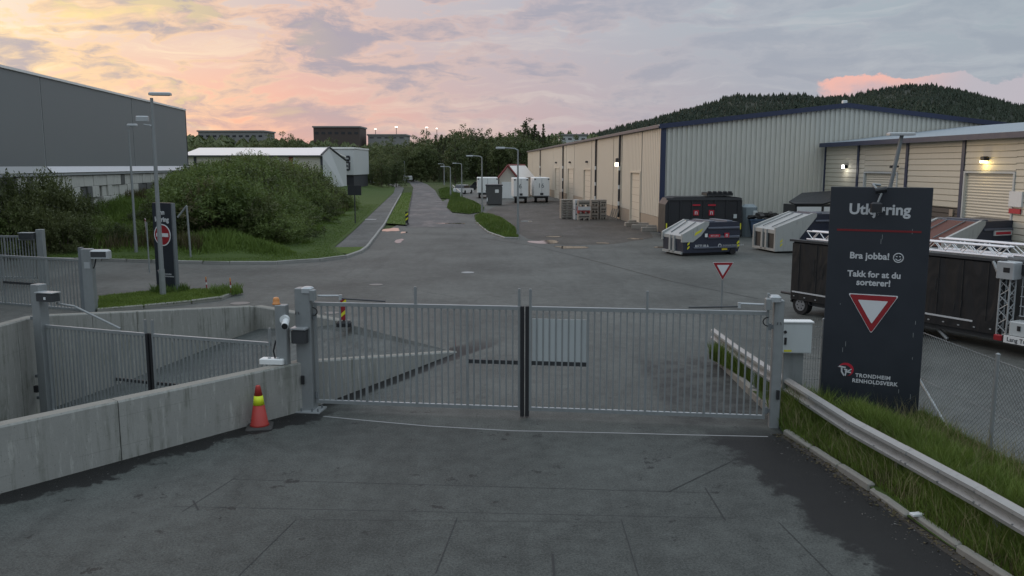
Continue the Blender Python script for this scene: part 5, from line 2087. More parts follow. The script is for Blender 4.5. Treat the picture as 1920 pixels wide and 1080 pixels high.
# dark notice on the bank beside the footpath
ds_ = thing('dark_notice', 'small dark notice panel on two thin legs beside the footpath', 'sign')
yd = 66.0
a_, b_ = D(652, 366, yd), D(677, 348, yd)
q = MB(); q.box2((a_.x, yd, a_.z), (b_.x, yd + 0.08, b_.z)); q.build('panel', M['black_metal'], ds_)
q = MB(); q.tube(((a_.x + b_.x) / 2, yd + 0.04, 0.2), ((a_.x + b_.x) / 2, yd + 0.04, a_.z), 0.05, n=6); q.build('leg', M['dark_steel'], ds_)

# ---------------------------------------------------------------- waste compactors


def wheel(parent, c, r, w_, axis='y', name='wheel'):
    q = MB()
    d = Vector((0, w_ / 2, 0)) if axis == 'y' else Vector((w_ / 2, 0, 0))
    c = Vector(c)
    q.tube(c - d, c + d, r, n=20)
    wh_ = q.build(name, M['tyre'], parent)
    q = MB()
    q.tube(c - d * 1.04, c - d * 0.98, r * 0.62, n=16)
    q.tube(c - d * 1.10, c - d * 1.0, r * 0.16, n=8)
    rm = q.build('rim', M['rim'], wh_)
    for k in range(6):
        a = k * math.pi / 3
        q = MB()
        off = Vector((math.cos(a), 0, math.sin(a))) * r * 0.38 if axis == 'y' else Vector((0, math.cos(a), math.sin(a))) * r * 0.38
        q.tube(c - d * 1.06 + off, c - d * 1.03 + off, r * 0.09, n=6)
        q.build('rim_hole', M['tyre'], wh_)
    return wh_


def compactor(label, loc, rz, L, W, H, fl, chute, group, tall_front=False, text=True):
    """body with a sloping loading chute at the x=0 end; camera sees the -y side"""
    t = thing('waste_compactor', label, 'compactor', loc, rz, group)
    y0, y1 = 0.0, W
    q = MB()
    q.prism([(fl * (0.08 if text else 0.30), 0.16), (L - 0.08, 0.16), (L, 0.40), (L, H - 0.10), (L - 0.12, H), (fl + 0.25, H), (fl + 0.05, H - 0.12), (fl * (0.05 if text else 0.45), H * 0.60 if text else 0.55)], y0 + 0.03, y1 - 0.03)
    q.build('body', M['compactor_navy'], t)
    for z, hgt in ((H * 0.80, 0.10), (H * 0.52, 0.12), (H * 0.22, 0.08)):
        q = MB()
        xs_ = fl + 0.25 if z > H * 0.4 else fl * 0.55
        q.prism([(y0 - 0.035, z), (y0 - 0.035, z + hgt * 0.6), (y0 + 0.035, z + hgt), (y0 + 0.035, z - hgt * 0.4)], xs_, L - 0.03, 'x')
        q.build('side_ledge', M['compactor_ledge'], t)
    # the two cheeks and the plate between them
    ck = [(0.0, 0.34), (0.0, H * 0.66), (fl + 0.05, H + 0.05), (fl + 0.30, H + 0.03), (fl + 0.28, H - 0.16), (fl * 0.80, H * 0.52), (fl * 0.42, 0.34)]
    if text:
        ck = [(0.0, H * 0.42), (0.0, H * 0.66), (fl + 0.05, H + 0.05), (fl + 0.30, H + 0.03), (fl + 0.28, H - 0.14), (fl * 0.86, H * 0.60), (fl * 0.50, H * 0.42)]
    if tall_front:
        ck = [(0.0, 0.10), (0.0, H * 0.66), (fl + 0.05, H + 0.05), (fl + 0.30, H + 0.03), (fl + 0.28, H - 0.16), (fl * 0.70, H * 0.40), (fl * 0.55, 0.10)]
    for a, b2 in ((y0 - 0.02, y0 + 0.12), (y1 - 0.12, y1 + 0.02)):
        q = MB()
        q.prism(ck, a, b2)
        c_ = q.build('cheek', M['compactor_white'], t)
    q = MB()
    q.add([(0.05, y0 + 0.12, H * 0.60), (fl, y0 + 0.12, H - 0.02), (fl, y1 - 0.12, H - 0.02), (0.05, y1 - 0.12, H * 0.60), (0.05, y0 + 0.12, H * 0.50), (fl, y0 + 0.12, H - 0.12), (fl, y1 - 0.12, H - 0.12), (0.05, y1 - 0.12, H * 0.50)],
          [(0, 1, 2, 3), (7, 6, 5, 4), (0, 4, 5, 1), (2, 6, 7, 3), (0, 3, 7, 4), (1, 5, 6, 2)])
    q.build('chute_plate', M[chute], t)
    for yy in (y0 + (y1 - y0) * 0.30, y0 + (y1 - y0) * 0.70):
        q = MB()
        q.tube((0.2, yy, H * 0.655 + 0.02), (fl - 0.1, yy, H - 0.01), 0.028, n=6)
        q.build('chute_ram', M['galv_dark'], t)
    # front frame with dark openings
    q = MB()
    q.box2((0.10, y0 + 0.12, 0.15), (0.2, y1 - 0.12, H * 0.56))
    q.build('front_plate', M['black_metal'], t)
    for yy in (y0 + (y1 - y0) * 0.42, y0 + (y1 - y0) * 0.60):
        q = MB()
        q.box2((0.0, yy - 0.09, 0.12), (0.10, yy + 0.09, H * 0.60))
        q.build('front_bar', M['compactor_white'], t)
    q = MB()
    q.box2((0.0, y0 + 0.10, 0.10), (0.10, y1 - 0.10, 0.22))
    q.build('front_bar', M['compactor_white'], t)
    for yy in (y0 + 0.35, y1 - 0.35):
        q = MB()
        q.box2((0.15, yy - 0.08, 0.02), (L - 0.05, yy + 0.08, 0.17))
        q.build('skid', M['black_metal'], t)
    for xx in (L - 0.42, ):
        q = MB()
        q.tube((xx, y0 - 0.03, 0.17), (xx, y0 + 0.2, 0.17), 0.16, n=14)
        q.build('roller', M['black_rubber'], t)
    # chevrons at the corners, lifting eyes, top hatch
    for xx in (0.30, L - 0.16):
        for k in range(2):
            q = MB()
            z = 0.34 + k * 0.20
            q.prism([(xx, z), (xx + 0.12, z + 0.10), (xx + 0.12, z + 0.2), (xx, z + 0.10)], y0 - 0.032, y0 - 0.022 if xx < 1 else y0 + 0.028)
            q.build('chevron', M['warning_yellow'], t)
    for xx in (fl + 0.6, L - 0.5):
        q = MB()
        q.bevel_box((xx, (y0 + y1) / 2, H + 0.03), (0.35, W * 0.8, 0.07), 0.02)
        q.build('top_bar', M['compactor_ledge'], t)
    if text:
        q = MB()
        z = H * 0.55
        q.box2((fl + 0.28, y0 - 0.042, z), (fl + 0.95, y0 - 0.036, z + 0.15))
        lb = q.build('red_label', M['logo_red'], t)
        letters('RETURA', 0.13, M['letter_white'], t, (fl + 0.615, y0 - 0.044, z + 0.03), depth=0.001)
        q = MB()
        q.box2((L - 0.95, y0 - 0.042, z - 0.03), (L - 0.67, y0 - 0.036, z + 0.21))
        q.build('red_label', M['logo_red'], t)
        letters('n', 0.30, M['letter_white'], t, (L - 0.81, y0 - 0.044, z + 0.01), depth=0.001, bold=0.006)
        letters('RETURA', 0.22, M['letter_white'], t, (fl * 0.62, y0 + 0.026, 0.42), align='LEFT', depth=0.002, bold=0.004)
        q = MB(); disc(q, fl + 0.98, 0.50, 0.10, y0 + 0.028, 0.012); q.build('emblem', M['letter_white'], t)
        q = MB(); disc(q, fl + 0.98, 0.50, 0.055, y0 + 0.016, 0.004); q.build('emblem', M['compactor_navy'], t)
        letters('TRONDHEIM RENHOLDSVERK', 0.095, M['letter_white'], t, (fl + 1.14, y0 + 0.026, 0.47), align='LEFT', depth=0.002)
        q = MB(); q.box2((fl + 0.05, y0 - 0.045, H * 0.56), (fl + 0.20, y0 - 0.025, H * 0.56 + 0.18)); q.build('white_label', M['white_paint'], t)
        q = MB(); q.box2((L - 1.05, y0 + 0.015, 0.26), (L - 0.72, y0 + 0.028, 0.36)); q.build('yellow_label', M['marker_yellow'], t)
        q = MB(); q.prism([(fl * 0.55, H * 0.60), (fl * 0.86, H * 0.72), (fl * 0.95, H * 0.82), (fl * 0.6, H * 0.70)], y0 - 0.028, y0 - 0.021); q.build('yellow_label', M['warning_yellow'], t)
    return t


cA = G(1278, 481)
cB = G(1386, 477)
compactor('navy compactor with white chute and red labels in the open yard', (cA.x, cA.y, 0), frame_z(cA, cB), math.dist(cA[:2], cB[:2]), 2.2, 1.72, 1.25, 'compactor_white', 'waste compactors')
cC = G(1452, 475)
compactor('larger navy compactor with white slanted chute, partly behind the exit board', (cC.x, cC.y, 0), 0.22, 6.2, 2.4, 2.05, 2.1, 'compactor_white', 'waste compactors', True, False)
cD_ = D(1768, 470, 37.5)
cdo = compactor('navy compactor with rust-brown chute behind the black trailer', (cD_.x, 37.5, 0), 0.42, 6.4, 2.4, 2.12, 2.3, 'compactor_rust', 'waste compactors', True, False)
q = MB()
q.box2((3.2, -0.03, 1.45), (4.4, 0.02, 1.68))
q.build('pink_label', M['letter_white'], cdo)
q = MB()
q.box2((3.3, -0.036, 1.50), (4.3, -0.031, 1.62))
q.build('pink_stripe', M['logo_red'], cdo)
ce = D(1560, 470, 40.5)
compactor('navy compactor standing just behind the exit board edge', (D(1640, 470, 41).x, 41.0, 0), -0.05, 4.4, 2.3, 2.0, 1.4, 'compactor_white', 'waste compactors', True, False)

# big black container against the gable
cb0, cb1 = G(1246, 446), G(1390, 446)
bk = thing('black_container', 'large black closed container with red labels against the gable', 'container', (cb0.x, cb0.y, 0), 0.02)
Lb = cb1.x - cb0.x
Hb = D(1300, 369, cb0.y).z
q = MB()
q.prism([(0, 0.25), (Lb, 0.25), (Lb, Hb - 0.25), (Lb - 0.1, Hb - 0.05), (Lb - 0.5, Hb), (0.6, Hb - 0.03), (0.25, Hb - 0.12), (0, Hb - 0.5)], 0, 2.3)
q.build('body', M['container_black'], bk)
for k in range(7):
    q = MB()
    x = 0.25 + (Lb - 0.5) * k / 6
    q.box2((x - 0.05, -0.06, 0.2), (x + 0.05, 0.01, Hb - 0.15))
    q.build('side_rib', M['container_black'], bk)
for zz in (0.25, Hb - 0.14):
    q = MB()
    q.box2((0.05, -0.075, zz - 0.08), (Lb - 0.05, 0.01, zz + 0.06))
    q.build('side_rail', M['dark_steel'], bk)
q = MB()
q.bevel_box((Lb * 0.72, 1.0, Hb + 0.16), (1.7, 1.5, 0.20), 0.04)
q.build('roof_hatch', M['black_metal'], bk)
for k in range(5):
    q = MB()
    q.bevel_box((Lb * 0.72 - 0.66 + k * 0.33, 0.35, Hb + 0.30), (0.22, 0.3, 0.10), 0.03)
    q.build('hatch_clip', M['black_metal'], bk)
for x in (Lb * 0.40, Lb * 0.60):
    q = MB(); q.box2((x - 0.24, -0.075, Hb * 0.78), (x + 0.26, -0.066, Hb * 0.78 + 0.10)); q.build('red_label', M['logo_red'], bk)
    q = MB(); q.box2((x - 0.17, -0.075, Hb * 0.55), (x + 0.17, -0.066, Hb * 0.55 + 0.34)); q.build('red_label', M['logo_red'], bk)
    letters('n', 0.42, M['letter_white'], bk, (x, -0.078, Hb * 0.55 + 0.06), depth=0.001, bold=0.008)
q = MB(); q.box2((Lb - 0.55, -0.075, Hb * 0.48), (Lb - 0.34, -0.062, Hb * 0.48 + 0.26)); q.build('green_label', M['cabinet_grey'], bk)
for x in (0.05, Lb - 0.12):
    q = MB(); q.box2((x, -0.085, 0.55), (x + 0.08, -0.07, 0.95)); q.build('reflector', M['warning_yellow'], bk)
for x in (0.5, Lb - 0.5):
    q = MB(); q.box2((x - 0.25, 0.05, 0.0), (x + 0.25, 2.2, 0.25)); q.build('skid', M['black_metal'], bk)

# bins beside it
gt = G(1406, 444)
tk = thing('grey_tank', 'upright grey blue tank beside the black container', 'tank', gt, 0)
q = MB(); q.bevel_box((0, 0.5, 1.05), (0.95, 1.0, 2.1), 0.18); q.build('tank_body', M['grey_tank'], tk)
q = MB(); q.bevel_box((0.28, -0.03, 1.25), (0.3, 0.1, 0.9), 0.03); q.build('tank_door', M['cabinet_grey'], tk)
bb = G(1434, 446)
bn = thing('blue_bin', 'dark blue open bin heaped with black scrap', 'bin', bb, -0.1)
q = MB(); q.prism([(-0.75, 0.15), (0.75, 0.15), (0.95, 1.15), (-0.95, 1.15)], 0, 1.3); q.build('bin_body', M['blue_bin'], bn)
q = MB(); q.box2((-1.0, -0.06, 1.10), (1.0, 0.0, 1.2)); q.build('bin_rim', M['blue_bin'], bn)
rr = random.Random(5)
q = MB()
for k in range(30):
    q.box((rr.uniform(-0.8, 0.8), rr.uniform(0.1, 1.1), 1.2 + rr.uniform(0, 0.35)), (rr.uniform(.2, .6), rr.uniform(.1, .4), rr.uniform(.08, .2)), rr.uniform(0, 3), Matrix.Rotation(rr.uniform(-.6, .6), 3, 'X'))
o = q.build('scrap_heap', M['crate_dark'], bn)
o['kind'] = 'stuff'
for x in (-0.6, 0.6):
    q = MB(); q.tube((x, -0.02, 0.12), (x, 0.08, 0.12), 0.12, n=12); q.build('wheel', M['tyre'], bn)
# black roofed box at the annex foot
by_ = 54.0
xa, xb = D(1491, 395, by_).x, D(1556, 395, by_).x
kb = thing('black_roofed_box', 'low white box with black sloping lid at the annex corner', 'box', (xa, by_, 0))
Wk = xb - xa + 1.2
zk = D(1491, 384, by_).z
q = MB(); q.box2((0, 0, 0), (Wk, 2.4, zk - 0.03)); q.build('box_body', M['black_metal'], kb)
q = MB(); q.add([(-0.1, -0.1, zk), (Wk * 0.5, -0.1, zk), (Wk, -0.1, zk + 0.5), (Wk, 2.4, zk + 0.75), (1.2, 2.4, zk + 0.6), (-0.1, 1.0, zk + 0.1)], [(0, 1, 2, 3, 4, 5)]); 
o = q.build('lid', M['black_metal'], kb)
md = o.modifiers.new('t', 'SOLIDIFY'); md.thickness = 0.08
for a, b2 in ((0.1, Wk * 0.48), (Wk * 0.53, Wk - 0.1)):
    q = MB(); q.box2((a, -0.06, 0.3), (b2, -0.005, zk - 0.12)); pn = q.build('white_panel', M['white_paint'], kb)
q = MB(); disc(q, Wk * 0.72, zk - 0.4, 0.09, -0.062, 0.02); q.build('knob', M['black_rubber'], kb)

# ---------------------------------------------------------------- black tarp trailer with lattice trusses
ta, tb = G(1478, 586), G(1868, 662)
dirT = Vector((tb.x - ta.x, tb.y - ta.y, 0))
LT = dirT.length
RT = math.atan2(dirT.y, dirT.x)
tr = thing('black_trailer', 'long black tarpaulin trailer parked behind the exit board', 'trailer', (ta.x, ta.y, 0), RT)
HT, ZBt = 2.28, 0.46
q = MB()
q.bevel_box((LT / 2, 1.05, (HT + ZBt) / 2), (LT, 2.1, HT - ZBt), 0.06)
q.build('tarpaulin', M['tarp_black'], tr)
for a, b2 in ((0.12, LT * 0.44), (LT * 0.56, LT * 0.90)):
    q = MB()
    q.box2((a, -0.016, ZBt + 0.22), (b2, -0.004, ZBt + 0.265))
    q.build('pale_stripe', M['letter_white'], tr)
q = MB()
q.box2((-0.05, -0.03, HT - 0.01), (LT + 0.02, 0.12, HT + 0.06))
q.build('roof_rail', M['dark_steel'], tr)
q = MB()
q.box2((0.0, 0.12, ZBt - 0.14), (LT, 0.24, ZBt - 0.01))
q.box2((0.0, 1.86, ZBt - 0.14), (LT, 1.98, ZBt - 0.01))
q.build('chassis', M['dark_steel'], tr)
rr = random.Random(9)
for k in range(9):
    q = MB()
    x = rr.uniform(0.3, LT - 0.4)
    q.tube((x, -0.012, rr.uniform(0.9, 2.1)), (x + 0.02, -0.018, rr.uniform(0.9, 2.1) * 0 + 1.0 + 0.1 * k), 0.008, n=4)
    q.build('tarp_crease', M['dark_steel'], tr)
for k in range(10):
    x = 0.35 + (LT - 0.7) * k / 9
    q = MB()
    q.tube((x, -0.002, ZBt + 0.3), (x, -0.002, HT - 0.05), 0.016, n=6)
    q.build('hoop_ridge', M['tarp_black'], tr)
for k in range(16):
    x = 0.2 + (LT - 0.4) * k / 15
    q = MB()
    q.box((x, -0.008, ZBt + 0.10 + rr.uniform(-0.02, 0.02)), (0.05, 0.012, 0.03))
    q.build('eyelet', M['galv_light'], tr)
for x in (0.42, LT * 0.60):
    wheel(tr, (x, 0.16, 0.30), 0.30, 0.22)
    q = MB()
    q.prism([(x - 0.40, 0.36), (x - 0.28, 0.60), (x + 0.28, 0.60), (x + 0.40, 0.36), (x + 0.34, 0.36), (x + 0.24, 0.54), (x - 0.24, 0.54), (x - 0.34, 0.36)], 0.03, 0.30)
    q.build('mudguard', M['black_rubber'], tr)
    q = MB()
    q.tube((x, 0.2, 0.30), (x, 1.9, 0.30), 0.05, n=8)
    q.build('axle', M['dark_steel'], tr)
for f_ in (0.72, 0.30):
    q = MB()
    q.tube((LT * f_, 0.3, 0.34), (LT * (f_ + 0.06), 0.26, 0.06), 0.05, n=6)
    q.build('support_leg', M['galv'], tr)
q = MB()
q.tube((-0.02, 1.05, 0.42), (-1.3, 1.05, 0.42), 0.05, n=8)
q.build('drawbar', M['dark_steel'], tr)


def truss(parent, a, b2, size, n, mat='truss_alu', r=0.024):
    a, b2 = Vector(a), Vector(b2)
    ax = (b2 - a).normalized()
    up = Vector((0, 0, 1)) if abs(ax.z) < 0.8 else Vector((1, 0, 0))
    s = ax.cross(up).normalized() * size / 2
    uu = s.cross(ax).normalized() * size / 2
    corners = [s + uu, s - uu, -s - uu, -s + uu]
    for c in corners:
        q = MB(); q.tube(a + c, b2 + c, r, n=8); q.build('chord', M[mat], parent)
    q = MB()
    for i in range(n):
        p, r2 = a + (b2 - a) * i / n, a + (b2 - a) * (i + 1) / n
        for j in range(4):
            c0, c1 = corners[j], corners[(j + 1) % 4]
            if i % 2:
                c0, c1 = c1, c0
            q.tube(p + c0, r2 + c1, r * 0.55, n=5, cap=False)
    q.build('lattice', M[mat], parent)


t1 = thing('lattice_truss', 'bright aluminium lattice truss lying along the trailer roof edge', 'truss', (ta.x, ta.y, 0), RT)
truss(t1, (0.55, 0.18, HT + 0.22), (LT + 0.05, 0.18, HT + 0.24), 0.24, 26)
t2 = thing('lattice_truss', 'second lattice truss lying further back on the trailer roof', 'truss', (ta.x, ta.y, 0), RT)
truss(t2, (LT * 0.66, 0.95, HT + 0.24), (LT + 4.0, 0.75, HT + 0.26), 0.28, 18)
# equipment rack behind the trailer end: lattice tower, head block, tank cage, tool box, name plate
rk = thing('equipment_rack', 'lattice tower frame with caged white tank at the trailer rear', 'rack', (tb.x, tb.y, 0), RT)
truss(rk, (0.12, 0.05, 0.38), (0.12, 0.05, 2.0), 0.24, 9, 'galv_light', 0.022)
q = MB(); q.bevel_box((0.14, 0.02, 2.10), (0.44, 0.36, 0.42), 0.02); q.build('head_block', M['galv_light'], rk)
q = MB(); q.box2((0.10, -0.165, 2.05), (0.26, -0.158, 2.17)); q.build('head_slot', M['black_rubber'], rk)
q = MB(); q.tube((-0.25, 0.0, 2.28), (-0.05, 0.0, 1.9), 0.05, n=6); q.build('knee_brace', M['galv_light'], rk)
q = MB(); q.bevel_box((0.95, 0.75, 1.45), (1.1, 1.0, 0.95), 0.06); q.build('tank', M['ibc_plastic'], rk)
for k in range(7):
    q = MB(); x = 0.38 + k * 0.19
    q.tube((x, 0.22, 0.95), (x, 0.22, 1.95), 0.012, n=5); q.build('cage_bar', M['galv_light'], rk)
for k in range(5):
    q = MB(); z = 0.98 + k * 0.24
    q.tube((0.36, 0.205, z), (1.56, 0.205, z), 0.012, n=5); q.build('cage_bar', M['galv_light'], rk)
q = MB(); q.box2((0.3, 0.15, 2.0), (1.7, 1.4, 2.25)); q.build('roof_box', M['black_metal'], rk)
q = MB(); q.bevel_box((0.95, 0.05, 0.72), (1.15, 0.5, 0.34), 0.02); q.build('tool_box', M['cabinet_grey'], rk)
q = MB(); q.box2((0.58, -0.215, 0.68), (0.66, -0.203, 0.80)); q.build('tool_box_latch', M['black_rubber'], rk)
q = MB(); q.box2((0.30, -0.26, 0.36), (1.7, -0.22, 0.54)); q.build('name_plate', M['white_paint'], rk)
letters('Lang Trans', 0.145, M['sign_navy'], rk, (0.38, -0.263, 0.405), align='LEFT', depth=0.001, bold=0.002)
q = MB(); q.bevel_box((0.14, -0.22, 0.45), (0.2, 0.08, 0.14), 0.02); q.build('tail_lamp', M['sign_red'], rk)
q = MB(); q.box2((0.0, 0.1, 0.30), (1.9, 1.6, 0.42)); q.build('rack_frame', M['dark_steel'], rk)
q = MB(); q.box2((0.3, 0.2, 0.86), (1.7, 1.3, 0.95)); q.build('pallet', M['crate_dark'], rk)
wheel(rk, (1.25, 0.4, 0.28), 0.28, 0.2)

# ---------------------------------------------------------------- crates, grey container, trailers, house-side things
def crate_stack(name, label, px, pyb, w_px, h_px, layers, mat, gap=True, depth=1.0):
    p = G(px, pyb)
    sc = p.y / FPX
    Wd, Hh = w_px * sc, h_px * sc
    t = thing(name, label, 'crates', p, 0.08, 'crate stacks before the warehouse')
    lh = Hh / layers
    for k in range(layers):
        q = MB()
        z = k * lh
        q.box2((-Wd / 2, 0, z + lh * 0.28), (Wd / 2, depth, z + lh * 0.94))
        for x in (-Wd / 2 + 0.06, 0, Wd / 2 - 0.06):
            q.box2((x - 0.06, 0.0, z + 0.005), (x + 0.06, depth, z + lh * 0.28))
        c = q.build('crate', M[mat if not isinstance(mat, (list, tuple)) else mat[k % len(mat)]], t)
        q = MB()
        q.box2((-Wd / 2 + 0.08, -0.012, z + lh * 0.45), (Wd / 2 - 0.08, -0.003, z + lh * 0.60))
        q.build('crate_slot', M['crate_dark'], c)
    return t


crate_stack('pallet_stack', 'tall stack of grey wooden pallets before the cream wall', 1063, 410, 22, 36, 8, 'crate_wood')
crate_stack('crate_stack', 'crate stack with a pale panel next to the pallet stack', 1082, 412, 9, 38, 2, 'white_wall')
cr_ = crate_stack('crate_stack', 'stack of crates with the red crate in the middle', 1095, 413, 22, 38, 3, ['crate_wood', 'crate_red', 'crate_wood'])
q = MB()
q.box2((-0.55, -0.03, 0.85), (0.55, -0.013, 1.15))
q.build('crate_label', M['letter_white'], cr_)
crate_stack('crate_stack', 'stack of pale grey crates right of the red crate', 1115, 411, 14, 37, 3, 'crate_wood')
crate_stack('crate_stack', 'rightmost narrow stack of pale crates before the warehouse', 1131, 411, 12, 37, 3, 'crate_wood')
tt_ = G(1146, 412)
tl = thing('leaning_boards', 'loose boards leaning beside the crates at the warehouse', 'boards', tt_)
for k in range(4):
    q = MB(); q.box((k * 0.18, 0.2, 0.45), (0.10, 0.04, 1.0), 0.0, Matrix.Rotation(0.25, 3, 'Y')); q.build('board', M['crate_wood'], tl)
for k, (px, py, lx, a) in enumerate(((1184, 424, 1.1, 0.3), (1206, 429, 1.7, -0.25), (1222, 434, 1.5, 0.02))):
    p = G(px, py)
    o_ = thing('timber_pile', ('short rough timber by the warehouse door', 'middle rough timber lying by the warehouse plinth', 'rough timber nearest the warehouse corner')[k], 'timber', p, a, 'timbers on the ground by the warehouse corner')
    q = MB(); q.bevel_box((0, 0, 0.16), (lx, 0.35, 0.3), 0.03); q.build('beam', M['crate_wood'], o_)
    q = MB(); q.bevel_box((0.1, 0.1, 0.38), (lx * 0.6, 0.2, 0.14), 0.02); q.build('beam', M['crate_wood'], o_)

def box_trailer(label, px0, px1, pyt, pyb, pyg, mark, mat='white_paint', cat='trailer'):
    p0 = G(px0, pyg)
    y = p0.y
    a, b2 = D(px0, pyb, y), D(px1, pyt, y)
    t = thing('box_trailer', label, cat, (a.x, y, 0), 0.05, 'white box trailers')
    Wd = b2.x - a.x
    q = MB(); q.bevel_box((Wd / 2, 3.0, (a.z + b2.z) / 2), (Wd, 6.0, b2.z - a.z), 0.06); q.build('box', M[mat], t)
    q = MB(); q.box2((Wd / 2 - 0.02, -0.012, a.z + 0.1), (Wd / 2 + 0.02, -0.004, b2.z - 0.1)); q.build('door_gap', M['galv'], t)
    q = MB(); q.box2((0.05, -0.03, a.z - 0.02), (Wd - 0.05, 0.05, a.z + 0.08)); q.build('rear_sill', M['galv_dark'], t)
    q = MB(); q.box2((0.2, 0.2, a.z - 0.25), (Wd - 0.2, 5.6, a.z - 0.01)); q.build('chassis', M['black_metal'], t)
    for x in (0.3, Wd - 0.3):
        q = MB(); q.tube((x - 0.14, 0.9, 0.48), (x + 0.14, 0.9, 0.48), 0.48, n=16); q.build('wheel', M['tyre'], t)
    if mark:
        letters(mark, 0.8, M['galv_dark'], t, (Wd * 0.45, -0.02, (a.z + b2.z) / 2 - 0.1), depth=0.002)
    for x in (0.15, Wd - 0.15):
        q = MB(); q.box2((x - 0.1, -0.03, b2.z - 0.28), (x + 0.1, -0.01, b2.z - 0.12)); q.build('corner_lamp', M['dark_steel'], t)
    q = MB(); q.box2((Wd * 0.4, -0.03, a.z + 0.15), (Wd * 0.6, -0.01, a.z + 0.42)); q.build('door_handle', M['dark_steel'], t)
    return t


box_trailer('white box trailer marked 6 beside the red roofed house', 963, 991, 334, 369, 381, '6')
box_trailer('white box trailer marked 16 next to the long warehouse', 1001, 1031, 333, 368, 380, '16')
box_trailer('pale box truck body behind the dark grey container', 895, 934, 333, 362, 372, None)
gcp = G(911, 385)
gcx = G(942, 385)
gc = thing('grey_container', 'dark grey steel container with a white label before the trailers', 'container', gcp, 0.03)
Wc = gcx.x - gcp.x
hc = D(920, 347, gcp.y).z
q = MB(); q.prism([(0.1, 0.1), (Wc - 0.05, 0.1), (Wc, hc - 0.3), (Wc - 0.1, hc), (0.0, hc), (0, hc - 0.3)], 0, 2.4); q.build('body', M['container_grey'], gc)
for k in range(5):
    q = MB(); x = 0.15 + (Wc - 0.3) * k / 4; q.box2((x - 0.06, -0.07, 0.12), (x + 0.06, 0.01, hc - 0.1)); q.build('side_rib', M['container_grey'], gc)
q = MB(); q.box2((Wc * 0.56, -0.085, hc * 0.62), (Wc * 0.78, -0.072, hc * 0.78)); q.build('label', M['white_paint'], gc)
q = MB(); q.box2((-0.05, -0.08, hc - 0.1), (Wc + 0.05, 2.45, hc + 0.05)); q.build('lid', M['dark_steel'], gc)
q = MB(); q.box2((0.1, -0.09, 0.45), (0.2, -0.075, 0.9)); q.build('reflector', M['white_paint'], gc)

def car(label, p, rz, L, W, H, mat, group='parked cars'):
    t = thing('parked_car', label, 'car', p, rz, group)
    q = MB(); q.prism([(0, 0.25), (L, 0.25), (L, 0.7), (L * 0.97, 0.85), (L * 0.72, 0.92), (L * 0.18, 0.95), (0.03, 0.85)], 0, W); q.build('body', M[mat], t)
    q = MB(); q.prism([(L * 0.10, 0.93), (L * 0.72, 0.90), (L * 0.58, H), (L * 0.22, H)], 0.1, W - 0.1); q.build('cabin', M['glass_dark'], t)
    q = MB(); q.prism([(L * 0.21, H - 0.06), (L * 0.59, H - 0.06), (L * 0.57, H + 0.02), (L * 0.24, H + 0.02)], 0.09, W - 0.09); q.build('roof', M[mat], t)
    for x in (L * 0.2, L * 0.8):
        for y in (0.08, W - 0.08):
            q = MB(); q.tube((x, y - 0.1, 0.32), (x, y + 0.1, 0.32), 0.32, n=14); q.build('wheel', M['tyre'], t)
    return t


car('white car parked beyond the grass, right of the road', (*G(868, 364)[:2], 0), 1.2, 4.3, 1.8, 1.45, 'car_white')
car('dark car parked behind the white car', (G(871, 356).x + 1, G(871, 356).y, 0), 0.1, 4.4, 1.8, 1.5, 'car_dark')
car('second dark car parked behind the white car', (G(879, 356).x + 3.5, G(879, 356).y, 0), 0.1, 4.4, 1.8, 1.5, 'car_dark')
car('white car showing past the white block corner', (*G(672, 345)[:2], 0), 0.3, 4.3, 1.8, 1.45, 'car_white')
# low white railing by the side road
rl = thing('low_railing', 'low pale railing beside the parked cars', 'railing')
ra = [G(852, 360), G(856, 364), G(864, 372)]
for p in ra + [G(849, 356)]:
    q = MB(); q.tube((p.x, p.y, 0), (p.x, p.y, 0.95), 0.09, n=6); q.build('railing_post', M['galv_light'], rl)
q = MB()
for a, b2 in zip([G(849, 356)] + ra[:-1], ra):
    q.tube((a.x, a.y, 0.9), (b2.x, b2.y, 0.9), 0.07, n=6)
q.build('railing_bar', M['galv_light'], rl)
# mail box under the lamp pole at the bend
mbp = G(763, 341)
mx_ = thing('white_box', 'small white box beside the lamp pole at the bend', 'box', mbp)
q = MB(); q.bevel_box((0.3, 0, 1.15), (2.6, 1.2, 1.1), 0.15); q.build('box_body', M['white_paint'], mx_)
q = MB(); q.box2((-0.1, -0.2, 0), (0.5, 0.2, 0.65)); q.build('stand', M['galv_dark'], mx_)
# floodlight masts on the far ridge
for k, (px, py) in enumerate(((704, 242), (743, 238), (800, 239), (819, 241))):
    p = D(px, py, 455)
    ms = thing('floodlight_mast', ('leftmost lit floodlight mast on the ridge', 'brightest lit floodlight mast on the ridge', 'lit floodlight mast nearest the tall trees', 'small lit mast right beside the tall trees')[k], 'mast', (p.x, 455, 0), 0, 'floodlight masts on the far ridge')
    q = MB(); q.tube((0, 0, 8), (0, 0, p.z), 0.16, n=6); q.build('pole', M['dark_steel'], ms)
    q = MB(); q.box((0, 0, p.z), (1.3 if k in (1, 2) else 0.8, 0.3, 0.45)); q.build('lamp_bank', M['lamp_far'], ms)
# ---------------------------------------------------------------- vegetation


def leaf_quads(centers, size, rng, droop=0.0, asp=0.55):
    """one folded diamond leaf per centre"""
    n = len(centers)
    a = rng.normal(size=(n, 3))
    a /= np.linalg.norm(a, axis=1)[:, None]
    b = rng.normal(size=(n, 3))
    b -= (a * b).sum(1)[:, None] * a
    b /= np.linalg.norm(b, axis=1)[:, None]
    s = size * rng.uniform(0.6, 1.4, n)[:, None]
    a = a * s
    b = b * s * asp
    a[:, 2] -= droop * s[:, 0]
    v = np.stack([centers - a * 0.5, centers + b * 0.5, centers + a * 0.5, centers - b * 0.5], 1)
    return v.reshape(-1, 3)


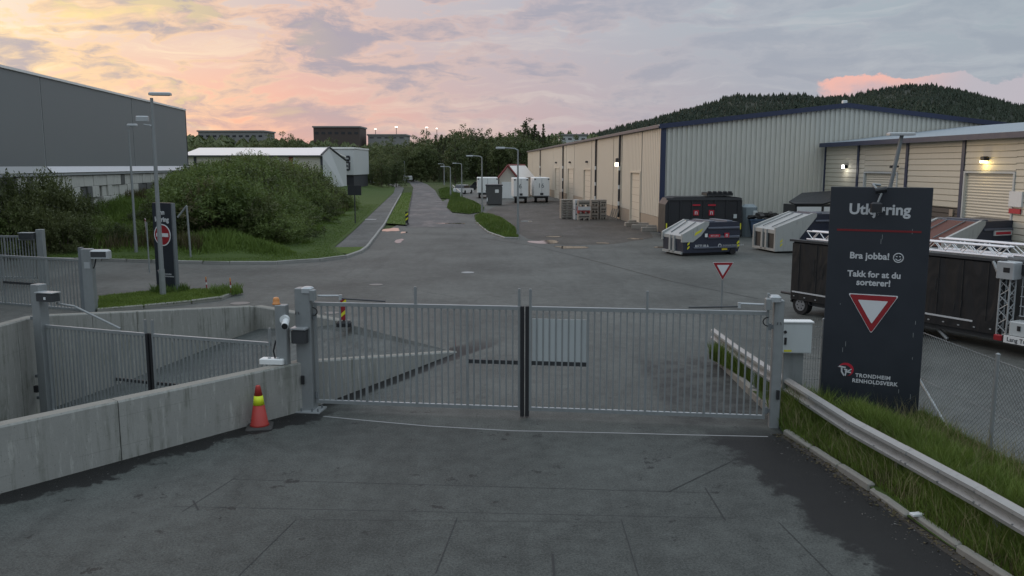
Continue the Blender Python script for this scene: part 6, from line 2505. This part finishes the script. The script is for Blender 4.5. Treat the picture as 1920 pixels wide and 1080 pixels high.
def crown_points(rng, n_clump, per, rx, ry, rz_, cz, clump_r, low=0.0):
    """leaf centres gathered in clumps through an uneven crown"""
    d = rng.normal(size=(n_clump, 3))
    d /= np.linalg.norm(d, axis=1)[:, None]
    r = rng.uniform(0.25, 1.0, n_clump) ** 0.6
    lump = 1 + 0.22 * np.sin(d[:, 0] * 4 + rng.uniform(0, 6)) + 0.18 * np.sin(d[:, 1] * 5 + rng.uniform(0, 6)) + 0.15 * np.sin(d[:, 2] * 6)
    c = d * r[:, None] * lump[:, None] * np.array([rx, ry, rz_])
    c[:, 2] += cz
    c[:, 2] = np.maximum(c[:, 2], low)
    cr = clump_r * rng.uniform(0.6, 1.3, n_clump)
    p = rng.normal(size=(n_clump, per, 3))
    p /= np.linalg.norm(p, axis=2)[:, :, None]
    p *= (rng.uniform(0.0, 1.0, (n_clump, per)) ** 0.5)[:, :, None] * cr[:, None, None]
    p[:, :, 2] *= 0.7
    return (c[:, None, :] + p).reshape(-1, 3)


def limbs(q, rng, h, r, n, spread, base=0.0, lean=0.0):
    top = Vector((lean, lean * 0.4, h))
    q.tube((0, 0, -0.2), (lean * 0.4, 0, h * 0.5), r, r * 0.7, n=7)
    q.tube((lean * 0.4, 0, h * 0.5), top, r * 0.7, r * 0.2, n=6)
    for k in range(n):
        z = h * (base + (0.95 - base) * (k + 0.5) / n)
        a = rng.uniform(0, 6.28)
        s = spread * (1.0 - 0.5 * k / n) * rng.uniform(0.6, 1.0)
        q.tube((lean * z / h * 0.6, 0, z), (s * math.cos(a), s * math.sin(a), z + s * 0.7), r * 0.35, r * 0.08, n=5, cap=False)


proto = {}


def make_shrub(key, seed, leafmat, n_clump, per, R, H, leaf):
    rng = np.random.default_rng(seed)
    t = thing('shrub', 'x', 'shrub')
    q = MB()
    for k in range(6):
        a, s = rng.uniform(0, 6.28), R * rng.uniform(0.2, 0.7)
        q.tube((0, 0, -0.1), (s * math.cos(a), s * math.sin(a), H * rng.uniform(0.5, 0.85)), 0.035, 0.01, n=5, cap=False)
    q.build('stems', M['bark'], t)
    pts = crown_points(rng, n_clump, per, R, R, H * 0.52, H * 0.50, R * 0.24, 0.1)
    # upright shoots break the outline
    sh = []
    for k in range(int(n_clump * 0.75)):
        a, s = rng.uniform(0, 6.28), R * rng.uniform(0, 0.95)
        z0 = H * (0.55 + 0.4 * math.sqrt(max(0, 1 - (s / R) ** 2)))
        m_ = 14
        zz = z0 + np.linspace(-0.4, rng.uniform(0.15, 0.75), m_)
        sh.append(np.stack([s * math.cos(a) + rng.normal(0, 0.05, m_), s * math.sin(a) + rng.normal(0, 0.05, m_), zz], 1))
    pts = np.concatenate([pts] + sh)
    o = raw_mesh('foliage', leaf_quads(pts, leaf, rng, 0.0, 0.40), 4, M[leafmat], t)
    proto[key] = t
    return t


def make_tree(key, seed, leafmat, H, R, n_clump, per, leaf, conifer=False):
    rng = np.random.default_rng(seed)
    t = thing('tree', 'x', 'tree')
    q = MB()
    limbs(q, rng, H * 0.92, 0.02 * H, 9 if not conifer else 4, R * 0.8, 0.25)
    q.build('trunk', M['bark'], t)
    if conifer:
        pts = []
        nl = 26
        for k in range(nl):
            z = H * (0.10 + 0.90 * k / nl)
            rr_ = R * (1 - k / nl) ** 0.85 + 0.15
            nb = max(5, int(11 * (1 - k / nl)) + 3)
            for j in range(nb):
                a = rng.uniform(0, 6.28)
                m_ = per
                s = np.sqrt(rng.uniform(0, 1, m_)) * rr_ * rng.uniform(0.7, 1.15)
                pts.append(np.stack([s * math.cos(a) + rng.normal(0, 0.12, m_), s * math.sin(a) + rng.normal(0, 0.12, m_), z - s * 0.35 + rng.normal(0, 0.12, m_)], 1))
        pts = np.concatenate(pts)
    else:
        pts = crown_points(rng, n_clump, per, R, R, H * 0.46, H * 0.55, R * 0.27, H * 0.06)
    raw_mesh('crown', leaf_quads(pts, leaf, rng), 4, M[leafmat], t)
    proto[key] = t
    return t


for k in range(4):
    make_shrub(('s', k), 20 + k, 'leaf_shrub', 95, 40, 1.6, 2.5, 0.15)
for k in range(3):
    make_shrub(('d', k), 40 + k, 'leaf_dark', 90, 36, 1.5, 2.4, 0.15)
make_shrub(('r', 0), 47, 'leaf_brown', 70, 26, 1.4, 2.3, 0.15)
for k in range(4):
    make_tree(('w', k), 60 + k, 'leaf_wood', 11.0, 3.6, 190, 26, 0.42)
for k in range(3):
    make_tree(('c', k), 80 + k, 'leaf_conifer', 14.0, 2.3, 0, 9, 0.40, True)
for t in proto.values():          # prototypes are used as the first individual of each kind
    t['fresh'] = 1


def place(key, x, y, z, s, rz, label, group, sz=None, name=None):
    t = proto[key]
    if t.get('fresh'):
        o = t
        del o['fresh']
    else:
        o = copy_tree(t)
        if 'fresh' in o:
            del o['fresh']
    o.location = (x, y, z)
    o.scale = (s, s, sz or s)
    o.rotation_euler = (0, 0, rz)
    o['label'] = label
    o['group'] = group
    if name:
        o.name = name
    return o


rg = np.random.default_rng(3)


def bankz(x, y):
    return float(bank_h(np.array(float(x)), np.array(float(y))))


# the thicket: photo columns with the top line it shows
top_line = [(318, 325), (340, 312), (380, 304), (420, 304), (462, 288), (480, 293), (520, 300), (560, 308), (600, 312), (640, 318), (660, 330), (690, 352), (705, 372)]
def top_at(px):
    return float(np.interp(px, [p[0] for p in top_line], [p[1] for p in top_line]))


n_s = 0
for (ya, yb_, step, front) in ((47.0, 50.0, 20, 0), (51.5, 54.5, 19, 1), (57, 60, 19, 1), (64, 68, 20, 2), (73, 78, 22, 3), (84, 90, 17, 3)):
    px = 322 + rg.uniform(0, 10)
    while px < 705:
        y = rg.uniform(ya, yb_)
        x = (px - 960) / FPX / 1.0 * y / (_cp + 0.14 * _sp) * 1.0
        if in_poly(np.array(x), np.array(y), bank_poly):
            d = float(dist_poly(np.array(x), np.array(y), bank_edge))
            if d > 2.6 and not (front == 0 and px < 345):
                z = bankz(x, y)
                tz = D(px, top_at(px) + (22, 10, 3, -2)[min(front, 3)] + rg.uniform(-2, 10), y).z
                h = max(1.3, min(5.2, tz - z))
                h = min(h, 1.2 + 0.75 * (d - 2.4)) if d < 7 else h
                k = int(rg.integers(0, 4))
                dark = rg.uniform() < (0.30 if front else 0.15)
                brown = rg.uniform() < 0.04
                place(('r', 0) if brown else ('d', k % 3) if dark else ('s', k), x, y, z - 0.1, min(1.35, 0.66 + h / 6.0), rg.uniform(0, 6.28), 'brownish twiggy shrub among the green ones of the thicket' if brown else 'darker green shrub in the dense thicket on the grass bank' if dark else 'leafy bright green shrub in the dense thicket on the grass bank', 'shrubs of the thicket on the bank', h / 2.75, 'shrub')
                n_s += 1
        px += step * rg.uniform(0.75, 1.25)
# darker shrubs in front of the block wall, below the dark hall
for (px, y, top, s) in ((-20, 43, 322, 1.1), (18, 44, 328, 1.0), (50, 45, 335, 1.0), (78, 46, 322, 0.9), (100, 46.5, 330, 0.95), (124, 47, 352, 0.9), (150, 48, 362, 0.8), (30, 42.8, 372, 0.9), (70, 43.5, 385, 0.8), (110, 44, 392, 0.8), (5, 42.6, 390, 0.8), (140, 45, 398, 0.7),
                       (178, 47, 402, 0.7), (214, 46, 416, 0.6), (252, 47, 412, 0.6), (286, 49, 372, 0.8), (310, 50, 352, 0.9), (300, 47, 402, 0.8), (326, 47.5, 380, 0.9), (262, 52, 392, 0.7), (318, 56, 335, 1.0)):
    x = (px - 960) / FPX * y / (_cp + 0.14 * _sp)
    z = bankz(x, y)
    h = max(0.8, D(px, top, y).z - z)
    k = int(rg.integers(0, 3))
    place(('d', k) if rg.uniform() < 0.75 else ('s', k), x, y, z - 0.1, s * 0.95, rg.uniform(0, 6.28), 'dark shrub on the bank below the dark hall', 'shrubs below the dark hall', h / 2.75, 'shrub')

# the wood beyond the road
wood_top = [(340, 262), (380, 258), (430, 262), (500, 258), (512, 245), (530, 252), (560, 246), (585, 258), (680, 268), (720, 262), (770, 258), (800, 246), (815, 240), (840, 232), (865, 230), (900, 234), (930, 238), (965, 232), (985, 222), (1010, 228), (1030, 240), (1060, 252), (1110, 256)]
def wt_at(px):
    return float(np.interp(px, [p[0] for p in wood_top], [p[1] for p in wood_top]))


LW = 'leafy tree among many in the dense wood beyond the road'
for (ya, yb_, x0_, x1_, step, low_) in ((172, 190, 668, 750, 13, 30), (212, 235, 668, 870, 11, 22), (235, 260, 680, 1000, 12, 12), (270, 300, 664, 1120, 11, 4), (305, 330, 340, 1120, 12, 0)):
    px = x0_ + rg.uniform(0, 8)
    while px < x1_:
        y = rg.uniform(ya, yb_)
        x = (px - 960) / FPX * y / (_cp + 0.14 * _sp)
        # keep the road and the clearing beside it free
        gp = 310 + CAM_H * FPX / y
        tz = D(px, wt_at(px) + low_ + rg.uniform(-3, 5), y).z
        h = max(4.5, tz * 0.86)
        if not (y < 230 and px > 745 and px < 850) and not (855 < px < 905 and y < 265):
            k = int(rg.integers(0, 4))
            con = (rg.uniform() < 0.55 and px > 800 and y > 230) or rg.uniform() < 0.07
            if con:
                place(('c', k % 3), x, y, -0.1, h / 14.0 * 0.95, rg.uniform(0, 6.28), 'dark conifer standing in the wood beyond the road', 'conifers of the wood beyond the road', h / 14.0, 'conifer_tree')
            else:
                place(('w', k), x, y, -0.1, h / 11.0 * 0.95, rg.uniform(0, 6.28), LW, 'trees of the wood beyond the road', h / 10.6, 'leafy_tree')
        px += step * rg.uniform(0.7, 1.3)
for (px, top, lab) in ((985, 217, 'tallest dark conifer of the wood, above the white trailers'), (1003, 224, 'bushy tall conifer just right of the tallest tree'), (1019, 223, 'thin bare-topped conifer at the right end of the wood')):
    y = 262.0
    p = D(px, top, y)
    o = place(('c', 1), p.x, y, -0.1, p.z / 14.5 * (1.0 if px < 1015 else 0.6), px, lab, 'tall conifers over the wood', p.z / 14.8, 'conifer_tree')
for t in list(proto.values()):
    if t.get('fresh'):
        for ch in list(t.children):
            bpy.data.objects.remove(ch)
        bpy.data.objects.remove(t)

# ---------------------------------------------------------------- far ridge and the wooded hill


def terrain(name, x0, x1, y0, y1, nx, ny, fn, mat):
    X, Y = np.meshgrid(np.linspace(x0, x1, nx), np.linspace(y0, y1, ny))
    Z = fn(X, Y)
    verts = np.stack([X, Y, Z], 2).reshape(-1, 3)
    faces = [(j * nx + i, j * nx + i + 1, (j + 1) * nx + i + 1, (j + 1) * nx + i) for j in range(ny - 1) for i in range(nx - 1)]
    me = bpy.data.meshes.new(name)
    me.from_pydata(verts.tolist(), [], faces)
    me.materials.append(mat)
    me.polygons.foreach_set('use_smooth', [True] * len(me.polygons))
    o = bpy.data.objects.new(name, me)
    COL.objects.link(o)
    o['kind'] = 'structure'
    return o


def smooth(e0, e1, x):
    t_ = np.clip((x - e0) / (e1 - e0), 0, 1)
    return t_ * t_ * (3 - 2 * t_)


def ridge_fn(X, Y):
    h = 15.0 * smooth(330, 430, Y)
    return h * (0.86 + 0.10 * np.sin(X * 0.02) + 0.05 * np.sin(X * 0.057 + 1)) - 0.3 - 14 * smooth(560, 700, Y)


terrain('ridge', -420, 200, 325, 720, 60, 40, ridge_fn, M['turf_far'])

hill_px = [(900, 262), (1040, 256), (1110, 251), (1150, 240), (1190, 228), (1260, 209), (1320, 196), (1345, 193), (1370, 182), (1420, 179), (1480, 178), (1540, 181), (1600, 178), (1640, 170), (1700, 159), (1745, 157), (1790, 168), (1840, 180), (1900, 190), (1960, 196), (2200, 215), (2600, 250)]
YHILL = 1500.0
hx = np.array([D(p[0], p[1], YHILL).x for p in hill_px])
hzv = np.array([D(p[0], p[1], YHILL).z - 9.0 for p in hill_px])


def hill_fn(X, Y):
    prof_ = np.interp(X * YHILL / np.maximum(Y, 600), hx, hzv, left=30, right=30)
    up = smooth(820, YHILL, Y)
    dn = 1 - smooth(YHILL + 80, YHILL + 900, Y)
    n = 1.6 * np.sin(X * 0.021 + Y * 0.013) + 1.2 * np.sin(X * 0.043 - Y * 0.027 + 1)
    return np.maximum(prof_ * up * dn + n * up * dn, -1) - 0.4


terrain('hill', -180, 1700, 800, 2450, 150, 70, hill_fn, M['hill_soil'])


def cone_forest(name, label, n, xr, yr, fn, hr, mat, seed, keep=None, sides=7, round_=False):
    rng = np.random.default_rng(seed)
    x = rng.uniform(*xr, n)
    y = rng.uniform(*yr, n)
    if keep is not None:
        k_ = keep(x, y)
        x, y = x[k_], y[k_]
    n = len(x)
    z = fn(x, y)
    h = rng.uniform(*hr, n) * (0.8 + 0.3 * np.sin(x * 0.03) * np.sin(y * 0.02))
    if not round_:
        h = np.where(rng.uniform(0, 1, n) < 0.12, h * 1.22, h)
    rad = h * (rng.uniform(0.35, 0.62, n) if round_ else rng.uniform(0.12, 0.40, n))
    out = []
    for lay, (zb_, zt_, rs) in enumerate(((0.05, 0.75, 1.0), (0.35, 0.92, 0.95), (0.62, 1.0, 0.80)) if round_ else ((0.05, 0.62, 1.0), (0.30, 0.82, 0.80), (0.55, 1.0, 0.55))):
        ang = rng.uniform(0, 6.28, n)
        for s in range(sides):
            a0 = ang + 2 * math.pi * s / sides
            a1 = ang + 2 * math.pi * (s + 1) / sides
            r0 = rad * rs * rng.uniform(0.6, 1.25, n)
            r1 = rad * rs * rng.uniform(0.6, 1.25, n)
            jz = rng.uniform(-0.06, 0.06, n) * h
            tip = np.stack([x + rng.normal(0, 0.1, n) * rad, y + rng.normal(0, 0.1, n) * rad, z + h * zt_], 1)
            p0 = np.stack([x + r0 * np.cos(a0), y + r0 * np.sin(a0), z + h * zb_ + jz], 1)
            p1 = np.stack([x + r1 * np.cos(a1), y + r1 * np.sin(a1), z + h * zb_ - jz], 1)
            out.append(np.stack([tip, p0, p1], 1).reshape(-1, 3))
    o = raw_mesh(name, np.concatenate(out), 3, M[mat])
    return tag(o, label, 'forest', kind='stuff')


def in_view(x, y):
    px = 960 + x / y * FPX
    return (px > 860) & (px < 2080)


cone_forest('hillside_forest', 'dark forest covering the hill behind the warehouse', 26000, (-100, 1250), (900, 1600), hill_fn, (5, 12), 'leaf_hill', 5, in_view)
cone_forest('ridge_forest', 'low wood covering the far ridge under the sky', 2600, (-330, 60), (345, 520), ridge_fn, (3.5, 8.5), 'leaf_wood', 6, lambda x, y: (y < 426) | (rg.uniform(0, 1, len(x)) < 0.6), 7, True)

# ---------------------------------------------------------------- grasses


def blades(name, label, x, y, z, h, wd, mat, rng, lean=0.45, kind='stuff', parent=None):
    n = len(x)
    a = rng.uniform(0, 6.28, n)
    l = h * rng.uniform(0.05, lean, n)
    b = rng.uniform(0, 6.28, n)
    wx, wy = np.cos(a) * wd * 0.5, np.sin(a) * wd * 0.5
    lx, ly = np.cos(b) * l, np.sin(b) * l
    base = np.stack([x, y, z - 0.03], 1)
    W_ = np.stack([wx, wy, np.zeros(n)], 1)
    mid_ = base + np.stack([lx * 0.35, ly * 0.35, h * 0.6], 1)
    tip = base + np.stack([lx, ly, h], 1)
    q1 = np.stack([base - W_, base + W_, mid_ + W_ * 0.7], 1).reshape(-1, 3)
    q2 = np.stack([base - W_, mid_ + W_ * 0.7, mid_ - W_ * 0.7], 1).reshape(-1, 3)
    q3 = np.stack([mid_ - W_ * 0.7, mid_ + W_ * 0.7, tip], 1).reshape(-1, 3)
    o = raw_mesh(name, np.concatenate([q1, q2, q3]), 3, M[mat])
    return tag(o, label, 'grass', kind=kind)


def scatter(rng, n, poly, ylim=None):
    xs = [p[0] for p in poly]
    ys = [p[1] for p in poly]
    x = rng.uniform(min(xs), max(xs), n * 2)
    y = rng.uniform(min(ys), max(ys), n * 2)
    k_ = in_poly(x, y, poly)
    return x[k_][:n], y[k_][:n]


rng = np.random.default_rng(12)
vp = [(KERB_R[0].x + 0.06, KERB_R[0].y)] + [(p.x + 0.10, p.y + 0.05) for p in KERB_R[1:]] + [(8.8, KERB_R[-1].y), (7.7, 9.0), (7.3, 15.2), (5.6, 15.5), (4.75, 15.3)]
x, y = scatter(rng, 75000, vp)
d_k = dist_poly(x, y, [(p.x, p.y) for p in KERB_R])
clump = np.sin(x * 5 + 1.3 * np.sin(y * 4)) * np.sin(y * 3.1 + np.sin(x * 6))
hh_ = (0.15 + 0.30 * np.clip((d_k - 0.1) / 0.7, 0, 1) - 0.26 * np.clip((d_k - 1.15) / 0.8, 0, 1)) * (0.65 + 0.5 * (clump > -0.2)) * rng.uniform(0.5, 1.25, len(x))
blades('long_grass', 'long green grass on the verge under the guard rail', x, y, verge_h(x, y), hh_, 0.013, 'grass_long', rng, 0.7)
x, y = scatter(rng, 8000, vp)
d_k = dist_poly(x, y, [(p.x, p.y) for p in KERB_R])
k_ = d_k < rng.uniform(0.1, 1.1, len(x))
x, y = x[k_], y[k_]
blades('dry_weeds', 'low reddish weeds creeping along the broken kerb', x, y, verge_h(x, y), rng.uniform(0.08, 0.26, len(x)), 0.016, 'grass_rust', rng, 1.0)
x, y = scatter(rng, 3200, vp)
blades('straw', 'pale dry straw stems standing in the verge grass', x, y, verge_h(x, y), rng.uniform(0.25, 0.6, len(x)), 0.008, 'grass_straw', rng, 0.8)
# beyond the gate along the second kerb
vp2 = [(p.x + 0.18, p.y) for p in KERB_R2] + [(5.4, 14.9), (5.0, 17.2), (4.6, 19.5)]
x, y = scatter(rng, 9000, vp2)
blades('long_grass', 'long grass behind the gate along the pale kerb', x, y, verge_h(x, y), rng.uniform(0.15, 0.5, len(x)), 0.013, 'grass_long', rng, 0.6)
# lawn island
x, y = scatter(rng, 16000, [(p.x, p.y) for p in ISL])
blades('lawn_grass', 'short mown grass of the island by the no-entry board', x, y, np.full(len(x), 0.09), rng.uniform(0.04, 0.11, len(x)), 0.02, 'grass_long', rng, 0.6)
for (cx, cy, n_, r_, hm) in ((nb.x + 0.2, nb.y + 0.2, 500, 0.7, 0.34), (ISL[5].x - 0.3, ISL[5].y, 500, 0.6, 0.4)):
    a = rng.uniform(0, 6.28, n_)
    r = np.sqrt(rng.uniform(0, 1, n_)) * r_
    blades('grass_tuft', 'tuft of taller grass at the foot of the no-entry board' if cx == nb.x + 0.2 else 'tuft of weeds at the tip of the lawn island', cx + r * np.cos(a), cy + r * np.sin(a), np.full(n_, 0.09), rng.uniform(0.1, hm, n_), 0.03, 'grass_bank', rng, 0.7)
# bank: mown edge, then tall grass and weeds up to the shrubs
bp = [(-45, KERB_W[0].y + 0.2)] + [(p[0], p[1] + 0.25) for p in bank_edge] + [(-14, 130), (-45, 130)]
bx = rng.uniform(-45, -4, 420000)
by = 38 + 62 * rng.uniform(0, 1, 420000) ** 1.7
k_ = in_poly(bx, by, bank_poly)
bx, by = bx[k_], by[k_]
d_b = dist_poly(bx, by, bank_edge)
k_ = (d_b > 0.25) & (d_b < 26) & (bx > -0.66 * by)
bx, by, d_b = bx[k_][:150000], by[k_][:150000], d_b[k_][:150000]
patch_n = np.sin(bx * 0.9 + np.sin(by * 0.7)) * np.sin(by * 0.8 + np.sin(bx * 0.6))
tall = smooth(2.0, 4.5, d_b + 0.8 * patch_n)
hb_ = (0.07 + tall * (0.50 + 0.25 * patch_n)) * rng.uniform(0.45, 1.2, len(bx))
blades('bank_grass', 'mown edge and tall meadow grass covering the bank', bx, by, bank_h(bx, by), hb_, 0.05, 'grass_bank', rng, 0.6)
k_ = (tall > 0.5) & (np.sin(bx * 0.35 + 2) * np.sin(by * 0.45 + 1) > 0.45)
blades('dry_weeds', 'patches of brown reddish weeds between the grass of the bank', bx[k_] + 0.1, by[k_], bank_h(bx[k_], by[k_]), rng.uniform(0.4, 1.0, k_.sum()), 0.06, 'grass_rust', rng, 0.5)
for k, pw_ in enumerate(PATCH_W):
    x, y = scatter(rng, 7000, [(p.x, p.y) for p in pw_])
    cxm = sum(p.x for p in pw_) / len(pw_)
    cym = sum(p.y for p in pw_) / len(pw_)
    ed = dist_poly(x, y, [(p.x, p.y) for p in pw_] + [(pw_[0].x, pw_[0].y)])
    blades('long_grass', ('rough grass on the round patch by the second lamp pole', 'rough grass on the patch at the foot of the nearest lamp pole', 'rough grass on the small patch at the road bend')[k], x, y, np.full(len(x), 0.07), (0.15 + 0.45 * np.clip(ed / 1.5, 0, 1)) * rng.uniform(0.4, 1.2, len(x)), 0.06, 'grass_bank', rng, 0.6)
x, y = scatter(rng, 7000, [(p.x, p.y) for p in strip])
blades('lawn_grass', 'short grass of the strip between footpath and road', x, y, np.full(len(x), 0.11), rng.uniform(0.05, 0.2, len(x)), 0.05, 'grass_bank', rng, 0.6)

# ---------------------------------------------------------------- grit and leaf litter gathered along kerb and wall foot


def grit(name, label, pts, n, spread, size, mat, side, z=0.004):
    P_ = []
    segs = list(zip(pts[:-1], pts[1:]))
    L_ = np.array([math.dist(a[:2], b[:2]) for a, b in segs])
    pick = rng.choice(len(segs), n, p=L_ / L_.sum())
    out = []
    for i in range(n):
        a, b = segs[pick[i]]
        k = rng.uniform()
        ux, uy = (b[0] - a[0]) / L_[pick[i]], (b[1] - a[1]) / L_[pick[i]]
        off = side * (0.02 + spread * rng.uniform() ** 2.2)
        cx, cy = a[0] + (b[0] - a[0]) * k - uy * off, a[1] + (b[1] - a[1]) * k + ux * off
        s_ = size * rng.uniform(0.4, 1.4)
        q_ = rng.normal(0, s_ * 0.5, (4, 3))
        q_[:, 2] = np.abs(q_[:, 2]) * 0.6
        q_ += np.array([cx, cy, z])
        for t_ in ((0, 1, 2), (0, 2, 3), (0, 3, 1), (1, 3, 2)):
            out.append(q_[list(t_)])
    o = raw_mesh(name, np.concatenate(out), 3, M[mat])
    return tag(o, label, 'grit', kind='stuff')


kr = [(p.x, p.y) for p in KERB_R]
wl = [(p.x, p.y) for p in W1[:2]]
grit('gravel', 'grit and crumbs washed along the broken kerb', kr, 420, 0.55, 0.016, 'grit', -1)
grit('gravel', 'grit gathered at the foot of the low concrete wall', wl, 260, 0.5, 0.014, 'grit', -1)
grit('leaf_litter', 'dead leaves and soil crumbs lying along the kerb', kr, 500, 0.22, 0.035, 'grass_rust', -1)
